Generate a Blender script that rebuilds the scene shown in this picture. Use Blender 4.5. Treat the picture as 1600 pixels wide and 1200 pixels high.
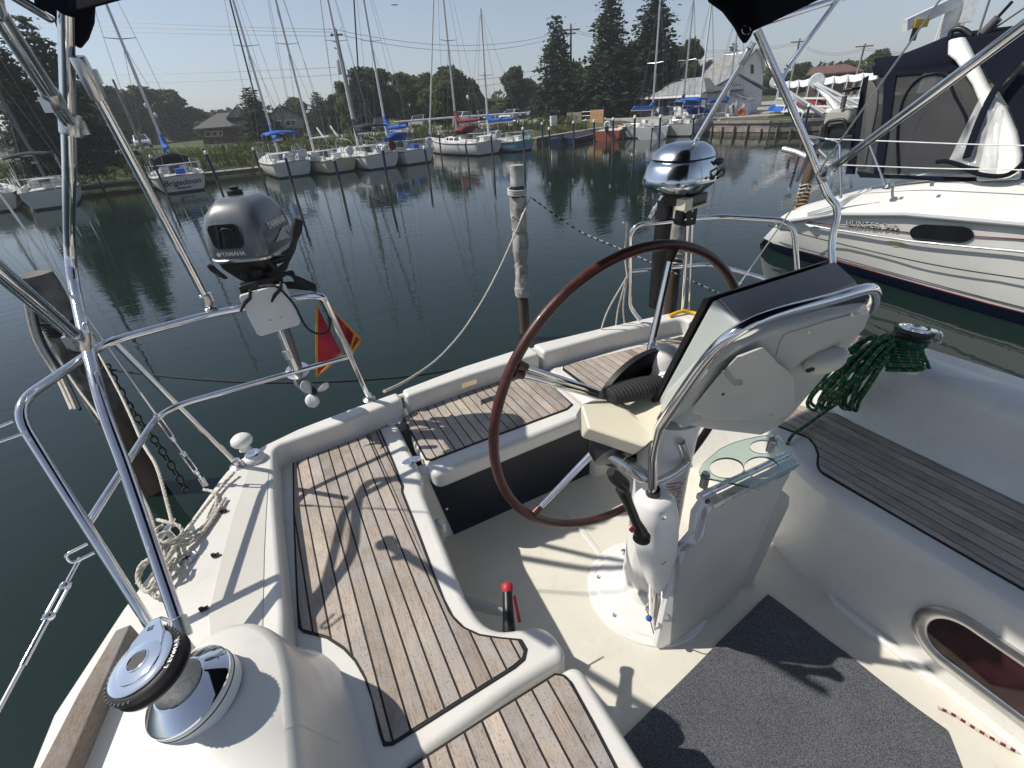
import bpy, math, random, bmesh
from mathutils import Vector, Matrix, noise
for _o in list(bpy.data.objects):
    bpy.data.objects.remove(_o)
SC = bpy.context.scene
COL = SC.collection
V = Vector
R = math.radians
rnd = random.Random(7)

# ---------------------------------------------------------------- camera, light, exposure
FPX, PITCH, ROLL, HEAD = 715.0, R(31.5), R(-4.3), R(25.8)
CAM = V((0, 0, 2.4))
_d = V((math.sin(HEAD)*math.cos(PITCH), math.cos(HEAD)*math.cos(PITCH), -math.sin(PITCH)))
_r = V((math.cos(HEAD), -math.sin(HEAD), 0)); _u = _r.cross(_d)
_r, _u = _r*math.cos(ROLL)+_u*math.sin(ROLL), -_r*math.sin(ROLL)+_u*math.cos(ROLL)
cam = bpy.data.cameras.new('camera'); camo = bpy.data.objects.new('camera', cam); COL.objects.link(camo)
cam.sensor_width = 36; cam.lens = 36*FPX/1600; cam.clip_start = .02; cam.clip_end = 6000
_m = Matrix((_r, _u, -_d)).transposed().to_4x4(); _m.translation = CAM
camo.matrix_world = _m
SC.camera = camo

SUN = V((-.735, .49, 1)).normalized()
w = bpy.data.worlds.new('World'); SC.world = w; w.use_nodes = True
nt = w.node_tree
bg = nt.nodes['Background']
sky = nt.nodes.new('ShaderNodeTexSky'); sky.sky_type = 'NISHITA'; sky.sun_disc = False
sky.sun_elevation = math.asin(SUN.z)
sky.sun_rotation = math.atan2(SUN.x, SUN.y)
sky.air_density = 1.0; sky.dust_density = .5; sky.ozone_density = 3.0; sky.altitude = 100
hs_ = nt.nodes.new('ShaderNodeHueSaturation'); hs_.inputs['Saturation'].default_value = .56; hs_.inputs['Value'].default_value = 1.0
tn_ = nt.nodes.new('ShaderNodeMixRGB'); tn_.blend_type = 'MULTIPLY'; tn_.inputs[0].default_value = 1; tn_.inputs[2].default_value = (.93, .98, 1.06, 1)
nt.links.new(sky.outputs[0], hs_.inputs['Color']); nt.links.new(hs_.outputs[0], tn_.inputs[1]); nt.links.new(tn_.outputs[0], bg.inputs[0]); bg.inputs[1].default_value = 0.10
sun = bpy.data.lights.new('sun', 'SUN'); sun.energy = 4.8; sun.angle = R(.6); sun.color = (1, .93, .83)
suno = bpy.data.objects.new('sun', sun); COL.objects.link(suno)
suno.rotation_euler = SUN.to_track_quat('Z', 'Y').to_euler()
SC.view_settings.view_transform = 'Standard'; SC.view_settings.look = 'None'
SC.view_settings.exposure = 0; SC.view_settings.gamma = 1
SC.view_settings.use_curve_mapping = False

# ---------------------------------------------------------------- the photograph's pixel grid to real points
def ray(u, v): return _r*((u-800)/FPX) - _u*((v-600)/FPX) + _d
def P(u, v, z): q = ray(u, v); return CAM + q*((z-CAM.z)/q.z)
def PY(u, v, y): q = ray(u, v); return CAM + q*(y/q.y)
def PX(u, v, x): q = ray(u, v); return CAM + q*(x/q.x)
def PD(u, v, dist): q = ray(u, v); return CAM + q*(dist/math.hypot(q.x, q.y))
def PO(u, v, p0, n):
    q = ray(u, v); n = V(n); return CAM + q*((V(p0)-CAM).dot(n)/q.dot(n))

# ---------------------------------------------------------------- materials
def nodes(name):
    m = bpy.data.materials.new(name); m.use_nodes = True
    t = m.node_tree
    return m, t, t.nodes['Principled BSDF']
def N(t, kind, **kw):
    n = t.nodes.new('ShaderNode'+kind)
    for k, v in kw.items():
        if k in n.inputs.keys() if isinstance(k, str) else False: n.inputs[k].default_value = v
        else: setattr(n, k, v)
    return n
def mat(name, col, rough=.5, metal=0, var=.12, scale=6, bump=0, bscale=200, coat=0, col2=None, spec=.5, detail=6, stretch=(1, 1, 1), trans=0, alpha=1, ior=1.45, objvar=0):
    m, t, b = nodes(name); L = t.links.new
    tc = N(t, 'TexCoord'); mp = N(t, 'Mapping'); mp.inputs['Scale'].default_value = stretch
    L(tc.outputs['Object'], mp.inputs[0])
    nz = N(t, 'TexNoise'); nz.inputs['Scale'].default_value = scale; nz.inputs['Detail'].default_value = detail
    L(mp.outputs[0], nz.inputs[0])
    cr = N(t, 'ValToRGB'); c = V(col)
    e = cr.color_ramp.elements; e[0].position = .3; e[1].position = .7
    lo = c*(1-var); hi = V(col2) if col2 else c*(1+var)
    e[0].color = (*[max(0, q) for q in lo], 1); e[1].color = (*[min(1, q) for q in hi], 1)
    L(nz.outputs[0], cr.inputs[0])
    out = cr.outputs[0]
    if objvar:
        oi = N(t, 'ObjectInfo'); hs = N(t, 'HueSaturation')
        mr = N(t, 'MapRange'); mr.inputs[3].default_value = 1-objvar; mr.inputs[4].default_value = 1+objvar
        L(oi.outputs['Random'], mr.inputs[0]); L(mr.outputs[0], hs.inputs['Value']); L(out, hs.inputs['Color']); out = hs.outputs[0]
    L(out, b.inputs['Base Color'])
    rr = N(t, 'MapRange'); rr.inputs[3].default_value = rough*.85; rr.inputs[4].default_value = min(1, rough*1.2)
    L(nz.outputs[0], rr.inputs[0]); L(rr.outputs[0], b.inputs['Roughness'])
    b.inputs['Metallic'].default_value = metal
    b.inputs['Specular IOR Level'].default_value = spec
    b.inputs['Coat Weight'].default_value = coat; b.inputs['Coat Roughness'].default_value = .08
    b.inputs['Transmission Weight'].default_value = trans; b.inputs['IOR'].default_value = ior
    b.inputs['Alpha'].default_value = alpha
    if bump:
        n2 = N(t, 'TexNoise'); n2.inputs['Scale'].default_value = bscale; n2.inputs['Detail'].default_value = 3
        L(mp.outputs[0], n2.inputs[0])
        bp = N(t, 'Bump'); bp.inputs['Strength'].default_value = bump; bp.inputs['Distance'].default_value = .002
        L(n2.outputs[0], bp.inputs['Height']); L(bp.outputs[0], b.inputs['Normal'])
    return m

M = {}
def add_gelcoat(name, col, rough, lines=False):
    """moulded gelcoat: faint mottling, small rain specks and grime; optional fine moulded non-slip ribs"""
    m, t, b = nodes(name); L = t.links.new
    tc = N(t, 'TexCoord')
    nz = N(t, 'TexNoise'); nz.inputs['Scale'].default_value = 3; nz.inputs['Detail'].default_value = 8; nz.inputs['Roughness'].default_value = .65
    L(tc.outputs['Object'], nz.inputs[0])
    cr = N(t, 'ValToRGB'); e = cr.color_ramp.elements; e[0].position = .3; e[1].position = .68
    c = V(col); e[0].color = (*(c*.88), 1); e[1].color = (*c, 1); L(nz.outputs[0], cr.inputs[0])
    sp = N(t, 'TexNoise'); sp.inputs['Scale'].default_value = 95; sp.inputs['Detail'].default_value = 2
    L(tc.outputs['Object'], sp.inputs[0])
    sr = N(t, 'ValToRGB'); e = sr.color_ramp.elements; e[0].position = .70; e[1].position = .78
    e[0].color = (0, 0, 0, 1); e[1].color = (.38, .38, .38, 1); L(sp.outputs[0], sr.inputs[0])
    mx = N(t, 'MixRGB'); mx.inputs[2].default_value = (.42, .40, .34, 1)
    L(sr.outputs[0], mx.inputs[0]); L(cr.outputs[0], mx.inputs[1])
    g2 = N(t, 'TexNoise'); g2.inputs['Scale'].default_value = 11; g2.inputs['Detail'].default_value = 9; g2.inputs['Roughness'].default_value = .8; g2.inputs['Distortion'].default_value = .8
    L(tc.outputs['Object'], g2.inputs[0]); gr_ = N(t, 'ValToRGB'); e = gr_.color_ramp.elements; e[0].position = .52; e[0].color = (0, 0, 0, 1); e[1].position = .78; e[1].color = (.5, .5, .5, 1); L(g2.outputs[0], gr_.inputs[0])
    m2 = N(t, 'MixRGB'); m2.inputs[2].default_value = (.50, .475, .41, 1); L(gr_.outputs[0], m2.inputs[0]); L(mx.outputs[0], m2.inputs[1]); L(m2.outputs[0], b.inputs['Base Color'])
    rr = N(t, 'MapRange'); rr.inputs[3].default_value = rough*.8; rr.inputs[4].default_value = min(1, rough*1.6); L(g2.outputs[0], rr.inputs[0]); L(rr.outputs[0], b.inputs['Roughness'])
    b.inputs['Coat Weight'].default_value = .25; b.inputs['Coat Roughness'].default_value = .12
    bp = N(t, 'Bump'); bp.inputs['Strength'].default_value = .25; bp.inputs['Distance'].default_value = .0012
    if lines:
        wv = N(t, 'TexWave'); wv.wave_type = 'BANDS'; wv.bands_direction = 'Y'; wv.inputs['Scale'].default_value = 75; wv.inputs['Distortion'].default_value = .3
        L(tc.outputs['Object'], wv.inputs[0]); L(wv.outputs[1], bp.inputs['Height']); bp.inputs['Strength'].default_value = 1
    else:
        n2 = N(t, 'TexNoise'); n2.inputs['Scale'].default_value = 60 if rough < .5 else 420; n2.inputs['Detail'].default_value = 3
        L(tc.outputs['Object'], n2.inputs[0]); L(n2.outputs[0], bp.inputs['Height'])
        if rough < .5: bp.inputs['Strength'].default_value = .06
    L(bp.outputs[0], b.inputs['Normal'])
    M[name] = m
add_gelcoat('gelcoat', (.74, .735, .70), .28)
add_gelcoat('gelcoat_cream', (.72, .69, .58), .35)
add_gelcoat('gelcoat_nonslip', (.72, .70, .62), .6)
add_gelcoat('gelcoat_ribbed', (.72, .71, .66), .55, True)

def teak(name, a, bcol, axis=(14, 1.0, 14)):
    m, t, b = nodes(name); L = t.links.new
    tc = N(t, 'TexCoord'); oi = N(t, 'ObjectInfo')
    ad = N(t, 'VectorMath'); ad.operation = 'ADD'
    sc = N(t, 'VectorMath'); sc.operation = 'SCALE'; sc.inputs['Scale'].default_value = 9
    cmb = N(t, 'CombineXYZ')
    for i in range(3): L(oi.outputs['Random'], cmb.inputs[i])
    L(cmb.outputs[0], sc.inputs[0]); L(tc.outputs['Object'], ad.inputs[0]); L(sc.outputs[0], ad.inputs[1])
    mp = N(t, 'Mapping'); mp.inputs['Scale'].default_value = axis; L(ad.outputs[0], mp.inputs[0])
    g = N(t, 'TexNoise'); g.inputs['Scale'].default_value = 18; g.inputs['Detail'].default_value = 9; g.inputs['Roughness'].default_value = .72
    L(mp.outputs[0], g.inputs[0])
    cr = N(t, 'ValToRGB'); e = cr.color_ramp.elements; e[0].position = .28; e[1].position = .66
    e[0].color = (*a, 1); e[1].color = (*bcol, 1)
    k = cr.color_ramp.elements.new(.45); k.color = (*((V(a)*.35+V(bcol)*.65)), 1)
    L(g.outputs[0], cr.inputs[0])
    big = N(t, 'TexNoise'); big.inputs['Scale'].default_value = 5; big.inputs['Detail'].default_value = 5; L(ad.outputs[0], big.inputs[0])
    br = N(t, 'MapRange'); br.inputs[1].default_value = .3; br.inputs[2].default_value = .7; br.inputs[3].default_value = .72; br.inputs[4].default_value = 1.18
    L(big.outputs[0], br.inputs[0])
    orr = N(t, 'MapRange'); orr.inputs[3].default_value = .78; orr.inputs[4].default_value = 1.20; L(oi.outputs['Random'], orr.inputs[0])
    mu = N(t, 'Math'); mu.operation = 'MULTIPLY'; L(br.outputs[0], mu.inputs[0]); L(orr.outputs[0], mu.inputs[1])
    hs = N(t, 'HueSaturation'); L(mu.outputs[0], hs.inputs['Value']); L(cr.outputs[0], hs.inputs['Color'])
    gp_ = N(t, 'TexNoise'); gp_.inputs['Scale'].default_value = 9; gp_.inputs['Detail'].default_value = 7; gp_.inputs['Roughness'].default_value = .7; L(ad.outputs[0], gp_.inputs[0])
    gq = N(t, 'ValToRGB'); e = gq.color_ramp.elements; e[0].position = .45; e[0].color = (0, 0, 0, 1); e[1].position = .65; e[1].color = (.75, .75, .75, 1); L(gp_.outputs[0], gq.inputs[0])
    gm = N(t, 'MixRGB'); gm.inputs[2].default_value = (*[(V(bcol).x+V(bcol).y+V(bcol).z)/3*.86]*3, 1); L(gq.outputs[0], gm.inputs[0]); L(hs.outputs[0], gm.inputs[1])
    # tiny dark pores drawn out along the grain
    mp2 = N(t, 'Mapping'); mp2.inputs['Scale'].default_value = (axis[0]*1.0, axis[1]*8 if axis[1] < axis[0] else axis[1], axis[2]); L(ad.outputs[0], mp2.inputs[0])
    po = N(t, 'TexNoise'); po.inputs['Scale'].default_value = 22; po.inputs['Detail'].default_value = 3; L(mp2.outputs[0], po.inputs[0])
    pr_ = N(t, 'ValToRGB'); e = pr_.color_ramp.elements; e[0].position = .6; e[0].color = (0, 0, 0, 1); e[1].position = .68; e[1].color = (.65, .65, .65, 1); L(po.outputs[0], pr_.inputs[0])
    mx = N(t, 'MixRGB'); mx.inputs[2].default_value = (.07, .045, .028, 1); L(pr_.outputs[0], mx.inputs[0]); L(gm.outputs[0], mx.inputs[1])
    L(mx.outputs[0], b.inputs['Base Color']); b.inputs['Roughness'].default_value = .72; b.inputs['Specular IOR Level'].default_value = .3
    bp = N(t, 'Bump'); bp.inputs['Strength'].default_value = .55; bp.inputs['Distance'].default_value = .0015
    L(g.outputs[0], bp.inputs['Height']); L(bp.outputs[0], b.inputs['Normal'])
    M[name] = m
teak('teak', (.17, .125, .098), (.51, .44, .375))
teak('teak_rail', (.10, .08, .062), (.32, .26, .21), (9, 2, 9))
M['teak_dark'] = M['teak']
M['caulk'] = mat('caulk', (.012, .012, .012), .6)
M['steel'] = mat('steel', (.76, .76, .78), .10, 1, .04, 30, col2=(.80, .80, .81))
M['steel_satin'] = mat('steel_satin', (.62, .62, .62), .28, 1, .08, 30)
M['chrome'] = mat('chrome', (.88, .9, .93), .04, 1, .01, 10)
M['cast'] = mat('cast', (.42, .42, .41), .5, .85, .2, 120, bump=.6, bscale=260)
M['black'] = mat('black', (.012, .012, .013), .38, 0, .2, 20)
M['rubber'] = mat('rubber', (.02, .02, .022), .7, 0, .2, 60, bump=.2)
M['navy'] = mat('navy', (.006, .008, .016), .9, 0, .25, 40, bump=.5, bscale=900, spec=.12)
M['navypanel'] = mat('navypanel', (.006, .009, .022), .45, 0, .2, 12)
M['grey_plastic'] = mat('grey_plastic', (.40, .42, .40), .35, 0, .05, 8)
M['pod'] = mat('pod', (.52, .53, .50), .32, 0, .05, 5)
M['poddark'] = mat('poddark', (.29, .295, .295), .33, 0, .1, 6, bump=.1, bscale=500)
M['podside'] = mat('podside', (.42, .46, .45), .42, 0, .05, 8)
M['cream'] = mat('cream', (.66, .63, .50), .4, 0, .06, 7)
M['white'] = mat('white', (.76, .76, .75), .32, 0, .05, 6)
M['tablegrey'] = mat('tablegrey', (.47, .465, .45), .4, 0, .08, 5)
M['whiteplate'] = mat('whiteplate', (.68, .70, .71), .4, 0, .05, 9)
M['wheelred'] = mat('wheelred', (.062, .015, .012), .42, 0, .3, 30, bump=.25, bscale=90, coat=.12)
M['red'] = mat('red', (.42, .03, .04), .5)
M['redflag'] = mat('redflag', (.42, .03, .06), .75, 0, .15, 12)
M['yellow'] = mat('yellow', (.62, .33, .03), .7)
M['rope'] = mat('rope', (.56, .53, .46), .85, 0, .25, 90, bump=1, bscale=300)
M['ropegreen'] = mat('ropegreen', (.010, .095, .048), .8, 0, .5, 60, bump=1, bscale=300)
M['ropedark'] = mat('ropedark', (.03, .035, .035), .85, 0, .3, 90)
M['motor'] = mat('motor', (.12, .14, .155), .3, 0, .06, 8, coat=.5)
M['motorsilver'] = mat('motorsilver', (.60, .65, .70), .16, 1, .05, 6)
M['glass_green'] = mat('glass_green', (.70, .86, .82), .03, 0, .02, 4, trans=.95, ior=1.45)
M['window_dark'] = mat('window_dark', (.012, .013, .016), .06, 0, .3, 4)
M['portlight'] = mat('portlight', (.030, .010, .013), .08, 0, .6, 7)
M['vinyl'] = mat('vinyl', (.80, .82, .83), .06, 0, .1, 4, alpha=.42)
M['smoke_vinyl'] = mat('smoke_vinyl', (.05, .05, .05), .08, 0, .1, 4, alpha=.62)
M['seat_canvas'] = mat('seat_canvas', (.33, .335, .33), .7, 0, .12, 5)
M['bluecover'] = mat('bluecover', (.012, .10, .42), .75, 0, .2, 12, bump=.5, bscale=40)
M['redcover'] = mat('redcover', (.16, .02, .025), .8, 0, .2, 12)
M['darkcover'] = mat('darkcover', (.015, .018, .035), .85, 0, .2, 12)
M['hullwhite'] = mat('hullwhite', (.66, .66, .63), .35, 0, .10, 1.2)
M['hullcream'] = mat('hullcream', (.58, .52, .38), .4, 0, .10, 1.2)
M['hullblue'] = mat('hullblue', (.24, .42, .50), .35, 0, .08, 1.2)
M['hullnavy'] = mat('hullnavy', (.012, .022, .075), .35, 0, .08, 1.2)
M['hullorange'] = mat('hullorange', (.40, .115, .065), .4, 0, .08, 1.2)
M['antifoul'] = mat('antifoul', (.015, .02, .03), .6)
M['alu'] = mat('alu', (.58, .59, .60), .42, .7, .05, 3)
M['mastwhite'] = mat('mastwhite', (.70, .70, .70), .4)
M['mastblue'] = mat('mastblue', (.012, .027, .08), .6)
M['mastdark'] = mat('mastdark', (.10, .10, .11), .45)
M['wire'] = mat('wire', (.22, .22, .22), .4, .6)
M['concrete'] = mat('concrete', (.34, .32, .28), .9, 0, .25, 2, bump=.5, bscale=10)
M['oldwood'] = mat('oldwood', (.115, .092, .072), .9, 0, .4, 6, bump=.9, bscale=30, stretch=(1, 1, .12))
M['greywood'] = mat('greywood', (.24, .22, .19), .9, 0, .3, 3, bump=.4, bscale=20)
M['tanwood'] = mat('tanwood', (.45, .27, .13), .85, 0, .15, 3)
M['lens'] = mat('lens', (.70, .72, .72), .2)
M['tyre'] = mat('tyre', (.015, .015, .015), .85)
M['carglass'] = mat('carglass', (.02, .025, .03), .06)
M['brass'] = mat('brass', (.38, .30, .16), .5, .3)
M['fleck'] = mat('fleck', (.42, .34, .12), .8)
M['yellowline'] = mat('yellowline', (.70, .42, .02), .6)
def carpaint(name, c): M[name] = mat(name, c, .25, 0, .03, 2, coat=.8)
carpaint('car_white', (.68, .69, .70)); carpaint('car_grey', (.16, .17, .18)); carpaint('car_dark', (.025, .028, .032))
carpaint('car_tan', (.36, .34, .29)); carpaint('car_silver', (.42, .44, .45)); carpaint('car_blue', (.04, .07, .13))

# ---------------------------------------------------------------- objects
ORG = {}
def _link(o, parent, origin):
    COL.objects.link(o); ORG[o.name] = V(origin)
    if parent is not None:
        o.parent = parent; o.location = V(origin)-ORG[parent.name]
    else: o.location = origin
    return o
def tag(o, label=None, cat=None, group=None, kind=None):
    if label: o['label'] = label
    if cat: o['category'] = cat
    if group: o['group'] = group
    if kind: o['kind'] = kind
    return o
def thing(name, label, cat, loc=(0, 0, 0), group=None, rz=0):
    o = bpy.data.objects.new(name, None); o.empty_display_size = .1
    _link(o, None, loc); o.rotation_euler.z = rz
    return tag(o, label, cat, group)
def copy_tree(o, parent=None):
    c = o.copy(); COL.objects.link(c); c.parent = parent
    for ch in list(o.children): copy_tree(ch, c)
    return c

class MB:
    def __init__(s): s.v = []; s.f = []; s.mi = []; s.cur = 0
    def add(s, vs, fs):
        b = len(s.v); s.v += [tuple(q) for q in vs]
        for f in fs: s.f.append(tuple(i+b for i in f)); s.mi.append(s.cur)
        return s
    def box(s, c, size, rz=0, rot=None):
        c = V(c); h = V(size)/2; m = rot if rot is not None else Matrix.Rotation(rz, 3, 'Z')
        vs = [c+m @ V((x*h.x, y*h.y, z*h.z)) for x in (-1, 1) for y in (-1, 1) for z in (-1, 1)]
        return s.add(vs, [(0, 1, 3, 2), (4, 6, 7, 5), (0, 4, 5, 1), (2, 3, 7, 6), (0, 2, 6, 4), (1, 5, 7, 3)])
    def beam(s, a, b, w, h, up=(0, 0, 1)):
        a = V(a); b = V(b); d = (b-a).normalized(); x = d.cross(V(up)).normalized(); y = x.cross(d)
        vs = [p+x*(i*w/2)+y*(j*h/2) for p in (a, b) for i, j in ((-1, -1), (1, -1), (1, 1), (-1, 1))]
        return s.add(vs, [(0, 1, 2, 3), (7, 6, 5, 4), (0, 4, 5, 1), (1, 5, 6, 2), (2, 6, 7, 3), (3, 7, 4, 0)])
    def prism(s, poly, z0, z1):
        n = len(poly)
        vs = [(p[0], p[1], z0) for p in poly]+[(p[0], p[1], z1) for p in poly]
        a = sum(poly[i][0]*poly[(i+1) % n][1]-poly[(i+1) % n][0]*poly[i][1] for i in range(n))
        fs = [tuple(range(n, 2*n)), tuple(range(n-1, -1, -1))]+[(i, (i+1) % n, (i+1) % n+n, i+n) for i in range(n)]
        if a < 0: fs = [tuple(reversed(f)) for f in fs]
        return s.add(vs, fs)
    def slab(s, pts, off):
        """a 3D polygon given its own thickness along off"""
        pts = [V(p) for p in pts]; off = V(off); n = len(pts)
        nn = V((0, 0, 0))
        for i in range(n): nn += pts[i].cross(pts[(i+1) % n])
        fs = [tuple(range(n-1, -1, -1)), tuple(range(n, 2*n))]+[(i, (i+1) % n, (i+1) % n+n, i+n) for i in range(n)]
        if nn.dot(off) < 0: fs = [tuple(reversed(f)) for f in fs]
        return s.add(pts+[p+off for p in pts], fs)
    def tube(s, pts, r, seg=12, cap=True, closed=False, flat=1.0):
        pts = [V(p) for p in pts]; n = len(pts)
        rs = r if isinstance(r, (list, tuple)) else [r]*n
        T = []
        for i in range(n):
            if closed: t = pts[(i+1) % n]-pts[i-1]
            else: t = pts[min(i+1, n-1)]-pts[max(i-1, 0)]
            T.append(t.normalized() if t.length > 1e-9 else V((0, 0, 1)))
        ref = V((0, 0, 1)) if abs(T[0].z) < .9 else V((1, 0, 0))
        x = T[0].cross(ref).normalized(); vs = []
        for i in range(n):
            x = (x-T[i]*x.dot(T[i]));
            x = x.normalized() if x.length > 1e-6 else T[i].orthogonal().normalized()
            y = T[i].cross(x)
            for k in range(seg):
                a = 2*math.pi*k/seg
                vs.append(pts[i]+(x*math.cos(a)+y*math.sin(a)*flat)*rs[i])
        fs = []
        m = n if closed else n-1
        for i in range(m):
            j = (i+1) % n
            for k in range(seg):
                fs.append((i*seg+k, i*seg+(k+1) % seg, j*seg+(k+1) % seg, j*seg+k))
        if cap and not closed: fs += [tuple(range(seg-1, -1, -1)), tuple(range((n-1)*seg, n*seg))]
        return s.add(vs, fs)
    def lathe(s, prof, origin=(0, 0, 0), axis=(0, 0, 1), seg=32, xref=None):
        ax = V(axis).normalized(); x = (V(xref) if xref else ax.orthogonal()); x = (x-ax*x.dot(ax)).normalized(); y = ax.cross(x); o = V(origin)
        vs = []; fs = []
        for r, h in prof:
            for k in range(seg):
                a = 2*math.pi*k/seg; vs.append(o+ax*h+(x*math.cos(a)+y*math.sin(a))*r)
        for i in range(len(prof)-1):
            for k in range(seg): fs.append((i*seg+k, i*seg+(k+1) % seg, (i+1)*seg+(k+1) % seg, (i+1)*seg+k))
        if prof[0][0] > 1e-5: fs.append(tuple(range(seg-1, -1, -1)))
        if prof[-1][0] > 1e-5: fs.append(tuple(range((len(prof)-1)*seg, len(prof)*seg)))
        return s.add(vs, fs)
    def loft(s, rings, cap=True, closed=True):
        n = len(rings[0]); vs = [p for r_ in rings for p in r_]; fs = []
        for i in range(len(rings)-1):
            for k in range(n if closed else n-1):
                fs.append((i*n+k, i*n+(k+1) % n, (i+1)*n+(k+1) % n, (i+1)*n+k))
        if cap and closed: fs += [tuple(range(n-1, -1, -1)), tuple(range((len(rings)-1)*n, len(rings)*n))]
        return s.add(vs, fs)
    def sphere(s, c, r, seg=16, rings=10, sc=(1, 1, 1), rot=None):
        c = V(c); vs = []; fs = []
        for i in range(rings+1):
            a = math.pi*i/rings
            for k in range(seg):
                b = 2*math.pi*k/seg
                q = V((math.sin(a)*math.cos(b)*sc[0], math.sin(a)*math.sin(b)*sc[1], math.cos(a)*sc[2]))*r
                vs.append(c+(rot @ q if rot is not None else q))
        for i in range(rings):
            for k in range(seg): fs.append((i*seg+k, (i+1)*seg+k, (i+1)*seg+(k+1) % seg, i*seg+(k+1) % seg))
        return s.add(vs, fs)
    def mesh(s, name, mats, smooth=None, origin=(0, 0, 0)):
        o = V(origin)
        me = bpy.data.meshes.new(name)
        me.from_pydata([tuple(V(q)-o) for q in s.v], [], s.f)
        mats = mats if isinstance(mats, (list, tuple)) else [mats]
        for m in mats: me.materials.append(M[m] if isinstance(m, str) else m)
        if len(mats) > 1: me.polygons.foreach_set('material_index', s.mi)
        me.validate()
        if smooth is not None:
            me.polygons.foreach_set('use_smooth', [True]*len(me.polygons))
            me.update()
            if smooth < 170: me.set_sharp_from_angle(angle=R(smooth))
        me.update(); return me
    def obj(s, name, mats, parent=None, smooth=35, origin=None, bevel=0, segs=3, fix=False, label=None, subsurf=0, local=False):
        if origin is None:
            if parent is not None: origin = ORG[parent.name]
            else: origin = V((sum(q[0] for q in s.v)/len(s.v), sum(q[1] for q in s.v)/len(s.v), min(q[2] for q in s.v)))
        if local: me = s.mesh(name, mats, smooth)
        else: me = s.mesh(name, mats, smooth, origin)
        if fix:
            bm = bmesh.new(); bm.from_mesh(me); bmesh.ops.remove_doubles(bm, verts=bm.verts, dist=1e-5)
            bmesh.ops.recalc_face_normals(bm, faces=bm.faces); bm.to_mesh(me); bm.free()
        o = bpy.data.objects.new(name, me); _link(o, parent, ORG[parent.name] if local and parent is not None else origin)
        if bevel:
            b = o.modifiers.new('bevel', 'BEVEL'); b.width = bevel; b.segments = segs; b.limit_method = 'ANGLE'; b.angle_limit = R(32); b.harden_normals = False
            me.polygons.foreach_set('use_smooth', [True]*len(me.polygons))
            wn = o.modifiers.new('wn', 'WEIGHTED_NORMAL'); wn.keep_sharp = True
        if subsurf:
            q = o.modifiers.new('s', 'SUBSURF'); q.levels = q.render_levels = subsurf
        if label: o['label'] = label
        return o

def smoothpath(pts, n=8):
    """Catmull-Rom through the points"""
    pts = [V(p) for p in pts]; out = []
    for i in range(len(pts)-1):
        a = pts[max(i-1, 0)]; b = pts[i]; c = pts[i+1]; d = pts[min(i+2, len(pts)-1)]
        for k in range(n):
            t = k/n
            out.append(.5*((2*b)+(c-a)*t+(2*a-5*b+4*c-d)*t*t+(3*b-a-3*c+d)*t**3))
    out.append(pts[-1]); return out
def bend(pts, rad=.05, n=7):
    """straight runs with rounded elbows"""
    pts = [V(p) for p in pts]; out = [pts[0]]
    for i in range(1, len(pts)-1):
        a, b, c = pts[i-1], pts[i], pts[i+1]
        da = (a-b); dc = (c-b); r_ = min(rad, da.length*.45, dc.length*.45)
        p0 = b+da.normalized()*r_; p1 = b+dc.normalized()*r_
        for k in range(n+1):
            t = k/n; out.append(p0*(1-t)**2+b*2*t*(1-t)+p1*t*t)
    out.append(pts[-1]); return out
def sag(a, b, d, n=16):
    a = V(a); b = V(b)
    return [a.lerp(b, i/n)-V((0, 0, 4*d*(i/n)*(1-i/n))) for i in range(n+1)]
def tubeobj(name, pts, r, m, parent=None, seg=12, **k):
    return MB().tube(pts, r, seg).obj(name, m, parent, smooth=50, **k)
def text_mesh(name, body, size, m, parent, mat4, extrude=.0008, bold=0, shear=0, spacing=1.0):
    cu = bpy.data.curves.new(name, 'FONT'); cu.body = body; cu.size = size; cu.extrude = extrude; cu.offset = bold
    cu.shear = shear; cu.align_x = 'CENTER'; cu.align_y = 'CENTER'; cu.resolution_u = 3; cu.space_character = spacing
    to = bpy.data.objects.new(name, cu); COL.objects.link(to)
    dg = bpy.context.evaluated_depsgraph_get(); me = bpy.data.meshes.new_from_object(to.evaluated_get(dg))
    COL.objects.unlink(to); bpy.data.objects.remove(to)
    mm = mat4.copy(); mm.translation = mm.translation-(ORG[parent.name] if parent is not None else V((0, 0, 0)))
    me.transform(mm); me.materials.clear(); me.materials.append(M[m] if isinstance(m, str) else m)
    o = bpy.data.objects.new(name, me); _link(o, parent, ORG[parent.name] if parent is not None else (0, 0, 0)); return o
def frame(origin, xdir, ydir):
    x = V(xdir).normalized(); y = V(ydir); y = (y-x*y.dot(x)).normalized(); z = x.cross(y)
    m = Matrix((x, y, z)).transposed().to_4x4(); m.translation = V(origin); return m
def clip(poly, a, b, c):
    """keep the side a*x+b*y<=c"""
    out = []
    for i in range(len(poly)):
        p, q = poly[i], poly[(i+1) % len(poly)]
        dp = a*p[0]+b*p[1]-c; dq = a*q[0]+b*q[1]-c
        if dp <= 0: out.append(p)
        if dp*dq < 0:
            t = dp/(dp-dq); out.append((p[0]+(q[0]-p[0])*t, p[1]+(q[1]-p[1])*t))
    return out
def offset(poly, d):
    n = len(poly); a = sum(poly[i][0]*poly[(i+1) % n][1]-poly[(i+1) % n][0]*poly[i][1] for i in range(n)); sg = 1 if a > 0 else -1
    out = []
    for i in range(n):
        p0, p1, p2 = V(poly[i-1]).to_2d(), V(poly[i]).to_2d(), V(poly[(i+1) % n]).to_2d()
        e1 = (p1-p0).normalized(); e2 = (p2-p1).normalized()
        n1 = V((e1.y, -e1.x))*sg; n2 = V((e2.y, -e2.x))*sg; m = n1+n2
        m = m/max(.4, m.length_squared/2) if m.length > 1e-6 else n1
        out.append((p1.x+m.x*d, p1.y+m.y*d))
    return out
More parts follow.
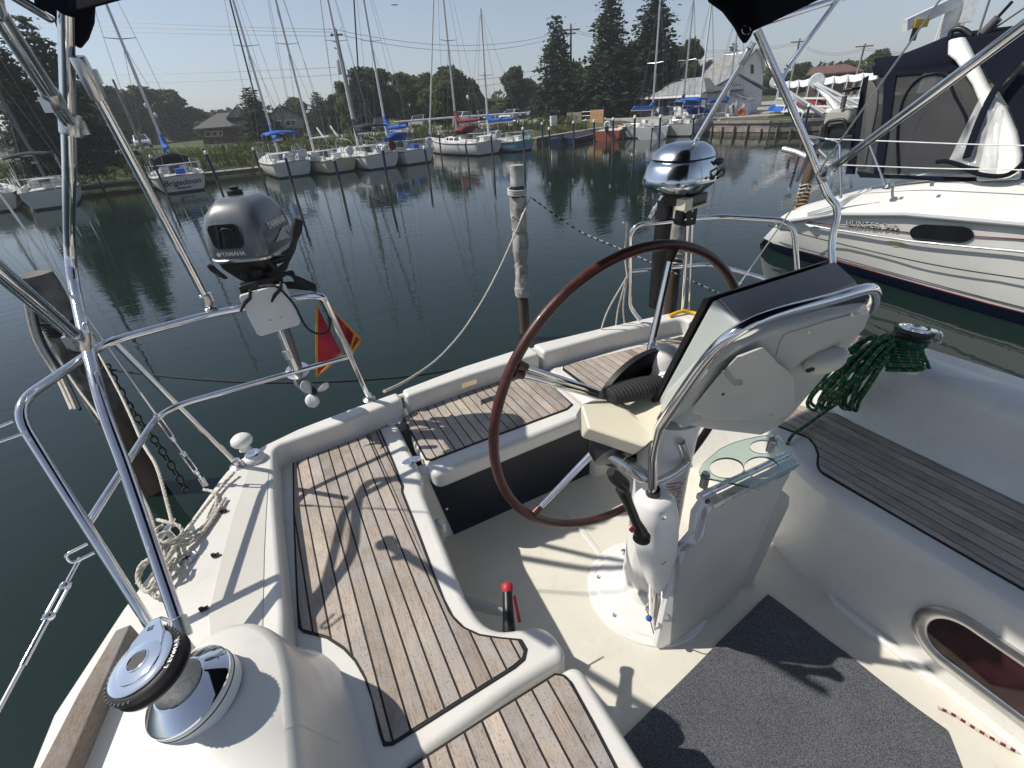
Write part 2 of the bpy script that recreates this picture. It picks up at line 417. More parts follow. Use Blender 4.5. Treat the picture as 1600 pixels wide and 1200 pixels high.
def sm2(poly, n=5, keep=()):
    """round a closed 2D outline"""
    out = []; L_ = len(poly)
    for i in range(L_):
        a, b, c = V(poly[i-1]).to_2d(), V(poly[i]).to_2d(), V(poly[(i+1) % L_]).to_2d()
        r_ = poly[i][2] if len(poly[i]) > 2 else 0
        if r_ <= 0: out.append((b.x, b.y)); continue
        r_ = min(r_, (a-b).length*.48, (c-b).length*.48)
        p0 = b+(a-b).normalized()*r_; p1 = b+(c-b).normalized()*r_
        for k in range(n+1):
            t = k/n; q = p0*(1-t)**2+b*2*t*(1-t)+p1*t*t; out.append((q.x, q.y))
    return out
def mirror(poly): return [(1.76-p[0],)+tuple(p[1:]) for p in poly]
# ================================================================ water, sky stays in the world
def water_mat():
    m, t, b = nodes('water'); L = t.links.new
    geo = N(t, 'NewGeometry')
    b.inputs['Base Color'].default_value = (.0105, .027, .028, 1); b.inputs['Roughness'].default_value = .012
    b.inputs['IOR'].default_value = 1.33; b.inputs['Specular IOR Level'].default_value = .5
    nz = N(t, 'TexNoise'); nz.inputs['Scale'].default_value = .25; nz.inputs['Detail'].default_value = 3; L(geo.outputs['Position'], nz.inputs[0])
    cr = N(t, 'ValToRGB'); e = cr.color_ramp.elements; e[0].position = .35; e[1].position = .65
    e[0].color = (.007, .017, .015, 1); e[1].color = (.011, .024, .021, 1); L(nz.outputs[0], cr.inputs[0]); L(cr.outputs[0], b.inputs['Base Color'])
    hs = []
    for sc, st, rot in ((1.6, (1, 2.6, 1), .35), (5.2, (1, 2.0, 1), -.2), (17, (1, 1.6, 1), .5)):
        mp = N(t, 'Mapping'); mp.inputs['Scale'].default_value = st; mp.inputs['Rotation'].default_value = (0, 0, rot)
        L(geo.outputs['Position'], mp.inputs[0])
        n = N(t, 'TexNoise'); n.inputs['Scale'].default_value = sc; n.inputs['Detail'].default_value = 2; n.inputs['Distortion'].default_value = .4
        L(mp.outputs[0], n.inputs[0]); hs.append(n)
    # calm and ruffled patches
    pt = N(t, 'TexNoise'); pt.inputs['Scale'].default_value = .12; pt.inputs['Detail'].default_value = 3; L(geo.outputs['Position'], pt.inputs[0])
    pr_ = N(t, 'MapRange'); pr_.inputs[1].default_value = .38; pr_.inputs[2].default_value = .62; pr_.inputs[3].default_value = .35; pr_.inputs[4].default_value = 1.0
    L(pt.outputs[0], pr_.inputs[0])
    prev = None
    for n, dist in zip(hs, (.0062, .0018, .00028)):
        bp = N(t, 'Bump'); bp.inputs['Distance'].default_value = dist; L(n.outputs[0], bp.inputs['Height']); L(pr_.outputs[0], bp.inputs['Strength'])
        if prev is not None: L(prev.outputs[0], bp.inputs['Normal'])
        prev = bp
    L(prev.outputs[0], b.inputs['Normal'])
    M['water'] = m
water_mat()
wb = MB().add([(-1200, -1200, 0), (1200, -1200, 0), (1200, 1200, 0), (-1200, 1200, 0)], [(0, 1, 2, 3)])
tag(wb.obj('water', 'water', smooth=None, origin=(0, 0, 0)), kind='structure')

# ================================================================ the sailing boat we stand on
boat = thing('sailing_yacht', 'white sailing yacht cockpit in the foreground with weathered teak seats and polished rails', 'sailing yacht', (.9, 0, 0))
def pl(z, pts): return [tuple(P(u, v, z)[:2]) for u, v in pts]
def prism(name, poly, z0, z1, m, parent=boat, bevel=.012, segs=3, **k):
    return MB().prism(poly, z0, z1).obj(name, m, parent, bevel=bevel, segs=segs, smooth=None, fix=True, **k)
ZS, ZD, ZF = 1.14, 1.24, .70

outer = [(-.95, -3), (-.92, -1), (-.86, .3), (-.79, 1.0), (-.69, 1.25), (-.52, 1.58), (-.40, 1.83, .12), (-.14, 1.91), (.13, 1.945), (.36, 1.97), (.69, 2.01), (1.12, 2.02), (1.57, 1.97), (2.12, 1.89, .15), (2.35, 1.55), (2.48, 1.25), (2.58, 1.0), (2.66, .3), (2.72, -1), (2.75, -3)]
inner_s = [(.325, 1.882), (.02, 1.835), (-.245, 1.825, .05), (-.262, 1.5), (-.27, 1.0), (-.30, .6), (-.30, -3)]
def cut(poly, x0, x1):
    q = [p[:2] for p in poly]
    q = clip(q, -1, 0, -x0); return clip(q, 1, 0, x1)
o2 = sm2(outer)
left_outer = [p for p in o2 if p[0] < .32]+[(.325, 1.962)]
prism('side_deck', left_outer+sm2(inner_s), 1.05, ZD, 'gelcoat', bevel=.02, segs=4)
tb = [(.347, 1.967), (.69, 2.01), (1.098, 2.02), (1.098, 1.90), (.69, 1.905), (.347, 1.888)]
prism('transom_lip', tb, 1.06, ZD, 'gelcoat', bevel=.018, segs=4)
inner_p = [(1.122, 1.90), (1.56, 1.875), (2.03, 1.80, .05), (2.045, 1.3), (2.05, .9), (2.08, .6), (2.08, -3)]
right_outer = [(1.122, 2.02)]+[p for p in o2 if p[0] > 1.2]
prism('side_deck', right_outer+list(reversed(sm2(inner_p))), 1.05, ZD, 'gelcoat', bevel=.02, segs=4)
# hull skin below the deck edge
rings = []
for z, k in ((1.13, 1.005), (.95, 1.0), (.6, .97), (.25, .9), (-.05, .82), (-.5, .6)):
    rings.append([((p[0]-.9)*k+.9, (p[1]+1 if p[1] > 0 else p[1])*1.0-(1 if p[1] > 0 else 0)-(1.13-z)*.35*(1 if p[1] > 1 else 0), z) for p in o2])
MB().loft(rings, cap=False).obj('hull', 'hullwhite', boat, smooth=60)
# a dark rubbing strip round the deck edge
MB().tube([(p[0], p[1], 1.20) for p in offset(o2, .004)][1:-1], .011, 8).obj('rubbing_strip', 'white', boat, smooth=60)

# cockpit sole
prism('cockpit_sole', [(-.2, -3), (2.0, -3), (2.0, 1.95), (-.2, 1.95)], .62, ZF, 'gelcoat_nonslip', bevel=0)
for q in (pl(ZF+.002, [(1000, 745), (1040, 790), (1046, 787), (1008, 742)]), pl(ZF+.002, [(882, 800), (945, 880), (950, 876), (890, 797)])):
    prism('sole_rib', q, ZF-.01, ZF+.004, 'gelcoat', bevel=.002, segs=1)

# starboard seat moulding: cockpit side follows the photograph's edge
seat_s = [(.372, .548, .035), (.372, .655, .06), (.215, .715, .10), (.20, .85), (.215, 1.05), (.235, 1.36, .05), (.262, 1.44), (.272, 1.86), (.02, 1.86), (-.29, 1.84), (-.29, .5), (.2, .548)]
prism('seat_moulding', sm2(seat_s, 6), .66, ZS, 'gelcoat', bevel=.028, segs=6)
hatch_s = [(.385, .528, .04), (.385, -3), (-.29, -3), (-.29, .528)]
prism('seat_moulding', sm2(hatch_s, 6), .66, ZS, 'gelcoat', bevel=.025, segs=6)
# centre bench
bench = [(.295, 1.405, .05), (1.10, 1.42, .05), (1.10, 1.895), (.345, 1.885), (.295, 1.7)]
prism('bench_moulding', sm2(bench, 5), 1.05, ZS, 'gelcoat', bevel=.024, segs=5)
# port seat moulding
seat_p = [(1.12, 1.895), (1.12, 1.42, .05), (1.60, 1.42, .12), (1.62, 1.05), (1.62, .86, .10), (1.49, .62, .16), (1.50, .2), (1.50, -3), (2.10, -3), (2.10, 1.85)]
prism('seat_moulding', sm2(seat_p, 7), .66, ZS, 'gelcoat', bevel=.04, segs=7)
prism('seat_moulding', [(1.466, -3), (1.505, -3), (1.505, .45), (1.466, .40)], .66, .722, 'gelcoat', bevel=.016, segs=4)
# bulkhead under the bench and its dark panel
MB().box((.70, 1.50, .90), (.9, .06, .42)).obj('bulkhead', 'gelcoat', boat, smooth=None)
a, b_, c, d_ = (PY(672, 752, 1.462), PY(912, 662, 1.462), PY(937, 745, 1.462), PY(714, 846, 1.462))
pan = MB().slab([a, b_, c, d_], (0, .008, 0)).obj('dark_panel', 'navypanel', boat, smooth=None, bevel=.004, segs=2, label='dark navy removable panel under the aft bench')
for u, v in ((684, 748), (752, 722), (820, 695), (885, 667), (698, 795), (713, 838), (925, 690), (933, 742), (805, 812)):
    q = PY(u, v, 1.458)
    MB().lathe([(0, .006), (.004, .0055), (.007, .003), (.0075, 0)], q, (0, -1, 0), 12).obj('snap_fastener', 'steel', pan, smooth=60)

# ---- teak: every plank is its own piece in a black bed
def teak_pad(poly, z, pitch, x0, bed=.007, gap=.0052, parent=boat):
    poly = [tuple(p[:2]) for p in poly]
    pad = prism('teak_bed', offset(poly, bed), z-.004, z+.0045, 'caulk', parent, bevel=.001, segs=1)
    xs = [p[0] for p in poly]; k0 = math.floor((min(xs)-x0)/pitch)-1; k1 = math.ceil((max(xs)-x0)/pitch)+1
    def cross(x):
        ys = []
        for i in range(len(poly)):
            p, r_ = poly[i], poly[(i+1) % len(poly)]
            if (p[0]-x)*(r_[0]-x) < 0: ys.append(p[1]+(r_[1]-p[1])*(x-p[0])/(r_[0]-p[0]))
        ys.sort(); return [(ys[i], ys[i+1]) for i in range(0, len(ys)-1, 2)]
    for k in range(k0, k1):
        a = x0+k*pitch+gap/2; b = x0+(k+1)*pitch-gap/2; comps = []
        for j in range(9):
            x = a+(b-a)*(j/8)+(1e-5 if j == 0 else -1e-5 if j == 8 else 0)
            for y0, y1 in cross(x):
                for c_ in comps:
                    if c_[-1][0] == j-1 and c_[-1][2] < y1 and c_[-1][3] > y0: c_.append((j, x, y0, y1)); break
                else: comps.append([(j, x, y0, y1)])
        for c_ in comps:
            if len(c_) < 2: continue
            q = [(x, y0) for j, x, y0, y1 in c_]+[(x, y1) for j, x, y0, y1 in reversed(c_)]
            if sum(c[3]-c[2] for c in c_)/len(c_) < .012: continue
            MB().prism(q, z, z+.0075+rnd.uniform(-.0008, .0008)).obj('plank', 'teak', pad, smooth=None, fix=True, bevel=.0009, segs=1)
    return pad
ts = pl(ZS+.01, [(459, 722), (592, 671), (610, 715), (622, 745), (627, 757), (626, 767), (650, 828), (674, 893), (690, 935), (704, 962), (722, 980), (748, 992), (780, 997), (812, 1000), (819, 1012), (816, 1026), (802, 1038), (612, 1157), (601, 1158), (595, 1140), (584, 1090), (572, 1056), (556, 1028), (538, 1009), (512, 992), (490, 986), (474, 982), (468, 976), (464, 900), (460, 800)])
teak_pad(ts, ZS, .0437, .168)
tc_ = pl(ZS+.01, [(632, 653), (647, 642), (740, 607), (835, 577), (893, 630), (885, 637), (760, 683), (674, 716), (666, 714), (650, 685)])
teak_pad(tc_, ZS, .0437, .345)
tf = pl(ZS+.01, [(868, 1054), (880, 1056), (890, 1066), (925, 1130), (961, 1200)])+[(.29, .1), (.29, -2.5), (-.10, -2.5)]+pl(ZS+.01, [(640, 1200), (760, 1122)])
teak_pad(tf, ZS, .046, .29)
tp = pl(ZS+.01, [(1600, 780), (1350, 667), (1307, 646)])+[(1.885, .95), (1.93, 1.2), (1.93, 1.485), (1.69, 1.485), (1.69, .90)]+pl(ZS+.01, [(1265, 681), (1276, 694), (1281, 708), (1280, 724), (1283, 732), (1289, 738), (1570, 899)])+[(1.60, -.5), (1.60, -2.5), (1.92, -2.5), (1.92, -.4)]
teak_pad(tp, ZS, .0437, 1.60)
teak_pad([(1.20, 1.53), (1.99, 1.53), (1.985, 1.75), (1.22, 1.845), (1.20, 1.82)], ZS, .0437, 1.60)

# winch islands / coamings, port one mirrored
base_o = [(-.53, -3), (-.53, .0), (-.53, .6), (-.51, .82), (-.46, .93), (-.38, .975), (-.30, .965), (-.235, .93), (-.185, .86), (-.158, .77), (-.15, .65), (-.15, .2), (-.15, -3)]
top_o = [(-.49, -3), (-.49, .0), (-.49, .62), (-.475, .75), (-.44, .84), (-.39, .875), (-.34, .875), (-.29, .845), (-.252, .78), (-.238, .70), (-.238, .60), (-.240, .2), (-.240, -3)]
def dense(poly, n=4):
    q = smoothpath([(p[0], p[1], 0) for p in poly], n); return [(p.x, p.y) for p in q]
def coaming(mir):
    B, T = dense(base_o), dense(top_o); rings = []
    for z, t in ((1.125, 0), (1.15, .12), (1.18, .30), (1.23, .50), (1.30, .68), (1.355, .80), (1.385, .88), (1.405, .97), (1.415, 1.10), (1.4175, 1.16)):
        r_ = []
        for p, q in zip(B, T):
            x = p[0]+(q[0]-p[0])*t; y = p[1]+(q[1]-p[1])*t
            zz = z
            r_.append((1.80-x if mir else x, y, zz))
        rings.append(list(reversed(r_)) if mir else r_)
    return MB().loft(rings).obj('coaming', 'gelcoat', boat, smooth=70)
coaming(False); coaming(True)

# ribbed non-slip panel on the starboard side deck, its moulded border
rb = pl(ZD+.002, [(420, 735), (416, 800), (413, 860), (410, 995), (330, 1010), (326, 960), (344, 880), (366, 800), (388, 735)])
prism('nonslip_panel', rb, ZD-.01, ZD+.0025, 'gelcoat_ribbed', bevel=.001, segs=1)
for q in ([(343, 880), (337, 868), (343, 865), (350, 874)], [(335, 873), (322, 950), (326, 952), (340, 875)]):
    pass
# stained teak toe rail
tr = pl(1.29, [(205, 974), (180, 984), (120, 1085), (60, 1200)])+[(-.93, -.5), (-.885, -.5)]+pl(1.29, [(105, 1200), (160, 1075)])
prism('toe_rail', tr, 1.235, 1.29, 'teak_rail', bevel=.006)
prism('toe_rail', [(1.79-p[0], p[1]) for p in tr], 1.235, 1.29, 'teak_rail', bevel=.006)

# sealed cabin window in the port seat side
def stadium(y0, y1, z0, z1, r_, n=10):
    pts = []
    for cy, cz, a0 in ((y1-r_, z1-r_, 0), (y0+r_, z1-r_, 90), (y0+r_, z0+r_, 180), (y1-r_, z0+r_, 270)):
        for k in range(n+1):
            a = R(a0+90*k/n); pts.append((cy+r_*math.cos(a), cz+r_*math.sin(a)))
    return pts
win = thing('cabin_window', 'long dark cabin window with rounded grey frame in the cockpit side', 'window', (1.5, -.15, .9))
win.parent = boat; win.location = V((1.5, -.15, .9))-ORG[boat.name]
for k_ in ('label', 'category'): del win[k_]
mb = MB(); fo = stadium(-.62, .205, .775, 1.015, .115); fi = stadium(-.575, .165, .815, .975, .078)
rg = []
for prof in ((1.500, 0), (1.490, .06), (1.486, .35), (1.488, .8), (1.494, 1.0), (1.506, 1.0)):
    rg.append([(prof[0], p[0]+(q[0]-p[0])*prof[1], p[1]+(q[1]-p[1])*prof[1]) for p, q in zip(fo, fi)])
mb.loft(rg, cap=False).obj('window_frame', 'steel_satin', win, smooth=50)
MB().slab([(1.497, p[0], p[1]) for p in stadium(-.573, .163, .817, .973, .076)], (.004, 0, 0)).obj('pane', 'portlight', win, smooth=None)

# ---------------- hinges between the seats
def oval_hinge(c, ang, L_=.055, W=.034, z=ZS):
    h = MB(); n = 22
    for s in (-1, 1):
        pts = []
        for k in range(n):
            a = math.pi*(k/(n-1)-.5)
            pts.append((c[0]+math.cos(ang)*s*L_/2*math.cos(a)-math.sin(ang)*W/2*math.sin(a), c[1]+math.sin(ang)*s*L_/2*math.cos(a)+math.cos(ang)*W/2*math.sin(a)))
        h.prism(pts, z-.002, z+.004)
    h.tube([(c[0]-math.sin(ang)*t, c[1]+math.cos(ang)*t, z+.005) for t in (-.017, .017)], .0042, 10)
    hh = h.obj('hinge', 'chrome', boat, smooth=40, fix=False)
    for s in (-.6, .6):
        MB().lathe([(.0035, 0), (.0035, .001), (0, .0014)], (c[0]+math.cos(ang)*s*.024, c[1]+math.sin(ang)*s*.024, z+.004), (0, 0, 1), 10).obj('screw', 'steel_satin', hh, smooth=50)
    return hh
oval_hinge(P(617, 660, ZS)[:2], 0, .075, .04); oval_hinge(P(643, 720, ZS)[:2], 0, .082, .04)
# brass builder's plate on the transom
q = [P(u, v, ZD) for u, v in ((722, 600), (745, 593), (745, 600), (722, 608))]
MB().slab([p_+V((0, 0, .001)) for p_ in q], (0, 0, .0015)).obj('plate', 'brass', boat, smooth=None)

# ---------------- small fittings on the starboard side deck
def latch(u, v):
    p = P(u, v, ZD+.01)
    m_ = MB().box(p+V((0, 0, -.004)), (.020, .010, .006)).box(p+V((-.006, 0, .0)), (.010, .006, .012))
    m_.obj('cover_fastener', 'black', boat, smooth=None)
for u, v in ((349, 797), (336, 866), (318, 950)): latch(u, v)
c = P(399, 718, ZD)
MB().lathe([(.040, 0), (.040, .012), (.034, .022), (.030, .024), (.030, .030), (0, .031)], c, (0, 0, 1), 28).obj('deck_vent', 'white', boat, smooth=40)
MB().lathe([(.027, 0), (.030, .003), (.026, .007), (.012, .005), (.011, .002), (0, .002)], c+V((0, 0, .030)), (0, 0, 1), 24).obj('vent_cap', 'chrome', boat, smooth=40)
c = P(384, 712, ZD)+V((.0, .05, 0))
MB().lathe([(.024, 0), (.018, .008), (.018, .026), (.037, .030), (.042, .040), (.039, .056), (.026, .068), (0, .072)], c, (0, 0, 1), 28).obj('aerial_dome', 'white', boat, smooth=50)
c = P(293, 873, ZD)
fl = MB().lathe([(.030, 0), (.030, .003), (.026, .005), (.024, .0035), (.018, .0035), (.016, .005), (0, .005)], c, (0, 0, 1), 28).obj('deck_filler', 'steel_satin', boat, smooth=40)
MB().box(c+V((0, 0, .0062)), (.022, .004, .0015), rz=.3).box(c+V((0, 0, .0062)), (.004, .022, .0015), rz=.3).obj('key_slot', 'black', fl, smooth=None)
# side switch on the seat side
c = P(676, 812, .98); 
MB().box((.243, 1.27, .98), (.035, .055, .085)).obj('socket_cover', 'grey_plastic', boat, smooth=None, bevel=.008)
MB().box((.258, 1.27, 1.0), (.03, .04, .045)).obj('socket_cap', 'white', boat, smooth=None, bevel=.008)

# ---------------- pushpits and rails (each a branch of welded tube)
def rail(pts, r_=.0125, rad=.07, name='rail_tube', m='steel', parent=None, seg=14):
    return tubeobj(name, bend(pts, rad), r_, m, parent or pp, seg)
def foot(p, r_=.03, parent=None):
    return MB().lathe([(r_, 0), (r_, .004), (r_*.7, .009), (.016, .012), (.016, .03)], V((p[0], p[1], ZD)), (0, 0, 1), 20).obj('rail_base', 'steel_satin', parent or pp, smooth=40)
ZR, ZM = 1.84, 1.56
def sub(name):
    o = bpy.data.objects.new(name, None); _link(o, boat, (0, 0, 0)); return o
pp = sub('pushpit')
tA = P(18, 636, ZR); tB = P(165, 535, ZR); tC = P(330, 490, ZR); tE = P(505, 462, ZR)
f1 = P(243, 992, ZD+.005); f2 = P(372, 728, ZD); f3 = P(577, 624, ZD)
rail([f1, tA, tB, tC, P(480, 463, ZR), tE, f3], .0125, .075)
rail([P(172, 528, ZR), f2], .011)
mA = f1.lerp(tA, .50); mF = f3.lerp(tE, .48)
rail([mA, P(252, 640, ZM), mF], .0105, .10)
for f_ in (f1, f2, f3): foot(f_)
pp = sub('pushpit')
g1 = P(988, 505, ZD); g2 = P(985, 352, ZR); g3 = P(1240, 345, ZR); g4 = P(1262, 440, 1.4); g5 = P(1075, 342, ZR); g6 = P(1066, 488, ZD)
g3 = V((2.28, 1.52, ZR)) if False else g3
gm = P(1240, 437, ZM)
rail([P(1000, 500, ZD+.02), P(984, 480, ZD+.10), g2, P(1120, 338, ZR), g3, V((g3.x+.13, g3.y-.12, ZD))], .0125, .08)
rail([g5, g6], .011)
rail([P(984, 424, ZM), P(1110, 412, ZM), P(1200, 436, ZM), P(1248, 470, ZM-.06)], .0105, .08)
rail([P(1082, 341, ZR), P(1076, 486, ZD)], .008)
# wire eye loops at the forward end
for q, dx in ((P(28, 668, 1.83), -1),):
    MB().tube(bend([q+V((0, 0, .018)), q+V((-.05, -.02, .016)), q+V((-.05, -.02, -.016)), q+V((0, 0, -.018))], .015), .0035, 8).obj('eye_loop', 'steel', pp, smooth=50)
q = P(132, 860, 1.60)
MB().tube(bend([q+V((.012, 0, .015)), q+V((-.03, -.01, .012)), q+V((-.03, -.01, -.016)), q+V((.012, 0, -.015))], .012), .0035, 8).obj('eye_loop', 'steel', pp, smooth=50)

# ---------------- lifeline with rigging screw running forward from the starboard rail
ll = sub('lifeline')
a = P(125, 872, 1.57); dn = P(-40, 1180, 1.50)
a2 = a.lerp(dn, .18); a3 = a.lerp(dn, .36)
MB().tube([a, a2], .0045, 8).obj('toggle', 'steel', ll, smooth=50)
for s in (-1, 1):
    o_ = V((.009*s, .004*s, 0)); MB().tube([a2+o_, a3+o_], .003, 6).obj('screw_frame', 'steel', ll, smooth=50)
for e_ in (a2, a3): MB().sphere(e_, .011, 10, 6).obj('screw_end', 'steel', ll, smooth=60)
MB().tube([a3, a3.lerp(dn, .4)], .0055, 8).obj('swage', 'steel', ll, smooth=50)
MB().tube([a3.lerp(dn, .38), dn], .0038, 8).obj('wire', 'white', ll, smooth=50)

# ---------------- starboard backstay with its rigging screws, and the port one
def backstay(bp, d_, label=None, top=4.6):
    b = sub('backstay'); d_ = V(d_).normalized(); bp = V(bp)
    MB().box(bp+V((0, 0, .012)), (.02, .006, .04)).obj('chainplate', 'steel_satin', b, smooth=None)
    def at(t): return bp+d_*t
    MB().tube([at(.015), at(.05)], .006, 10).obj('toggle', 'steel', b, smooth=50)
    for t0, t1 in ((.06, .15), (.22, .32)):
        x = d_.orthogonal().normalized()*.0075
        for s in (-1, 1): MB().tube([at(t0)+x*s, at(t1)+x*s], .0032, 6).obj('screw_frame', 'steel', b, smooth=50)
        for tt in (t0, t1): MB().tube([at(tt-.006), at(tt+.008)], .0095, 10).obj('screw_end', 'steel', b, smooth=50)
    MB().tube([at(.15), at(.22)], .004, 8).obj('thread', 'steel', b, smooth=50)
    MB().tube([at(.32), at(.42)], .005, 8).obj('swage', 'steel', b, smooth=50)
    MB().tube([at(.42), at(top)], .0032, 8).obj('wire', 'steel_satin', b, smooth=50)
bs = P(320, 757, ZD)
backstay(bs, (-.09, .045, 1))
backstay((2.13, 1.66, ZD), (-.10, -.52, 1))

# ---------------- bimini frame and canopy
bim = sub('bimini')
RB = .0155
foot0 = P(283, 985, ZD+.10)
kn = P(137, 562, 1.86); kn2 = P(112, 420, 2.04); tp_ = PY(103, 20, kn.y+.06)
pts = smoothpath([foot0, foot0.lerp(kn, .55), foot0.lerp(kn, .88), kn2, kn2.lerp(tp_, .5), tp_], 8)
rail(pts, RB, .01, parent=bim, name='bow_tube', seg=18)
MB().lathe([(.019, -.02), (.021, -.018), (.021, .03), (.019, .032)], foot0, (foot0-kn)*-1, 18).obj('tube_end', 'steel_satin', bim, smooth=40)
MB().box(P(290, 1003, ZD+.05), (.018, .035, .07), rz=.5).obj('deck_hinge', 'steel', bim, smooth=None, bevel=.004)
MB().lathe([(.03, 0), (.03, .006), (.015, .012)], V((foot0.x-.005, foot0.y-.02, ZD)), (0, 0, 1), 18).obj('hinge_base', 'steel_satin', bim, smooth=40)
def clamp_(p, ax, r_=.022, L_=.05):
    ax = V(ax).normalized(); p = V(p)
    m_ = MB().lathe([(r_*.9, -L_/2), (r_, -L_/2+.004), (r_, L_/2-.004), (r_*.9, L_/2)], p, ax, 18)
    m_.box(p+ax.orthogonal().normalized()*r_*1.2, (.016, .016, .03))
    return m_.obj('clamp', 'steel_satin', bim, smooth=40)
cl1 = PY(110, 195, kn.y+.03); cl2 = PY(126, 532, kn.y-.04)
# the tubes that run forward from it past the camera
n1 = V((-.52, .33, 2.62)); 
def along(u, v, p0, fwd, px):
    return None
ax_post = (tp_-kn)
e1 = PY(-30, -60, cl1.y-.45); e1b = PY(-8, 15, cl1.y-.28)
rail([cl1, e1b, e1], .0155, .01, parent=bim, name='brace_tube', seg=18); clamp_(cl1, ax_post)
e2 = PY(-20, 408, cl2.y-.42)
rail([cl2, e2], .0155, .01, parent=bim, name='brace_tube', seg=18); clamp_(cl2, ax_post)
clamp_(cl1.lerp(e1b, .30), e1b-cl1, .0185, .045); clamp_(cl2.lerp(e2, .12), e2-cl2, .0185, .03)
c3 = P(332, 487, ZR); t3 = PY(122, 92, tp_.y+.02)
rail([c3+V((0, 0, .02)), t3], .0125, .01, parent=bim, name='brace_tube', seg=16)
d3 = (t3-c3).normalized(); clamp_(c3+d3*.05, d3, .0165, .04); clamp_(t3-d3*.04, d3, .0175, .09); clamp_(c3, (1, .1, 0), .018, .035)
rail([PY(15, -10, tp_.y-.1), PY(78, 28, tp_.y)], .010, .01, parent=bim, name='brace_tube')
# port side
kR = PX(1308, 330, 2.34); tR = PX(1183, 48, 1.93); fR = V((2.30, .98, ZD))
pts = smoothpath([fR, PX(1300, 405, 2.33), kR, kR.lerp(tR, .12)+V((.0, .01, 0)), kR.lerp(tR, .5), tR], 8)
rail(pts, RB, .01, parent=bim, name='bow_tube', seg=18); foot(fR, parent=bim)
axR = (tR-kR); cR = PX(1301, 264, 2.27)
cR = kR.lerp(tR, .22)
eR = PY(1660, -5, cR.y-.75)
rail([cR, eR], .0145, .01, parent=bim, name='brace_tube', seg=18); clamp_(cR, axR); clamp_(cR.lerp(eR, .1), eR-cR, .0185, .03)
eR2 = PY(1340, -40, tR.y-.05); r0 = PY(1232, 104, tR.y+.03)
rail([r0, eR2], .0125, .01, parent=bim, name='brace_tube', seg=14)
q2 = kR.lerp(tR, .74); rail([r0, q2], .007, .01, parent=bim, name='brace_tube')
rail([PY(1192, 36, tR.y), PY(1330, -8, tR.y-.02)], .012, .01, parent=bim, name='bow_tube')
c4 = P(1016, 340, ZR); t4 = PY(1178, 66, tR.y+.0)
rail([c4, t4], .0115, .01, parent=bim, name='brace_tube', seg=14); d4 = (t4-c4).normalized(); clamp_(c4+d4*.04, d4, .015, .04); clamp_(t4-d4*.05, d4, .0155, .06)
# canvas: aft corners droop into view, the middle arches high above
yl = tp_.y; yr = tR.y
cornL = tp_+V((0, 0, .0)); cornR = tR+V((0, 0, .0))
can = MB()
nx, ny = 20, 10
rows = []
for j in range(ny+1):
    t = j/ny; row = []
    for i in range(nx+1):
        s = i/nx
        x = cornL.x+(cornR.x-cornL.x)*s; arch = 4*s*(1-s)
        y = (yl+(yr-yl)*s)-t*2.6+arch**.6*.24*(1-t)+.02
        x += (.50*(1-s)**1.5)*min(1, t*8)**.5
        z = max(cornL.z, cornR.z)*0+(cornL.z+(cornR.z-cornL.z)*s)+.50*arch**.55+.03*math.sin(t*math.pi)+.10*min(1, t*5)
        row.append(V((x, y, z)))
    rows.append(row)
can.loft(rows, cap=False, closed=False)
bc = can.obj('canopy', 'navy', bim, smooth=80)
md = bc.modifiers.new('t', 'SOLIDIFY'); md.thickness = .006
def flap(px, y, th=.02):
    q = [PY(u, v, y) for u, v in px]
    MB().slab(q, (0, th, 0)).obj('canopy_corner', 'navy', bim, smooth=None, bevel=.006)
flap([(48, -40), (52, 6), (66, 22), (82, 28), (92, 55), (112, 68), (124, 76), (137, 60), (146, 35), (150, -40)], tp_.y+.03)
flap([(1105, -25), (1112, 2), (1134, 18), (1152, 42), (1160, 58), (1167, 68), (1174, 58), (1186, 32), (1215, 26), (1262, 10), (1300, -25)], tR.y+.03)
MB().tube([PY(1166+7*math.cos(a*.5236), 47+7*math.sin(a*.5236), tR.y+.025) for a in range(12)], .0015, 6, closed=True).obj('eyelet', 'steel', bim, smooth=60)
# ================================================================ steering wheel
WC, WR = V((.88, .94, 1.546)), .499
wh = thing('steering_wheel', 'large dark red rimmed steering wheel with polished steel spokes', 'steering wheel', WC)
tubeobj('rim', [WC+V((math.cos(a), 0, math.sin(a)))*WR for a in [2*math.pi*k/96 for k in range(96)]][:1]+[WC+V((math.cos(2*math.pi*k/96), 0, math.sin(2*math.pi*k/96)))*WR for k in range(1, 97)], .0148, 'wheelred', wh, 16)
import cmath
angs = []
for px in ((1050, 395), (815, 572), (843, 793)):
    q = PY(*px, WC.y)-WC; angs.append(math.atan2(q.z, q.x))
angs.append(angs[0]+(angs[0]-angs[1])); angs.append(angs[2]+(angs[0]-angs[1]))
for a in angs:
    d_ = V((math.cos(a), 0, math.sin(a)))
    s_ = MB().tube([WC+d_*.05+V((0, -.03, 0)), WC+d_*(WR-.03)], [.013, .0095], 14).obj('spoke', 'steel', wh, smooth=50)
    MB().tube([WC+d_*(WR-.045), WC+d_*(WR-.01)], [.0115, .016], 14).obj('socket', 'wheelred', s_, smooth=50)
MB().lathe([(0, -.06), (.03, -.058), (.045, -.045), (.05, -.02), (.05, .03), (0, .035)], WC, (0, 1, 0), 28).obj('hub', 'steel_satin', wh, smooth=40)
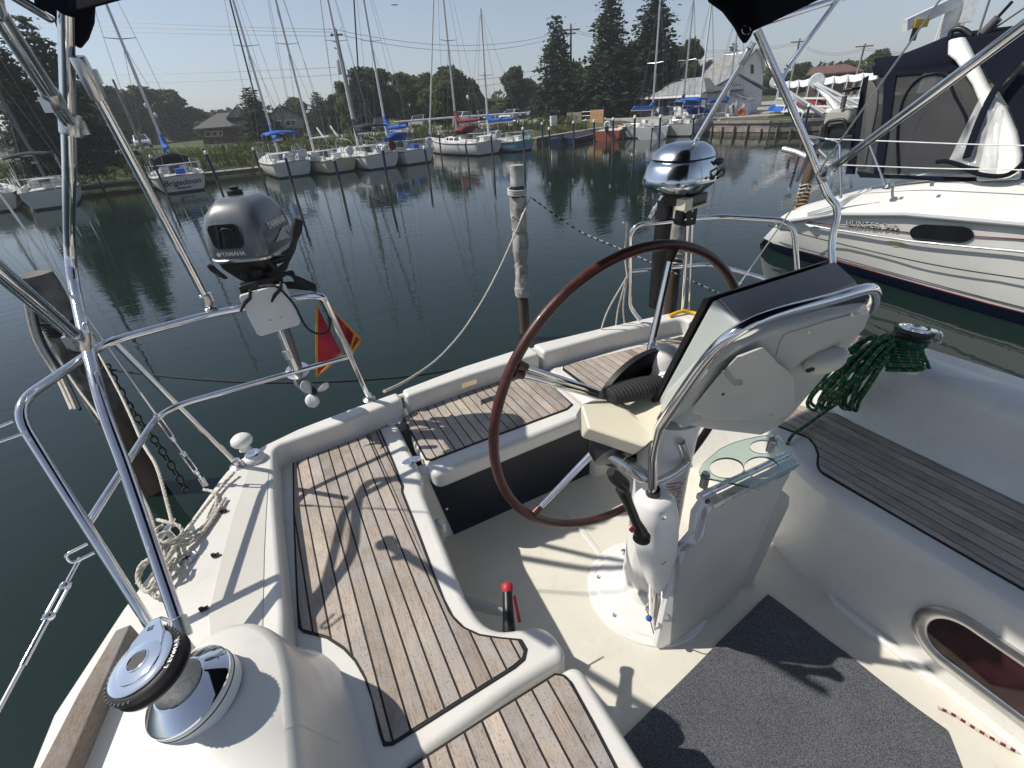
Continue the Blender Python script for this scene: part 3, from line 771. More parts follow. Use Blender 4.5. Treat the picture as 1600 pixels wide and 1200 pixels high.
# the autopilot drive ring on the wheel: a flat black ring with a web
md_ = MB(); 
prof = [(.140, -.012), (.140, .012), (.204, .014), (.212, .010), (.212, -.010), (.204, -.014), (.140, -.012)]
md_.lathe(prof, WC+V((0, -.062, 0)), (0, 1, 0), 64)
ring = md_.obj('drive_ring', 'black', wh, smooth=40, fix=True)
MB().lathe([(.04, -.004), (.145, -.004), (.145, .004), (.04, .004)], WC+V((0, -.062, 0)), (0, 1, 0), 48).obj('web', 'black', ring, smooth=40)
for k in range(6):
    a = k*1.047+.4; MB().lathe([(.009, 0), (.008, .003), (0, .004)], WC+V((math.cos(a)*.172, -.077, math.sin(a)*.172)), (0, -1, 0), 14).obj('bolt', 'rubber', ring, smooth=40)

# ================================================================ steering pedestal and instrument pod
pd = thing('steering_pedestal', 'cream steering pedestal with instrument pod, compass and guard rail ahead of the wheel', 'pedestal', (.92, .80, ZF))
def pxs(lst): return [PY(u, v, y) for u, v, y in lst]
# base
MB().lathe([(.235, -.002), (.232, .006), (.222, .009), (.205, .009), (.200, .016), (.186, .020), (.150, .024), (.105, .040), (.092, .075)], (.92, .80, ZF), (0, 0, 1), 56).obj('base_flange', 'white', pd, smooth=40)
for a in (2.4, 3.3, 4.2, 5.1, .6):
    MB().lathe([(.008, 0), (.008, .003), (.004, .004), (0, .002)], (.92+.193*math.cos(a), .80+.193*math.sin(a), ZF+.018), (0, 0, 1), 12).obj('bolt', 'steel_satin', pd, smooth=40)
cb = PY(975, 862, .86); 
MB().lathe([(.010, 0), (.010, .012), (.013, .014), (.013, .028), (.007, .034), (0, .035)], P(975, 868, ZF+.02), (0, 0, 1), 16).obj('plug', 'chrome', pd, smooth=40)
# column, tapering
MB().lathe([(.095, .05), (.088, .30), (.086, .62), (.092, .80), (.10, .86)], (.93, .82, ZF), (0, 0, 1), 40).obj('column', 'white', pd, smooth=40)
lb = MB()
for k in range(11):
    z = 1.205+k*.013
    a0 = R(236); a1 = R(236+rnd.uniform(34, 46))
    n = 10
    for j in range(n):
        if rnd.random() < .22: continue
        b0 = a0+(a1-a0)*j/n; b1 = a0+(a1-a0)*(j+.8)/n
        rr = .0885
        q = [V((.93+rr*math.cos(t), .82+rr*math.sin(t), zz)) for t, zz in ((b0, z), (b1, z), (b1, z+.004), (b0, z+.004))]
        lb.add(q, [(0, 1, 2, 3)])
lb.obj('caution_label', 'red', pd, smooth=None, label='small label printed in red on the column')
# folding grab tube round the pod
gt = pxs([(1020, 960, .655), (1021, 900, .66), (1019, 800, .665), (1020, 705, .665), (1030, 668, .655), (1076, 600, .60), (1118, 545, .555), (1160, 513, .525), (1215, 490, .515), (1300, 467, .50), (1352, 452, .492), (1366, 457, .50), (1364, 475, .53), (1345, 500, .57)])
gp = bend([gt[0], gt[2], gt[3], gt[4]], .05)[:-1]+smoothpath(gt[4:], 6)
tubeobj('guard_rail', gp, .0128, 'steel', pd, 18)
g2 = pxs([(1036, 1000, .64), (1038, 935, .65), (1039, 900, .66)])
tubeobj('support_tube', g2, .012, 'steel', pd, 14)
tubeobj('support_tube', pxs([(1024, 1005, .64), (1022, 960, .652), (1022, 920, .66)]), .012, 'steel', pd, 14)
tubeobj('bent_tube', bend(pxs([(1064, 690, .72), (1076, 722, .72), (1045, 745, .70), (1008, 760, .68)]), .035), .0125, 'steel_satin', pd, 16)
# instrument box: screen faces aft, seen from behind and above
xl, xr = .80, 1.215
A_ = [(.635, 2.012), (.556, 1.978), (.662, 1.640), (.757, 1.672)]
ib = MB().loft([[(x, y, z) for y, z in A_] for x in (xl, xr)]).obj('instrument_box', 'podside', pd, smooth=None, bevel=.010, segs=4, fix=True)
tp4 = [(x, y+dy, z+.0015) for (y, z), dy in ((A_[0], -.012), (A_[1], .006)) for x in (xl+.008, xr-.008)]
MB().slab([tp4[0], tp4[1], tp4[3], tp4[2]], (0, 0, .003)).obj('top_strip', 'poddark', ib, smooth=None, bevel=.001)
# dark bezel standing proud on the screen side
B_ = [(.640, 2.015), (.656, 2.008), (.775, 1.672), (.760, 1.668)]
MB().loft([[(x, y, z) for y, z in B_] for x in (xl-.004, xr+.004)]).obj('bezel', 'black', ib, smooth=None, bevel=.003, fix=True)
MB().loft([[(x, y-.028, z-.012) for y, z in ((.575, 1.975), (.552, 1.968), (.605, 1.80), (.625, 1.81))] for x in (xl+.02, xr-.01)]).obj('gap_shade', 'black', pd, smooth=None, fix=True)  # black slab stands in for the shade in the gap between box and shell
# forward shell of the pod, faceted, seen from ahead
shell = MB()
o_px = [(1150, 535, .530), (1205, 507, .512), (1300, 481, .497), (1352, 473, .492), (1360, 490, .50), (1352, 512, .52), (1285, 592, .58), (1238, 648, .63), (1215, 668, .645), (1190, 680, .655), (1120, 672, .675), (1062, 662, .69), (1042, 652, .69), (1060, 618, .66), (1105, 568, .58)]
i_px = [(1160, 541, .515), (1207, 519, .500), (1300, 496, .482), (1340, 488, .478), (1344, 495, .484), (1338, 512, .505), (1280, 585, .56), (1232, 640, .61), (1212, 655, .622), (1189, 666, .632), (1122, 660, .652), (1068, 650, .668), (1056, 645, .668), (1070, 617, .64), (1115, 572, .562)]
O = pxs(o_px); I = pxs(i_px); Bk = [p_+V((.01, .045, -.02)) for p_ in O]
shell.loft([Bk, O, I], cap=True)
sh = shell.obj('pod_shell', 'pod', pd, smooth=20, fix=True, bevel=.006, segs=3)
rp = pxs([(1150, 556, .508), (1185, 542, .500), (1208, 566, .520), (1233, 586, .535), (1238, 640, .590), (1210, 654, .606), (1122, 655, .640), (1074, 645, .655), (1118, 590, .565)])
MB().slab(rp, (.002, -.012, .004)).obj('raised_panel', 'pod', sh, smooth=None, bevel=.007, segs=3)
for u, v, y in ((1090, 640, .64), (1180, 560, .505), (1205, 648, .60), (1330, 492, .478), (1262, 520, .498)):
    MB().lathe([(.0045, 0), (.004, .002), (0, .0022)], PY(u, v, y-.004), (0, -1, .25), 12).obj('screw', 'steel_satin', sh, smooth=50)
MB().tube([p_+V((0, -.002, 0)) for p_ in pxs([(1211, 556, .508), (1217, 532, .497), (1225, 521, .492), (1290, 501, .484), (1338, 489, .479)])], .0012, 5).obj('seam', 'poddark', sh, smooth=60)
MB().slab(pxs([(1127, 580, .538), (1134, 576, .536), (1160, 596, .540), (1158, 602, .543), (1146, 602, .547)]), (0, -.003, 0)).obj('slot', 'poddark', sh, smooth=None, bevel=.002)
# little hooded lamp on the shell
ce = PY(1288, 566, .515); xr_ = (PY(1325, 556, .525)-PY(1255, 577, .565)).normalized()
lp = MB(); upv = V((0, -.35, .9)); 
rotm = Matrix((xr_, xr_.cross(upv).normalized()*-1, (xr_.cross(upv).normalized()*-1).cross(xr_)*-1)).transposed()
lp.sphere(ce, .052, 24, 14, (1, .55, .50), rotm)
lo = lp.obj('hooded_lamp', 'cream', pd, smooth=60)
MB().sphere(ce+V((.004, -.004, .014)), .049, 24, 12, (.98, .52, .36), rotm).obj('hood', 'pod', lo, smooth=60)
MB().box(PY(1266, 578, .478), (.020, .008, .008), rz=-.1).obj('lamp_slot', 'black', lo, smooth=None, bevel=.002)
# cream engine panel housing on the starboard side
nm = dict(a=(908, 632, .84), b=(932, 622, .88), c=(977, 626, .85), d=(1024, 610, .80), e=(1046, 624, .74), f=(1029, 652, .70), g=(1027, 680, .665), h=(1007, 699, .66), i=(919, 670, .77), m1=(968, 634, .79), m2=(995, 655, .735), m3=(1016, 684, .672))
K = {k: PY(*v) for k, v in nm.items()}
ks = list(K); idx = {k: n for n, k in enumerate(ks)}
ol = 'abcdefghi'; vs = [K[k] for k in ks]+[K[k]+V((.02, .055, -.075)) for k in ol]
fs = [tuple(idx[k] for k in ('a', 'i', 'h', 'm3', 'm2', 'm1')), tuple(idx[k] for k in ('a', 'm1', 'm2', 'c', 'b')), (idx['m2'], idx['f'], idx['e'], idx['d'], idx['c']), (idx['m2'], idx['m3'], idx['g'], idx['f']), (idx['m3'], idx['h'], idx['g'])]
nb = len(ks)
for n in range(9):
    n2 = (n+1) % 9; fs.append((idx[ol[n]], idx[ol[n2]], nb+n2, nb+n))
fs.append(tuple(nb+n for n in range(9)))
MB().add(vs, fs).obj('panel_housing', 'cream', pd, smooth=None, fix=True, bevel=.007, segs=4)
# black under-body below it
MB().lathe([(0, -.03), (.075, -.028), (.09, 0), (.085, .035), (0, .04)], PY(965, 690, .81), (-.1, -.6, -.35), 28).obj('drive_cover', 'black', pd, smooth=50)
# ribbed black compass cover, white dome behind
ns = 64; rgs = []
ca, cc_ = PY(950, 619, .82), PY(1032, 598, .78)
for k in range(ns):
    t = k/(ns-1); c_ = ca.lerp(cc_, t); s_ = (.021+.007*math.sin(t*3.1))*(1+.06*(k//2 % 2))*(.75 if k in (0, ns-1) else 1)
    rgs.append([c_+V((0, math.cos(a)*s_*1.35, math.sin(a)*s_*.95)) for a in [2*math.pi*j/20 for j in range(20)]])
MB().loft(rgs).obj('ribbed_cover', 'rubber', pd, smooth=50)
cd = PY(1040, 572, .865)
MB().lathe([(.066, -.035), (.068, -.012), (.060, -.005), (.060, .0), (.052, .006), (.049, .03), (.040, .052), (.022, .066), (0, .071)], cd, (-.18, .30, 1), 36).obj('compass_dome', 'white', pd, smooth=40)
# aluminium shaft
sa, sb = PY(943, 702, .82), PY(1012, 748, .69)
dd = (sb-sa)
MB().lathe([(.019, 0), (.021, .004), (.021, dd.length*.45), (.0195, dd.length*.46), (.0195, dd.length*.56), (.0215, dd.length*.57), (.0215, dd.length*.92), (.016, dd.length)], sa, dd, 28).obj('throttle_shaft', 'steel_satin', pd, smooth=40)
# engine control casing
cs = MB(); rr = []
for v_, hw, dy, yy in ((771, .022, .022, .665), (773, .040, .040, .665), (779, .052, .05, .665), (800, .060, .058, .668), (830, .062, .060, .668), (865, .055, .054, .665), (895, .040, .042, .66), (912, .027, .030, .66), (918, .018, .02, .66)):
    u_ = 1023+ (v_-771)*.02+ (0 if v_ > 790 else 0)
    c_ = PY(u_, v_, yy)
    rr.append([c_+V((math.copysign(abs(math.cos(a))**.7, math.cos(a))*hw, math.copysign(abs(math.sin(a))**.7, math.sin(a))*dy, 0)) for a in [2*math.pi*j/28 for j in range(28)]])
cas = cs.loft(rr).obj('control_casing', 'white', pd, smooth=60)
MB().tube([PY(1020, 764, .667), PY(1020, 773, .667)], .020, 20).obj('grommet', 'black', pd, smooth=40)
MB().lathe([(.008, 0), (.009, .006), (.005, .008), (0, .008)], PY(1036, 806, .610), (-.3, -1, .3), 12).obj('screw', 'steel', cas, smooth=40)
for v0 in (880,):
    MB().box(PY(1037, v0, .603), (.018, .004, .004)).obj('screw', 'steel_satin', cas, smooth=None)
piv = PY(1001, 832, .628); kn_ = PY(972, 763, .66); 
lv = MB().tube([piv, piv.lerp(kn_, .25), piv.lerp(kn_, .7), kn_], [.020, .013, .014, .018], 14).obj('throttle_lever', 'black', pd, smooth=60, subsurf=0)
MB().tube([PY(954, 737, .67), PY(961, 745, .665), PY(974, 757, .655), PY(977, 765, .652)], [.014, .021, .021, .014], 18, flat=.85).obj('lever_knob', 'black', lv, smooth=60)
MB().lathe([(.024, -.004), (.024, .012), (.018, .016), (0, .016)], PY(1003, 838, .632), (-.7, -.6, 0), 20).obj('lever_boss', 'black', lv, smooth=40)
MB().lathe([(.007, 0), (.007, .012), (0, .014)], PY(990, 825, .63), (-1, -.3, 0), 12).obj('red_button', 'red', lv, smooth=40)
# blue plastic tag with a loop of line on the tube
MB().sphere(PY(1014, 966, .63), .011, 12, 8, (1, 1, .8)).obj('tag', 'bluecover', pd, smooth=60)
MB().tube(smoothpath(pxs([(1014, 942, .63), (1009, 950, .63), (1014, 962, .63), (1020, 985, .63), (1023, 994, .63)])), .0022, 6).obj('cord', 'rope', pd, smooth=60)

# ================================================================ folded cockpit table
tb_ = thing('cockpit_table', 'folded grey cockpit table leaf standing on the sole beside the pedestal', 'table', (1.05, .6, ZF))
face = pxs([(1119, 790, .60), (1106, 804, .60), (1101, 835, .60), (1090, 852, .60), (1074, 862, .60), (1064, 885, .60), (1047, 1018, .585), (1154, 930, .595), (1222, 765, .60), (1236, 738, .60)])
MB().slab(face, (-.006, .030, .004)).obj('leaf', 'tablegrey', tb_, smooth=None, bevel=.002)
edge = pxs([(1107, 776, .62), (1120, 789, .60), (1106, 804, .60), (1101, 835, .60), (1090, 852, .60), (1074, 862, .60), (1064, 885, .60), (1047, 1019, .585), (1026, 1012, .60), (1060, 862, .62), (1072, 850, .62), (1084, 836, .62), (1088, 805, .62)])
MB().slab(edge, (-.004, .022, .002)).obj('leaf_edge', 'white', tb_, smooth=None, bevel=.004)
MB().slab(pxs([(1222, 766, .62), (1234, 776, .615), (1233, 790, .615), (1166, 932, .61), (1156, 926, .615)]), (.004, .03, .0)).obj('leaf', 'tablegrey', tb_, smooth=None, bevel=.002)
MB().slab(pxs([(1140, 948, .60), (1152, 935, .60), (1112, 975, .60), (1050, 1012, .60), (1052, 1000, .62)][:4]), (0, .01, .0)).obj('foot_rail', 'steel_satin', tb_, smooth=None)
ra, rb_ = PY(1108, 788, .595), PY(1243, 722, .60)
MB().beam(ra, rb_, .030, .018).obj('support_bar', 'steel_satin', tb_, smooth=None, bevel=.004)
tubeobj('support_bar', [ra+V((0, .035, .002)), rb_+V((0, .035, .002))], .011, 'steel', tb_, 14)
MB().box(PY(1108, 778, .615), (.05, .055, .02), rz=.1).obj('bracket', 'white', tb_, smooth=None, bevel=.004)
MB().lathe([(.008, 0), (.008, .003), (0, .004)], PY(1105, 783, .588), (-.3, -1, .2), 12).obj('screw', 'black', tb_, smooth=40)
for q in ((1130, 790), (1159, 773)):
    MB().lathe([(.005, 0), (.004, .003), (0, .003)], PY(*q, .599), (0, -1, 0), 10).obj('screw', 'steel_satin', tb_, smooth=40)
ZG = 1.40
gl = thing('glass_holder', 'clear green glass drinks holder with three round cut-outs on the table bracket', 'cup holder', (1.05, .52, ZG))
cu = bpy.data.curves.new('g', 'CURVE'); cu.dimensions = '2D'; cu.fill_mode = 'BOTH'; cu.extrude = .003; cu.bevel_depth = .0006
def spl(pts):
    s = cu.splines.new('POLY'); s.points.add(len(pts)-1); s.use_cyclic_u = True
    for i, p_ in enumerate(pts): s.points[i].co = (p_[0], p_[1], 0, 1)
spl(pl(ZG, [(1093, 736), (1097, 727), (1106, 718), (1125, 702), (1145, 693), (1165, 687), (1190, 682), (1210, 680), (1217, 683), (1226, 693), (1244, 725), (1243, 731), (1188, 764), (1180, 764), (1159, 759), (1116, 750), (1098, 747), (1094, 743)]))
for cx_, cy_, rx_, ry_ in ((1135, 732, 27, 16), (1189, 731, 27, 17), (1193, 699, 22, 11)):
    spl(pl(ZG, [(cx_+rx_*math.cos(a), cy_+ry_*math.sin(a)) for a in [2*math.pi*k/32 for k in range(32)]]))
to = bpy.data.objects.new('g', cu); COL.objects.link(to)
me = bpy.data.meshes.new_from_object(to.evaluated_get(bpy.context.evaluated_depsgraph_get())); bpy.data.objects.remove(to)
me.transform(Matrix.Translation(V((0, 0, ZG))-ORG[gl.name])); me.materials.clear(); me.materials.append(M['glass_green'])
o = bpy.data.objects.new('glass_plate', me); _link(o, gl, ORG[gl.name])
for u, v in ((1103, 741), (1208, 686)):
    p_ = P(u, v, ZG)
    MB().lathe([(.013, -.05), (.013, -.004)], p_, (0, 0, 1), 20).obj('spacer', 'steel_satin', gl, smooth=40)
    MB().lathe([(.010, .004), (.010, .007), (.004, .009), (0, .007)], p_, (0, 0, 1), 16).obj('cap_screw', 'steel', gl, smooth=40)

# ================================================================ winches
def winch(name, label, o_, ax, arm, sc=1.0):
    t = thing(name, label, 'winch', o_, 'two chrome self tailing winches on the coamings')
    ax = V(ax).normalized(); xr_ = V(arm); xr_ = (xr_-ax*xr_.dot(ax)).normalized(); yr = ax.cross(xr_)
    def A(prof, n, m, seg=56, sm=35, par=t): return MB().lathe([(r_*sc, h*sc) for r_, h in prof], o_, ax, seg, xr_).obj(n, m, par, smooth=sm)
    A([(.083, -.012), (.083, .022), (.0815, .024)], 'base_skirt', 'white')
    A([(.0815, .024), (.083, .026), (.083, .030), (.080, .034), (.050, .056), (.047, .058)], 'base_cone', 'chrome')
    A([(.0835, .0125), (.0842, .014), (.0835, .0155)], 'groove', 'black')
    A([(.050, .050), (.044, .060), (.0405, .075), (.040, .095), (.043, .108), (.05, .116)], 'drum', 'cast')
    j = A([(.048, .112), (.066, .118), (.0675, .124), (.062, .130), (.0615, .133), (.0675, .139), (.0665, .150), (.060, .1535), (.054, .1545)], 'jaw_ring', 'black', 72)
    tm = MB()
    for k in range(44):
        a = 2*math.pi*k/44
        if -.95 < (a-4.1) < .62: continue
        c_ = o_+(ax*.1500+(xr_*math.cos(a)+yr*math.sin(a))*.0640)*sc
        rm = Matrix((xr_*math.cos(a)+yr*math.sin(a), -xr_*math.sin(a)+yr*math.cos(a), ax)).transposed()
        tm.box(c_, (.0075*sc, .0018*sc, .0035*sc), rot=rm)
    tm.obj('grip_teeth', 'mastdark', j, smooth=None)['kind'] = 'stuff'
    A([(.057, .154), (.057, .158), (.050, .1605), (.041, .161), (.040, .163), (.028, .1655), (.021, .166), (.0205, .1675), (.018, .168), (.0165, .166)], 'top_plate', 'chrome')
    A([(.0165, .167), (.0155, .150), (0, .149)], 'socket', 'black', 8)
    # feeder arm, tapering outwards over the edge
    ar = MB(); rows = []
    for t_, w_, h_ in ((.020, .046, .160), (.045, .040, .161), (.066, .024, .161), (.080, .014, .160), (.088, .010, .155)):
        rows.append([o_+(xr_*t_+yr*s_*w_/2*1.6+ax*(h_+d__))*sc for s_, d__ in ((-1, -.004), (1, -.004), (1, .003), (-1, .003))])
    ar.loft(rows).obj('feeder_arm', 'chrome', t, smooth=40, fix=True, bevel=.0015, segs=2)
    MB().tube([o_+(xr_*a+yr*b+ax*c)*sc for a, b, c in ((.084, -.006, .156), (.092, -.004, .135), (.096, .006, .120), (.090, .016, .112))], .0045*sc, 10).obj('feeder_hook', 'chrome', t, smooth=60)
    return t, ax, xr_, yr, j
w1o = V((-.402, .738, 1.418))
w1, wax, wx, wy, wj = winch('winch', 'chrome self tailing winch on the near starboard coaming beside the teak toe rail', w1o, (-.24, .02, 1), (.22, .95, 0))
# maker's name round the jaw ring
for k, ch in enumerate('LEWMAR'):
    a = math.atan2(-.85, -.35)+.3+(k-2.5)*.155
    dirn = wx*math.cos(a+math.atan2(wy.y, wx.y)*0)+wy*math.sin(a)
    c_ = w1o+wax*.1528+dirn*.0628
    tn = wax.cross(dirn)
    text_mesh('maker_letter', ch, .0125, 'steel_satin', wj, frame(c_+wax*.0012, tn, -dirn), .0003, .0002)
w2o = V((2.055, .715, 1.418))
winch('winch', 'chrome winch on the far port coaming wrapped with green rope', w2o, (.16, .0, 1), (.45, -.8, 0), .95)
text_mesh('size_mark', 'EZ', .011, 'black', w1, frame(w1o+wax*.1645+wx*.062, -wy, wx), .0003)

# ================================================================ ropes
def rope3(name, pts, r_, m, parent, n=6, twist=None, lay=9.0, seg=6):
    """laid rope of three strands"""
    path = smoothpath(pts, n); L_ = [0]
    for i in range(1, len(path)): L_.append(L_[-1]+(path[i]-path[i-1]).length)
    # resample finely enough for the lay
    step = r_*1.6; tot = L_[-1]; k = max(8, int(tot/step)); rs = []; j = 0
    for i in range(k+1):
        s_ = tot*i/k
        while j < len(L_)-2 and L_[j+1] < s_: j += 1
        t_ = (s_-L_[j])/max(1e-9, L_[j+1]-L_[j]); rs.append(path[j].lerp(path[j+1], min(1, max(0, t_))))
    mb_ = MB()
    for st in range(3):
        q = []; x = None
        for i, p_ in enumerate(rs):
            T = (rs[min(i+1, k)]-rs[max(i-1, 0)]).normalized()
            x = T.orthogonal().normalized() if x is None else (x-T*x.dot(T)).normalized()
            y = T.cross(x); a = 2*math.pi*st/3+tot*i/k/(r_*lay)*2*math.pi
            q.append(p_+(x*math.cos(a)+y*math.sin(a))*r_*.48)
        mb_.tube(q, r_*.56, seg)
    return mb_.obj(name, m, parent, smooth=80)
# mooring line heaped on the starboard quarter cleat
ml = thing('mooring_rope', 'beige laid mooring rope hitched in a heap on the starboard stern cleat', 'rope', P(262, 850, ZD))
clt = thing('stern_cleat', 'polished stern cleat under the beige mooring rope on the starboard quarter', 'cleat', P(262, 850, ZD))
cq = P(262, 850, ZD)
MB().tube([cq+V((-.03, -.06, .045)), cq+V((-.01, -.02, .04)), cq+V((.01, .02, .04)), cq+V((.03, .06, .045))], [.006, .010, .010, .006], 12).obj('horn', 'steel', clt, smooth=60)
for s_ in (-1, 1): MB().tube([cq+V((.01*s_, .02*s_, 0)), cq+V((.01*s_, .02*s_, .04))], [.013, .009], 12).obj('post', 'steel', clt, smooth=60)
def D(u, v, h): return P(u, v, ZD+h)
rp_ = .0062
coils = [
 [D(366, 738, .02), D(345, 762, .012), D(318, 795, .02), D(292, 830, .045), D(268, 862, .055), D(250, 900, .04), D(232, 925, .02), D(215, 905, .02), D(222, 880, .04), D(250, 868, .06)],
 [D(318, 765, .01), D(335, 770, .012), D(338, 790, .012), D(318, 822, .012), D(290, 838, .03), D(262, 845, .06), D(248, 860, .06), D(258, 885, .06), D(272, 872, .05)],
 [D(352, 778, .01), D(332, 812, .01), D(308, 838, .012), D(280, 846, .03), D(262, 832, .07), D(246, 838, .075), D(252, 858, .07), D(268, 880, .04), D(258, 912, .02), D(240, 905, .02)],
 [D(340, 795, .01), D(318, 830, .012), D(290, 852, .02), D(268, 850, .05), D(254, 870, .05), D(262, 895, .03), D(280, 870, .012), D(275, 852, .03)],
 [D(246, 812, .07), D(262, 816, .08), D(280, 822, .07), D(284, 835, .06), D(262, 848, .07), D(246, 842, .075), D(244, 828, .07), D(256, 820, .07)],
 [D(215, 912, .01), D(222, 890, .02), D(240, 870, .04), D(252, 880, .04), D(240, 908, .02), D(226, 925, .012)],
 [D(283, 895, .012), D(270, 905, .014), D(258, 925, .012), D(246, 935, .012), D(240, 920, .02), D(262, 890, .05)],
]
for c_ in coils: rope3('rope_coil', c_, rp_, 'rope', ml)
# its two legs to the piling out to starboard
PL = PY(75, 520, 3.9)
rope3('rope_leg', [D(270, 822, .07), D(262, 790, .06)]+[PX(245, 730, -.62), PY(222, 690, 2.05), PY(190, 620, 2.6), PY(150, 545, 3.6)], rp_, 'rope', ml, seg=5)
rope3('rope_leg', [D(244, 850, .06), D(238, 815, .05)]+[PX(222, 775, -.70), PY(200, 735, 2.05), PY(160, 660, 2.6), PY(110, 590, 3.5), PY(60, 505, 3.85)], rp_, 'rope', ml, seg=5)
# white line from the starboard quarter out to the middle piling
wl = thing('white_line', 'white line sagging from the transom up to the wrapped middle piling', 'rope', P(600, 612, ZD))
tp5 = PY(829, 308, 4.30)
a_ = P(600, 612, ZD)
rope3('line', [a_, PY(640, 592, 2.25), PY(690, 555, 2.7), PY(735, 500, 3.2), PY(780, 420, 3.75), tp5], .0085, 'rope', wl, n=8, seg=5)
# two strands of the same kind at the port quarter
w3 = thing('hanging_lines', 'slack white lines hanging from the port stern rail', 'rope', P(985, 500, ZD))
q0 = P(980, 432, ZM)
for e_ in ((938, 520), (962, 512), (976, 508)):
    m_ = ((q0.x+0)/1, )
    end = P(*e_, ZD-.02)
    MB().tube(smoothpath([q0, q0.lerp(end, .5)+V((-.02 if e_[0] < 950 else 0, .02, -.03)), end], 8), .0045, 8).obj('line', 'rope', w3, smooth=60)
MB().tube([P(986, 345, ZR+.03)+V((-.05, 0, 0)), P(980, 348, ZR+.02), P(976, 400, 1.66), q0], .0045, 8).obj('line', 'rope', w3, smooth=60)
# chain and braided lines beyond the stern
ch = thing('speckled_line', 'black and white speckled line from the middle piling towards the port quarter', 'rope', tp5)
def speckle(pts, r_, nm, par, m1='ropedark', m2='rope', step=.05):
    path = smoothpath(pts, 30); mb1, mb2 = MB(), MB()
    tot = 0; seg_ = []
    for i in range(len(path)-1):
        tot += (path[i+1]-path[i]).length
        (mb1 if int(tot/step) % 2 else mb2).tube([path[i], path[i+1]], r_, 6, cap=False)
    mb1.obj(nm, m1, par, smooth=60)['kind'] = 'stuff'; mb2.obj(nm+'_fleck', m2, par, smooth=60)['kind'] = 'stuff'
speckle([tp5, PY(900, 358, 4.0), PY(960, 385, 3.7), PY(1050, 425, 3.3), PY(1160, 475, 2.9)], .008, 'line', ch, step=.035)
dl = thing('dark_mooring_line', 'thin dark line stretched low over the water behind the stern', 'rope', PY(300, 590, 3.2))
MB().tube(smoothpath([PY(150, 575, 3.7), PY(300, 592, 3.25), PY(450, 598, 3.0), PY(620, 590, 2.95), PY(760, 572, 3.1), PY(1000, 552, 3.3)], 10), .008, 8).obj('line', 'ropedark', dl, smooth=60)

# green rope on the port winch
gr = thing('green_rope', 'green flecked rope coiled round the port winch and hanging over the coaming', 'rope', (2.0, .75, 1.3))
def G(u, v, z): return P(u, v, z)
rg_ = .0068
r2 = random.Random(5)
def greenrope(pts, r_=rg_):
    path = smoothpath(pts, 8)
    o_ = MB().tube(path, r_, 8).obj('rope_turn', 'ropegreen', gr, smooth=60)
    fl = MB(); acc = 0
    for i in range(len(path)-1):
        sl_ = (path[i+1]-path[i]); acc += sl_.length
        if acc > .034 and sl_.length > .003:
            acc = 0; T = sl_.normalized(); toc = (CAM-path[i]); n_ = (toc-T*toc.dot(T)).normalized()
            for aa in (-.7, .7):
                nn = (n_+T.cross(n_)*aa).normalized(); b = path[i]+nn*r_*1.01; s2 = T.cross(nn)*r_*.22
                fl.add([b-s2-T*.004, b+s2-T*.002, b+s2+T*.007, b-s2+T*.005], [(0, 1, 2, 3)])
    if fl.f: f_ = fl.obj('fleck', 'fleck', o_, smooth=None); f_['kind'] = 'stuff'
for k in range(5):
    rr_ = .046+.002*k; zc = .070+.0095*k
    ax2 = V((.16, 0, 1)).normalized(); x2 = ax2.orthogonal().normalized(); y2 = ax2.cross(x2)
    greenrope([w2o+ax2*zc*.95+(x2*math.cos(a)+y2*math.sin(a))*rr_ for a in [2*math.pi*j/14 for j in range(15)]])
for k in range(13):
    tx = r2.uniform(1345, 1400); ty = r2.uniform(530, 556)
    bx = 1330-(k*5)+r2.uniform(-12, 12); by = 612+r2.uniform(-8, 28)
    zt = 1.52+r2.uniform(-.02, .03); zb = 1.27+r2.uniform(-.03, .02)
    w_ = r2.uniform(6, 14)
    greenrope([G(1392, 545, 1.50), G(tx, ty-8, zt), G((tx+bx)/2-w_-8, (ty+by)/2-6, (zt+zb)/2+.04), G(bx-w_, by-10, zb+.02), G(bx, by+4, zb-.01), G(bx+w_, by-12, zb+.02), G((tx+bx)/2+w_, (ty+by)/2, (zt+zb)/2+.05), G(tx+10, ty+4, zt-.02)])
for k in range(6):
    yy_ = 548+k*5
    greenrope([G(1345+k*2, yy_+3, 1.47), G(1380, yy_-3, 1.49), G(1410, yy_-2, 1.50), G(1436, yy_-1, 1.49), G(1441, yy_+4, 1.48), G(1425, yy_+6, 1.47), G(1385, yy_+5, 1.47)])
greenrope([G(1322, 622, 1.28), G(1300, 636, 1.20), G(1280, 650, 1.17), G(1255, 668, 1.165), G(1240, 678, 1.165), G(1232, 690, 1.15), G(1228, 702, 1.11), G(1225, 720, 1.05)])
greenrope([G(1441, 552, 1.46), G(1448, 566, 1.44), G(1452, 578, 1.41)])

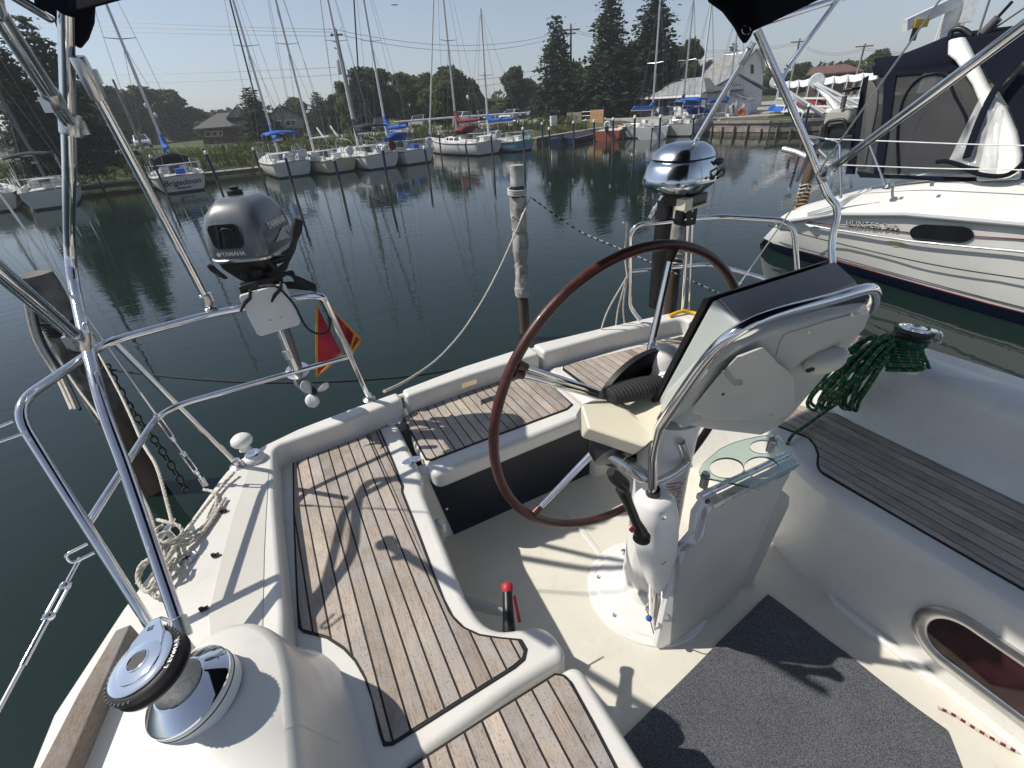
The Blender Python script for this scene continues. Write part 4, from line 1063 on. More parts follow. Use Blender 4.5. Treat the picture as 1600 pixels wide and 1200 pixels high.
# ================================================================ cockpit rug, red cord, pump handle
rug = thing('cockpit_rug', 'charcoal speckled carpet mat on the cockpit sole in front of the pedestal', 'rug', (.9, .2, ZF))
def rugmat():
    m, t, b = nodes('rug'); L = t.links.new; tc = N(t, 'TexCoord')
    n1 = N(t, 'TexNoise'); n1.inputs['Scale'].default_value = 300; n1.inputs['Detail'].default_value = 8; n1.inputs['Roughness'].default_value = .9; L(tc.outputs['Object'], n1.inputs[0])
    cr = N(t, 'ValToRGB'); e = cr.color_ramp.elements; e[0].position = .44; e[0].color = (.010, .012, .018, 1); e[1].position = .57; e[1].color = (.17, .18, .205, 1)
    L(n1.outputs[0], cr.inputs[0]); n2 = N(t, 'TexNoise'); n2.inputs['Scale'].default_value = 7; n2.inputs['Detail'].default_value = 5; L(tc.outputs['Object'], n2.inputs[0])
    mr = N(t, 'MapRange'); mr.inputs[3].default_value = .7; mr.inputs[4].default_value = 1.25; L(n2.outputs[0], mr.inputs[0])
    hs = N(t, 'HueSaturation'); L(cr.outputs[0], hs.inputs['Color']); L(mr.outputs[0], hs.inputs['Value']); L(hs.outputs[0], b.inputs['Base Color'])
    b.inputs['Roughness'].default_value = .95; b.inputs['Sheen Weight'].default_value = .2
    bp = N(t, 'Bump'); bp.inputs['Strength'].default_value = .6; bp.inputs['Distance'].default_value = .002; L(n1.outputs[0], bp.inputs['Height']); L(bp.outputs[0], b.inputs['Normal'])
    M['rug'] = m
rugmat()
cr4 = [V((.40, .435, 0)), V((1.302, .545, 0)), V((1.362, -.012, 0)), V((1.05, -.30, 0)), V((.40, -.34, 0))]
edge_ = []
for i in range(5):
    a, b = cr4[i], cr4[(i+1) % 5]
    for k in range(14):
        p_ = a.lerp(b, k/14); e_ = noise.noise(p_*7)*.008+noise.noise(p_*40)*.0015; edge_.append((p_.x+e_, p_.y+e_*.7))
MB().prism(edge_, ZF+.001, ZF+.009).obj('pile', 'rug', rug, smooth=None, bevel=.002, segs=2)
rc = thing('red_flecked_cord', 'white cord flecked with red lying along the cockpit side at lower right', 'rope', P(1500, 1120, ZF))
speckle([P(1465, 1105, ZF+.008), P(1490, 1117, ZF+.008), P(1530, 1142, ZF+.008), P(1580, 1170, ZF+.008), P(1640, 1200, ZF+.008)], .0045, 'cord', rc, 'redcover', 'rope', .011)
hd = thing('pump_handle', 'black grip handle with red knob sticking out of the starboard seat side', 'handle', P(795, 950, .98))
hb = V((.285, .86, 1.0))
h0, h1, h2 = PX(722, 938, .215), PX(778, 955, .30), PX(792, 958, .315)
MB().tube([h0, h0.lerp(h1, .6), h1, h2], [.019, .019, .015, .010], 18).obj('socket_sleeve', 'grey_plastic', hd, smooth=50)
g0, g1_ = PY(793, 925, .80), PY(796, 994, .70)
MB().tube([g0, g0.lerp(g1_, .25), g0.lerp(g1_, .6), g0.lerp(g1_, .9), g1_], [.0155, .016, .018, .0195, .014], 20).obj('grip', 'black', hd, smooth=60)
MB().lathe([(.016, -.004), (.0185, .002), (.0185, .018), (.014, .023), (0, .024)], g0+(g0-g1_)*.02, g0-g1_, 20).obj('red_knob', 'red', hd, smooth=50)
MB().beam(PY(803, 930, .84), PY(812, 972, .80), .010, .004).obj('red_strap', 'red', hd, smooth=None)
yh = thing('yellow_hose', 'yellow hose lying over the port quarter of the transom', 'hose', P(1075, 490, ZD))
MB().tube(smoothpath([P(1046, 494, ZD+.01), P(1060, 488, ZD+.02), P(1075, 486, ZD+.02), P(1092, 492, ZD+.012), P(1105, 500, ZD+.01)], 8), .011, 12).obj('hose', 'yellowline', yh, smooth=60)

# ================================================================ grey outboard on the starboard pushpit
om = thing('outboard_motor', 'grey portable outboard motor clamped to a white plate on the starboard stern rail', 'outboard motor', (-.06, 1.95, 1.84))
mc = V((-.060, 1.985, 0)); ang = R(-27); mx_ = V((math.cos(ang), math.sin(ang), 0)); my_ = V((-math.sin(ang), math.cos(ang), 0))
def mpt(x, y, z): return mc+mx_*x+my_*y+V((0, 0, z))
def sring(hx, hy, z, cx=0, cy=0, n=36, e=.42):
    out = []
    for j in range(n):
        a = 2*math.pi*j/n; c_, s_ = math.cos(a), math.sin(a)
        out.append(mpt(cx+math.copysign(abs(c_)**e, c_)*hx, cy+math.copysign(abs(s_)**e, s_)*hy, z))
    return out
MB().loft([sring(hx, hy, z, cx, cy) for hx, hy, z, cx, cy in ((.104, .135, 1.990, 0, 0), (.110, .140, 2.005, 0, 0), (.112, .140, 2.05, 0, 0), (.106, .132, 2.105, .0, .004), (.092, .116, 2.140, 0, .006), (.074, .095, 2.162, 0, .01), (.055, .075, 2.180, 0, .012), (.02, .03, 2.184, 0, .012))]).obj('cowl', 'motor', om, smooth=60)
MB().loft([sring(.107, .138, 1.984), sring(.1135, .1425, 1.988), sring(.1135, .1425, 1.996), sring(.107, .138, 2.0)]).obj('seam_trim', 'steel_satin', om, smooth=40)
MB().loft([sring(.100, .130, 1.986), sring(.098, .125, 1.96), sring(.085, .10, 1.93), sring(.07, .075, 1.90), sring(.05, .055, 1.885)]).obj('lower_cowl', 'black', om, smooth=50)
# recoil starter recess on the inboard face
fw = MB()
def fpt(x, z, d=0): return mpt(x, -.1405-d, z)
st = stadium(-.062, .045, 2.035, 2.118, .022, 6)
fw.slab([fpt(a, b, .000) for a, b in st], -my_*.003)
rec = fw.obj('starter_recess', 'black', om, smooth=None, bevel=.002)
MB().slab([fpt(a, b, .003) for a, b in stadium(-.054, .037, 2.042, 2.111, .018, 6)], -my_*.001).obj('recess_back', 'window_dark', rec, smooth=None)
MB().tube([fpt(-.015, 2.095, .004), fpt(-.002, 2.103, .014), fpt(.012, 2.103, .014), fpt(.026, 2.095, .006)], .004, 8).obj('pull_grip', 'rubber', rec, smooth=50)
text_mesh('maker_name', 'YAMAHA', .020, 'lens', om, frame(fpt(-.004, 2.018, .0025), mx_, V((0, 0, 1))), .0004, .0005)
MB().lathe([(.0062, 0), (.0075, 0), (.0075, .001), (.0062, .001)], fpt(-.055, 2.018, .002), -my_, 20).obj('maker_badge', 'lens', om, smooth=40)
text_mesh('maker_name', 'YAMAHA', .034, 'lens', om, frame(mpt(.1135, -.01, 2.088), my_, V((-.06, 0, 1))), .0004, .0010)
MB().slab([mpt(.1145, a, z) for a, z in ((-.07, 2.03), (.02, 2.065), (.09, 2.06), (.03, 2.045), (.05, 2.02))], mx_*.0008).obj('side_flash', 'steel_satin', om, smooth=None)
text_mesh('power_mark', '2.5', .018, 'lens', om, frame(mpt(.1150, .06, 2.045), my_, V((0, 0, 1))), .0004, .0004, shear=.3)
MB().slab([mpt(.1015, a, z) for a, z in ((-.085, 1.948), (-.03, 1.948), (-.03, 1.984), (-.085, 1.984))], mx_*.001).obj('warning_sticker', 'lens', om, smooth=None)
MB().slab([mpt(.103, a, z) for a, z in ((-.083, 1.968), (-.032, 1.968), (-.032, 1.981), (-.083, 1.981))], mx_*.0008).obj('sticker_band', 'hullorange', om, smooth=None)
MB().lathe([(.022, 0), (.026, .004), (.026, .018), (.016, .022), (.016, .03), (0, .031)], mpt(-.02, .03, 2.180), (0, 0, 1), 18).obj('fuel_cap', 'black', om, smooth=40)
# tiller to the right, tilt grip to the left
tl = MB().tube([PY(412, 405, 1.90), PY(435, 406, 1.86), PY(450, 402, 1.84), PY(457, 388, 1.83), PY(462, 368, 1.83)], [.022, .018, .016, .014, .013], 12, flat=.75).obj('tiller', 'black', om, smooth=50)
MB().tube([PY(461, 370, 1.83), PY(463, 358, 1.83), PY(466, 342, 1.83)], [.014, .019, .0165], 14).obj('twist_grip', 'rubber', tl, smooth=50)
MB().tube([PY(352, 434, 1.86), PY(342, 428, 1.85), PY(332, 420, 1.85), PY(325, 414, 1.85)], [.012, .016, .018, .010], 12, flat=.5).obj('carry_grip', 'black', om, smooth=60)
for k, (a, b, s1) in enumerate((((-.02), -.09, 1.93), (.04, -.10, 1.94), (-.06, -.06, 1.95))):
    MB().box(mpt(a, b, s1), (.03, .03, .035), rz=ang).obj('engine_block', 'black', om, smooth=None, bevel=.004)
# clamp bracket with two hand screws
yb = 1.825
MB().slab([PY(u, v, yb) for u, v in ((372, 448), (440, 428), (446, 450), (380, 470))], (0, .05, 0)).obj('clamp_bracket', 'black', om, smooth=None, bevel=.008)
for u, v in ((386, 470), (434, 456)):
    p_ = PY(u, v, yb-.045)
    s_ = MB().tube([p_, p_+V((0, .06, .02))], .008, 10).obj('clamp_screw', 'black', om, smooth=50)
    MB().tube([p_+V((-.030, 0, -.030)), p_+V((-.012, 0, -.008)), p_+V((.012, 0, .008)), p_+V((.022, 0, .035))], [.007, .011, .011, .008], 10, flat=.6).obj('wing_grip', 'rubber', s_, smooth=60)
# leg, cavitation plate, gearcase, propeller
lx, ly = -.065, 1.955
MB().loft([[(lx+hx*math.cos(a), ly+hy*math.sin(a), z) for a in [2*math.pi*j/20 for j in range(20)]] for z, hx, hy in ((1.90, .034, .04), (1.70, .028, .036), (1.50, .024, .034), (1.47, .026, .038))]).obj('leg', 'motor', om, smooth=60)
MB().loft([[(lx+hx*math.cos(a), ly+.01+hy*math.sin(a), z) for a in [2*math.pi*j/20 for j in range(20)]] for z, hx, hy in ((1.487, .03, .07), (1.482, .05, .085), (1.477, .03, .07))]).obj('cavitation_plate', 'steel_satin', om, smooth=60)
ga, gb = V((lx-.02, ly+.075, 1.405)), V((lx+.03, ly-.07, 1.415))
MB().tube([ga, ga.lerp(gb, .15), ga.lerp(gb, .5), ga.lerp(gb, .9), gb], [.006, .022, .027, .024, .018], 18).obj('gearcase', 'motor', om, smooth=60)
MB().loft([[(lx+hx*math.cos(a)+sx, ly+hy*math.sin(a), z) for a in [2*math.pi*j/12 for j in range(12)]] for z, hx, hy, sx in ((1.475, .018, .035, 0), (1.42, .02, .04, 0), (1.38, .006, .035, 0), (1.335, .002, .010, .0))]).obj('skeg', 'motor', om, smooth=60)
pr0 = gb+V((.005, -.022, 0)); ax_ = (gb-ga).normalized(); px_ = ax_.orthogonal().normalized(); py_ = ax_.cross(px_)
prp = MB().lathe([(.016, -.018), (.014, .008), (.006, .02), (0, .022)], pr0, ax_, 20).obj('propeller', 'black', om, smooth=50)
for k in range(3):
    a0 = .35+k*2.094; rows = []
    for t_ in range(7):
        rr_ = .014+.054*t_/6; w_ = .030*math.sin(math.pi*(.18+.72*t_/6))**.8; tw = 1.0-.6*t_/6
        er = px_*math.cos(a0)+py_*math.sin(a0); et = -px_*math.sin(a0)+py_*math.cos(a0)
        rows.append([pr0+er*rr_+(et*math.cos(tw)+ax_*math.sin(tw))*w_*s_ for s_ in (-1, -.4, .4, 1)])
    b_o = MB().loft(rows, cap=False, closed=False).obj('blade', 'whiteplate', prp, smooth=80)
    m__ = b_o.modifiers.new('t', 'SOLIDIFY'); m__.thickness = .003
# support tube under the plate and clamp on the middle rail
MB().tube([PY(432, 505, 1.86), PY(462, 578, 1.84)], .013, 14).obj('support_tube', 'steel', om, smooth=50)
MB().tube([PY(447, 548, 1.85), PY(452, 560, 1.845)], .017, 14).obj('support_collar', 'steel_satin', om, smooth=50)
# cables looping from the engine
for pts in ([(405, 448, 1.8), (430, 447, 1.77), (448, 462, 1.76), (462, 480, 1.76), (478, 510, 1.76), (495, 521, 1.77), (512, 518, 1.78), (515, 500, 1.79), (505, 475, 1.8), (498, 462, 1.8)],):
    MB().tube(smoothpath(pxs(pts), 8), .0042, 8).obj('cable', 'rubber', om, smooth=60)
for k in range(5):
    z_ = k*4
    MB().tube(smoothpath(pxs([(420+z_, 432+k, 1.84), (440+z_, 428-k*1.0, 1.82), (462, 432+k*2, 1.80), (480, 440+k*2, 1.79), (492, 446+k*2, 1.79), (486, 452, 1.80), (460, 450-k*2, 1.82), (432, 448-k, 1.84)]), 6), .0045, 8).obj('cable', 'rubber', om, smooth=60)
plt = thing('mounting_plate', 'white outboard bracket plate bolted to the starboard pushpit', 'bracket plate', PY(420, 485, 1.80))
MB().slab([PY(u, v, 1.795) for u, v in ((375, 460), (442, 441), (446, 444), (469, 500), (466, 506), (408, 523), (401, 520), (374, 464))], (0, -.018, 0)).obj('plate', 'whiteplate', plt, smooth=None, bevel=.004)
for u, v in ((400, 456), (424, 502), (441, 497)):
    MB().lathe([(.006, 0), (.005, .003), (0, .004)], PY(u, v, 1.776), (0, -1, 0), 12).obj('bolt', 'steel_satin', plt, smooth=50)

# ================================================================ ensign on the starboard rail
fg = thing('ensign', 'red ensign with gold fringe furled limp on its short staff', 'flag', PY(530, 540, 1.93))
MB().tube([PY(549, 555, 1.90), PY(507, 470, 1.92)], .011, 12).obj('staff', 'lens', fg, smooth=50)
def cloth(pxl, m, nm, y0, fold=.02, off=0):
    # triangular hanging fold subdivided and rippled
    a, b, c_ = [PY(u, v, y0) for u, v in pxl]; n = 12; vs = []; fs = []; ix = {}
    for i in range(n+1):
        for j in range(n+1-i):
            p_ = a+(b-a)*(i/n)+(c_-a)*(j/n)
            ix[i, j] = len(vs); vs.append(p_+V((0, math.sin(i*1.1+j*.5)*fold-off, 0)))
    for i in range(n):
        for j in range(n-i):
            fs.append((ix[i, j], ix[i+1, j], ix[i, j+1]))
            if i+j < n-1: fs.append((ix[i+1, j], ix[i+1, j+1], ix[i, j+1]))
    o_ = MB().add(vs, fs).obj(nm, m, fg, smooth=80); q_ = o_.modifiers.new('t', 'SOLIDIFY'); q_.thickness = .003; return o_
cloth([(495, 477), (495, 590), (533, 550)], 'redflag', 'cloth', 1.96, .012)
cloth([(512, 478), (563, 531), (545, 556)], 'redflag', 'cloth', 1.95, .012)
for q in ([(493, 475), (497, 478), (496.5, 586), (493, 592)], [(493, 592), (495, 587), (534, 551), (536, 555)], [(512, 476), (517, 479), (566, 531), (562, 532)], [(566, 531), (562, 530), (544, 554), (548, 558)], [(553, 522), (556, 525), (549, 546), (547, 543)]):
    MB().slab([PY(u, v, 1.935) for u, v in q], (0, .004, 0)).obj('fringe', 'yellow', fg, smooth=None)

# ================================================================ silver outboard on the port pushpit
so = thing('outboard_motor', 'silver polished outboard motor on a black bracket at the port stern rail', 'outboard motor', (1.80, 1.72, 1.9))
mc = V((1.812, 1.735, .035)); ang = R(12); mx_ = V((math.cos(ang), math.sin(ang), 0)); my_ = V((-math.sin(ang), math.cos(ang), 0))
E_ = .72
MB().loft([sring(hx, hy, z, cx, 0, 40, E_) for hx, hy, z, cx in ((.11, .10, 1.945, 0), (.150, .12, 1.965, 0), (.178, .14, 1.985, 0), (.186, .145, 1.998, 0), (.182, .142, 2.025, .003), (.168, .132, 2.065, .005), (.150, .12, 2.090, .008))]).obj('cowl', 'motorsilver', so, smooth=60)
MB().loft([sring(hx, hy, z, .01, 0, 40, E_) for hx, hy, z in ((.145, .115, 2.090), (.14, .112, 2.098))]).obj('cowl_gap', 'black', so, smooth=60)
MB().loft([sring(hx, hy, z, .01, 0, 40, E_) for hx, hy, z in ((.152, .121, 2.098), (.148, .118, 2.106), (.128, .102, 2.135), (.09, .075, 2.155), (.045, .04, 2.163))]).obj('cowl_lid', 'motorsilver', so, smooth=60)
MB().sphere(mpt(.085, -.137, 2.075), .03, 20, 8, (1.2, .25, .5)).obj('badge', 'black', so, smooth=60)
MB().tube(bend([mpt(.05, -.153, 2.02), mpt(.07, -.163, 2.045), mpt(.15, -.135, 2.05), mpt(.16, -.125, 2.035), mpt(.13, -.15, 2.015), mpt(.05, -.160, 2.01)], .02), .006, 8).obj('handle', 'black', so, smooth=60)
MB().sphere(mpt(.01, -.158, 2.015), .016, 14, 8, (1.3, .3, .5)).obj('knob', 'black', so, smooth=60)
MB().box(mpt(-.10, -.10, 1.915), (.06, .05, .05), rz=ang).obj('side_box', 'cream', so, smooth=None, bevel=.004)
MB().box(mpt(.02, -.03, 1.915), (.17, .14, .05), rz=ang).obj('swivel', 'black', so, smooth=None, bevel=.01)
MB().box(mpt(.0, -.10, 1.888), (.22, .03, .008), rz=ang).obj('tray', 'cream', so, smooth=None)
MB().box(PY(1071, 322, 1.72), (.085, .05, .17)).obj('mount_column', 'black', so, smooth=None, bevel=.006)
MB().box(PY(1077, 338, 1.70), (.075, .03, .085)).obj('mount_block', 'black', so, smooth=None, bevel=.004)
for u, v in ((1071, 331), (1081, 330), (1071, 343), (1080, 342)):
    MB().lathe([(.006, 0), (.005, .004), (0, .005)], PY(u, v, 1.684), (0, -1, 0), 10).obj('bolt', 'steel', so, smooth=50)
lx, ly = 1.83, 1.83
MB().loft([[(lx+hx*math.cos(a), ly+hy*math.sin(a), z) for a in [2*math.pi*j/20 for j in range(20)]] for z, hx, hy in ((1.93, .04, .05), (1.60, .035, .045), (1.35, .028, .04))]).obj('leg', 'black', so, smooth=60)
# ================================================================ land
shore = [(-160, 90), (-70, 48), (-34, 37.5), (-14, 33.6), (-5, 32.6), (4, 32.4), (12, 31.8), (17.5, 30.4), (21.5, 28.6), (24.2, 26.0), (25.2, 23.0), (25.0, 20.6), (25.2, 18.3), (27.2, 15.6), (31, 12.4), (45, 3), (80, -25), (160, -90)]
WHARF0 = 8   # from here on the edge is a timber wall
def dense_line(pts, step):
    out = []
    for a, b in zip(pts[:-1], pts[1:]):
        a, b = V((*a, 0)), V((*b, 0)); n = max(1, int((b-a).length/step))
        for k in range(n): out.append(a.lerp(b, k/n))
    out.append(V((*pts[-1], 0))); return out
LW = dense_line(shore, 2.0)
wall_x = 24.6
rows = []
for i, p in enumerate(LW):
    t = (LW[min(i+1, len(LW)-1)]-LW[max(i-1, 0)]).normalized(); n = V((-t.y, t.x, 0))
    if n.dot(V((.6, .8, 0))) < 0: n = -n
    wharf = p.x > 24.3
    row = []
    for d, z in ((0, -.6), (.02 if wharf else .9, .66 if wharf else .12), (.35 if wharf else 2.2, .70 if wharf else .50), (2.5 if wharf else 4.6, .70 if wharf else .74), (9, .76), (18, .8), (40, .85), (90, 1.0), (250, 1.3), (560, 1.6)):
        nn = n.lerp(V((.55, .83, 0)).normalized(), min(1, d/60)).normalized()
        q = p+nn*d
        zz = z+(noise.noise(q*.35)*.10 if (not wharf and .5 < d < 60) else 0)
        row.append(V((q.x, q.y, zz)))
    rows.append(row)
def groundmat():
    m, t, b = nodes('ground'); L = t.links.new; g = N(t, 'NewGeometry')
    n1 = N(t, 'TexNoise'); n1.inputs['Scale'].default_value = .35; n1.inputs['Detail'].default_value = 8; n1.inputs['Roughness'].default_value = .7; L(g.outputs['Position'], n1.inputs[0])
    cr = N(t, 'ValToRGB'); e = cr.color_ramp.elements; e[0].position = .35; e[0].color = (.035, .05, .016, 1); e[1].position = .7; e[1].color = (.11, .12, .045, 1)
    k = cr.color_ramp.elements.new(.55); k.color = (.06, .085, .025, 1)
    L(n1.outputs[0], cr.inputs[0]); L(cr.outputs[0], b.inputs['Base Color']); b.inputs['Roughness'].default_value = .95
    n2 = N(t, 'TexNoise'); n2.inputs['Scale'].default_value = 9; L(g.outputs['Position'], n2.inputs[0])
    bp = N(t, 'Bump'); bp.inputs['Distance'].default_value = .08; L(n2.outputs[0], bp.inputs['Height']); L(bp.outputs[0], b.inputs['Normal']); M['grass'] = m
groundmat()
tag(MB().loft(rows, cap=False, closed=False).obj('ground', 'grass', smooth=80), kind='structure')
# gravel apron on the wharf and the parking strip, lying just above the grass
apr = [P(u, v, .76) for u, v in ((1085, 190), (1128, 187), (1200, 183), (1300, 172), (1420, 160), (1400, 140), (1300, 150), (1190, 160), (1100, 181), (1000, 185), (930, 187))]
ap_ = MB().prism([tuple(p[:2]) for p in apr], .6, .83); tag(ap_.obj('pavement', 'concrete', smooth=None), kind='structure')
pk = [P(u, v, .95) for u, v in ((560, 214), (740, 203), (870, 189), (860, 183), (720, 191), (560, 203))]
tag(MB().prism([tuple(p[:2]) for p in pk], .5, .985).obj('car_park', 'concrete', smooth=None), kind='structure')
# timber retaining wall: face boards, capping logs, piles
rw = thing('retaining_wall', 'weathered timber retaining wall below the white shed at the water edge', 'retaining wall', (25.0, 18.3, 0))
wl_ = [V((*q, 0)) for q in [(24.6, 25.0), (25.15, 23.0), (24.95, 20.6), (25.15, 18.2), (27.15, 15.5), (31, 12.3), (45, 2.9)]]
fc = MB(); 
for a, b in zip(wl_[:-1], wl_[1:]):
    n = (b-a).normalized(); out_ = V((n.y, -n.x, 0)); out_ = out_ if out_.dot(V((-1, -.5, 0))) > 0 else -out_
    for z0, z1, th in ((-.5, .18, .06), (.19, .42, .09), (.43, .60, .07)):
        m_ = MB().add([a+V((0, 0, z0)), b+V((0, 0, z0)), b+V((0, 0, z1)), a+V((0, 0, z1)), a+out_*th+V((0, 0, z0)), b+out_*th+V((0, 0, z0)), b+out_*th+V((0, 0, z1)), a+out_*th+V((0, 0, z1))], [(0, 1, 2, 3), (7, 6, 5, 4), (0, 4, 5, 1), (3, 2, 6, 7), (0, 3, 7, 4), (1, 5, 6, 2)])
        m_.obj('plank', 'greywood' if z1 > .3 else 'oldwood', rw, smooth=None, fix=True)
    MB().beam(a+out_*.05+V((0, 0, .68)), b+out_*.05+V((0, 0, .68)), .22, .13).obj('capping', 'greywood', rw, smooth=None)
    k = int((b-a).length/.62)
    for i in range(k):
        p = a.lerp(b, (i+.5)/k)+out_*.14; hgt = rnd.choice((.35, .45, .5, .55))
        MB().tube([p+V((0, 0, -.6)), p+V((rnd.uniform(-.03, .03), 0, hgt))], [.06, .05], 7).obj('pile', 'oldwood', rw, smooth=60)

# ================================================================ plants
def leafmat(name, a, b_, c):
    m, t, b = nodes(name); L = t.links.new; g = N(t, 'NewGeometry'); oi = N(t, 'ObjectInfo'); tc = N(t, 'TexCoord')
    n1 = N(t, 'TexNoise'); n1.inputs['Scale'].default_value = .9; n1.inputs['Detail'].default_value = 4; L(tc.outputs['Object'], n1.inputs[0])
    cr = N(t, 'ValToRGB'); e = cr.color_ramp.elements; e[0].position = .3; e[0].color = (*a, 1); e[1].position = .72; e[1].color = (*c, 1)
    k = cr.color_ramp.elements.new(.5); k.color = (*b_, 1)
    wn = N(t, 'TexWhiteNoise'); sn = N(t, 'VectorMath'); sn.operation = 'SNAP'; sn.inputs[1].default_value = (.35, .35, .35); L(tc.outputs['Object'], sn.inputs[0]); L(sn.outputs[0], wn.inputs[0])
    ma = N(t, 'Math'); ma.operation = 'MULTIPLY_ADD'; ma.inputs[1].default_value = .22; ma.inputs[2].default_value = -.11; L(wn.outputs[0], ma.inputs[0])
    ad = N(t, 'Math'); ad.operation = 'ADD'; L(n1.outputs[0], ad.inputs[0]); L(ma.outputs[0], ad.inputs[1]); L(ad.outputs[0], cr.inputs[0])
    hs = N(t, 'HueSaturation'); mr = N(t, 'MapRange'); mr.inputs[3].default_value = .8; mr.inputs[4].default_value = 1.2; L(oi.outputs['Random'], mr.inputs[0]); L(mr.outputs[0], hs.inputs['Value']); L(cr.outputs[0], hs.inputs['Color'])
    L(hs.outputs[0], b.inputs['Base Color']); b.inputs['Roughness'].default_value = .65; b.inputs['Specular IOR Level'].default_value = .25
    tr_ = N(t, 'BsdfTranslucent'); L(hs.outputs[0], tr_.inputs[0]); mx = N(t, 'MixShader'); mx.inputs[0].default_value = .38
    L(b.outputs[0], mx.inputs[1]); L(tr_.outputs[0], mx.inputs[2]); L(mx.outputs[0], t.nodes['Material Output'].inputs[0]); M[name] = m
leafmat('leaf', (.055, .085, .024), (.095, .14, .038), (.18, .20, .065))
leafmat('leaf_dark', (.036, .062, .024), (.058, .092, .034), (.105, .13, .045))
leafmat('needle', (.024, .044, .027), (.042, .068, .040), (.085, .105, .05))
leafmat('reed', (.045, .062, .020), (.085, .105, .034), (.165, .165, .060))
M['bark'] = mat('bark', (.07, .052, .038), .95, 0, .3, 5, bump=.6, bscale=25)
def leafquad(mb, p, s, r_, squash=1):
    a = V((r_.gauss(0, 1), r_.gauss(0, 1), r_.gauss(0, 1)*squash)).normalized(); b = a.orthogonal().normalized()
    b = (b*math.cos(r_.random()*6.28)+a.cross(b)*math.sin(r_.random()*6.28)); c = a.cross(b)
    mb.v += [tuple(p-b*s), tuple(p+c*s*.6), tuple(p+b*s), tuple(p-c*s*.6)]; k = len(mb.v); mb.f.append((k-4, k-3, k-2, k-1)); mb.mi.append(0)
def decid_mesh(seed, n=9000, leaf=.032):
    """unit tree: height 1, crown about 1 across"""
    r_ = random.Random(seed); mb = MB(); lobes = []
    for k in range(34):
        a = r_.random()*6.28; rr = r_.uniform(.05, .36)*(1 if k > 5 else .5); z = r_.uniform(.10, .88)
        rr *= math.sin(math.pi*min(.98, max(.12, (z+.05)/1.05)))**.5
        lobes.append((V((math.cos(a)*rr, math.sin(a)*rr, z)), r_.uniform(.085, .165)))
    for c, s in lobes:
        k = int(n*s*s/.4)
        for i in range(k):
            q = V((r_.gauss(0, 1), r_.gauss(0, 1), r_.gauss(0, 1))).normalized()
            rad = s*(1+noise.noise(c*5+q*2.3)*.35)*(r_.uniform(.72, 1.08) if r_.random() < .8 else r_.uniform(.3, .8))
            leafquad(mb, c+V((q.x, q.y, q.z*.82))*rad, leaf*r_.uniform(.6, 1.25), r_)
    return mb.mesh('crown', 'leaf')
def core_add(): pass
def trunk_mesh(seed):
    r_ = random.Random(seed); mb = MB(); mb.tube([V((0, 0, -.03)), V((.005, 0, .15)), V((-.01, .01, .4)), V((.01, 0, .75))], [.030, .022, .016, .004], 8)
    for k in range(7):
        z = r_.uniform(.2, .55); a = r_.random()*6.28; l = r_.uniform(.15, .3)
        mb.tube([V((0, 0, z)), V((math.cos(a)*l*.6, math.sin(a)*l*.6, z+l*.45)), V((math.cos(a)*l, math.sin(a)*l, z+l*.9))], [.011, .007, .002], 6)
    return mb.mesh('trunk', 'bark', 60)
def spruce_mesh(seed, tiers=30, leaf=.018, spread=.22, droop=.35, sparse=1.0):
    r_ = random.Random(seed); mb = MB()
    for t in range(tiers):
        f = (t+.5)/tiers; z = .06+.92*f
        R0 = spread*(1-f)**.78*(.78+.42*r_.random()) + .008
        nb = max(4, int((13-8*f)*sparse))
        for b in range(nb):
            a = 6.283*b/nb+r_.random()*1.3; L_ = R0*r_.uniform(.55, 1.12)
            if r_.random() < .10: L_ *= 1.25
            ns = max(4, int(L_/.0085))
            for s in range(ns):
                u = (s+.5)/ns
                zz = z-droop*L_*u*u*1.1+.10*L_*u
                w = .030*(1-u*.6)*(.6+.8*(spread/.22)*.6)
                for q in range(3):
                    c = V((math.cos(a)*L_*u, math.sin(a)*L_*u, zz))+V((r_.gauss(0, w), r_.gauss(0, w), r_.gauss(0, .007)-abs(r_.gauss(0, .006))))
                    leafquad(mb, c, leaf*r_.uniform(.5, 1.1), r_, 1.5)
    return mb.mesh('crown', 'needle')
DM = [decid_mesh(s) for s in (1, 2, 3, 4)]; TM = [trunk_mesh(s) for s in (1, 2)]
SM = [spruce_mesh(11, 34, .016, .20, .5), spruce_mesh(12, 30, .019, .24, .38), spruce_mesh(13, 24, .020, .30, .30, .85)]
st_mesh = MB().tube([V((0, 0, -.02)), V((0, 0, .5)), V((0, 0, .97))], [.020, .012, .002], 8).mesh('trunk', 'bark', 60)
for nm_, base in (('leaf_dark', DM),):
    DMD = []
    for m_ in base:
        c = m_.copy(); c.materials.clear(); c.materials.append(M[nm_]); DMD.append(c)
TREES = []
def tree(u, vb, vt, dist, wpx, kind, label, group, zb=.8):
    base = PD(u, vb, dist); base.z = zb
    h = pz = None
    # height from the top pixel at the same distance
    top = PD(u, vt, dist); H = top.z-zb
    base.x, base.y = top.x, top.y
    a = PD(u-wpx/2, (vb+vt)/2, dist); b = PD(u+wpx/2, (vb+vt)/2, dist); W = (a-b).length
    k = len(TREES)
    nm_ = 'spruce_tree' if kind.startswith('s') else 'broadleaf_tree'
    t = thing(nm_, label, 'tree', base, group); t.rotation_euler.z = rnd.random()*6.28
    if kind[0] == 's': me = SM[int(kind[1])]; sx = W/(2*(.20, .24, .30)[int(kind[1])]*.62); tm = st_mesh
    else: me = (DM if kind[0] == 'd' else DMD)[int(kind[1])]; sx = W/.76; tm = TM[k % 2]
    for n_, m_ in (('crown', me), ('trunk', tm)):
        o = bpy.data.objects.new(n_, m_); COL.objects.link(o); o.parent = t; o.scale = (sx, sx, H)
    TREES.append(t)
T = tree
g1, g2_, g3 = 'trees along the far left shore', 'trees behind the parked cars', 'trees on the right side of the marina'
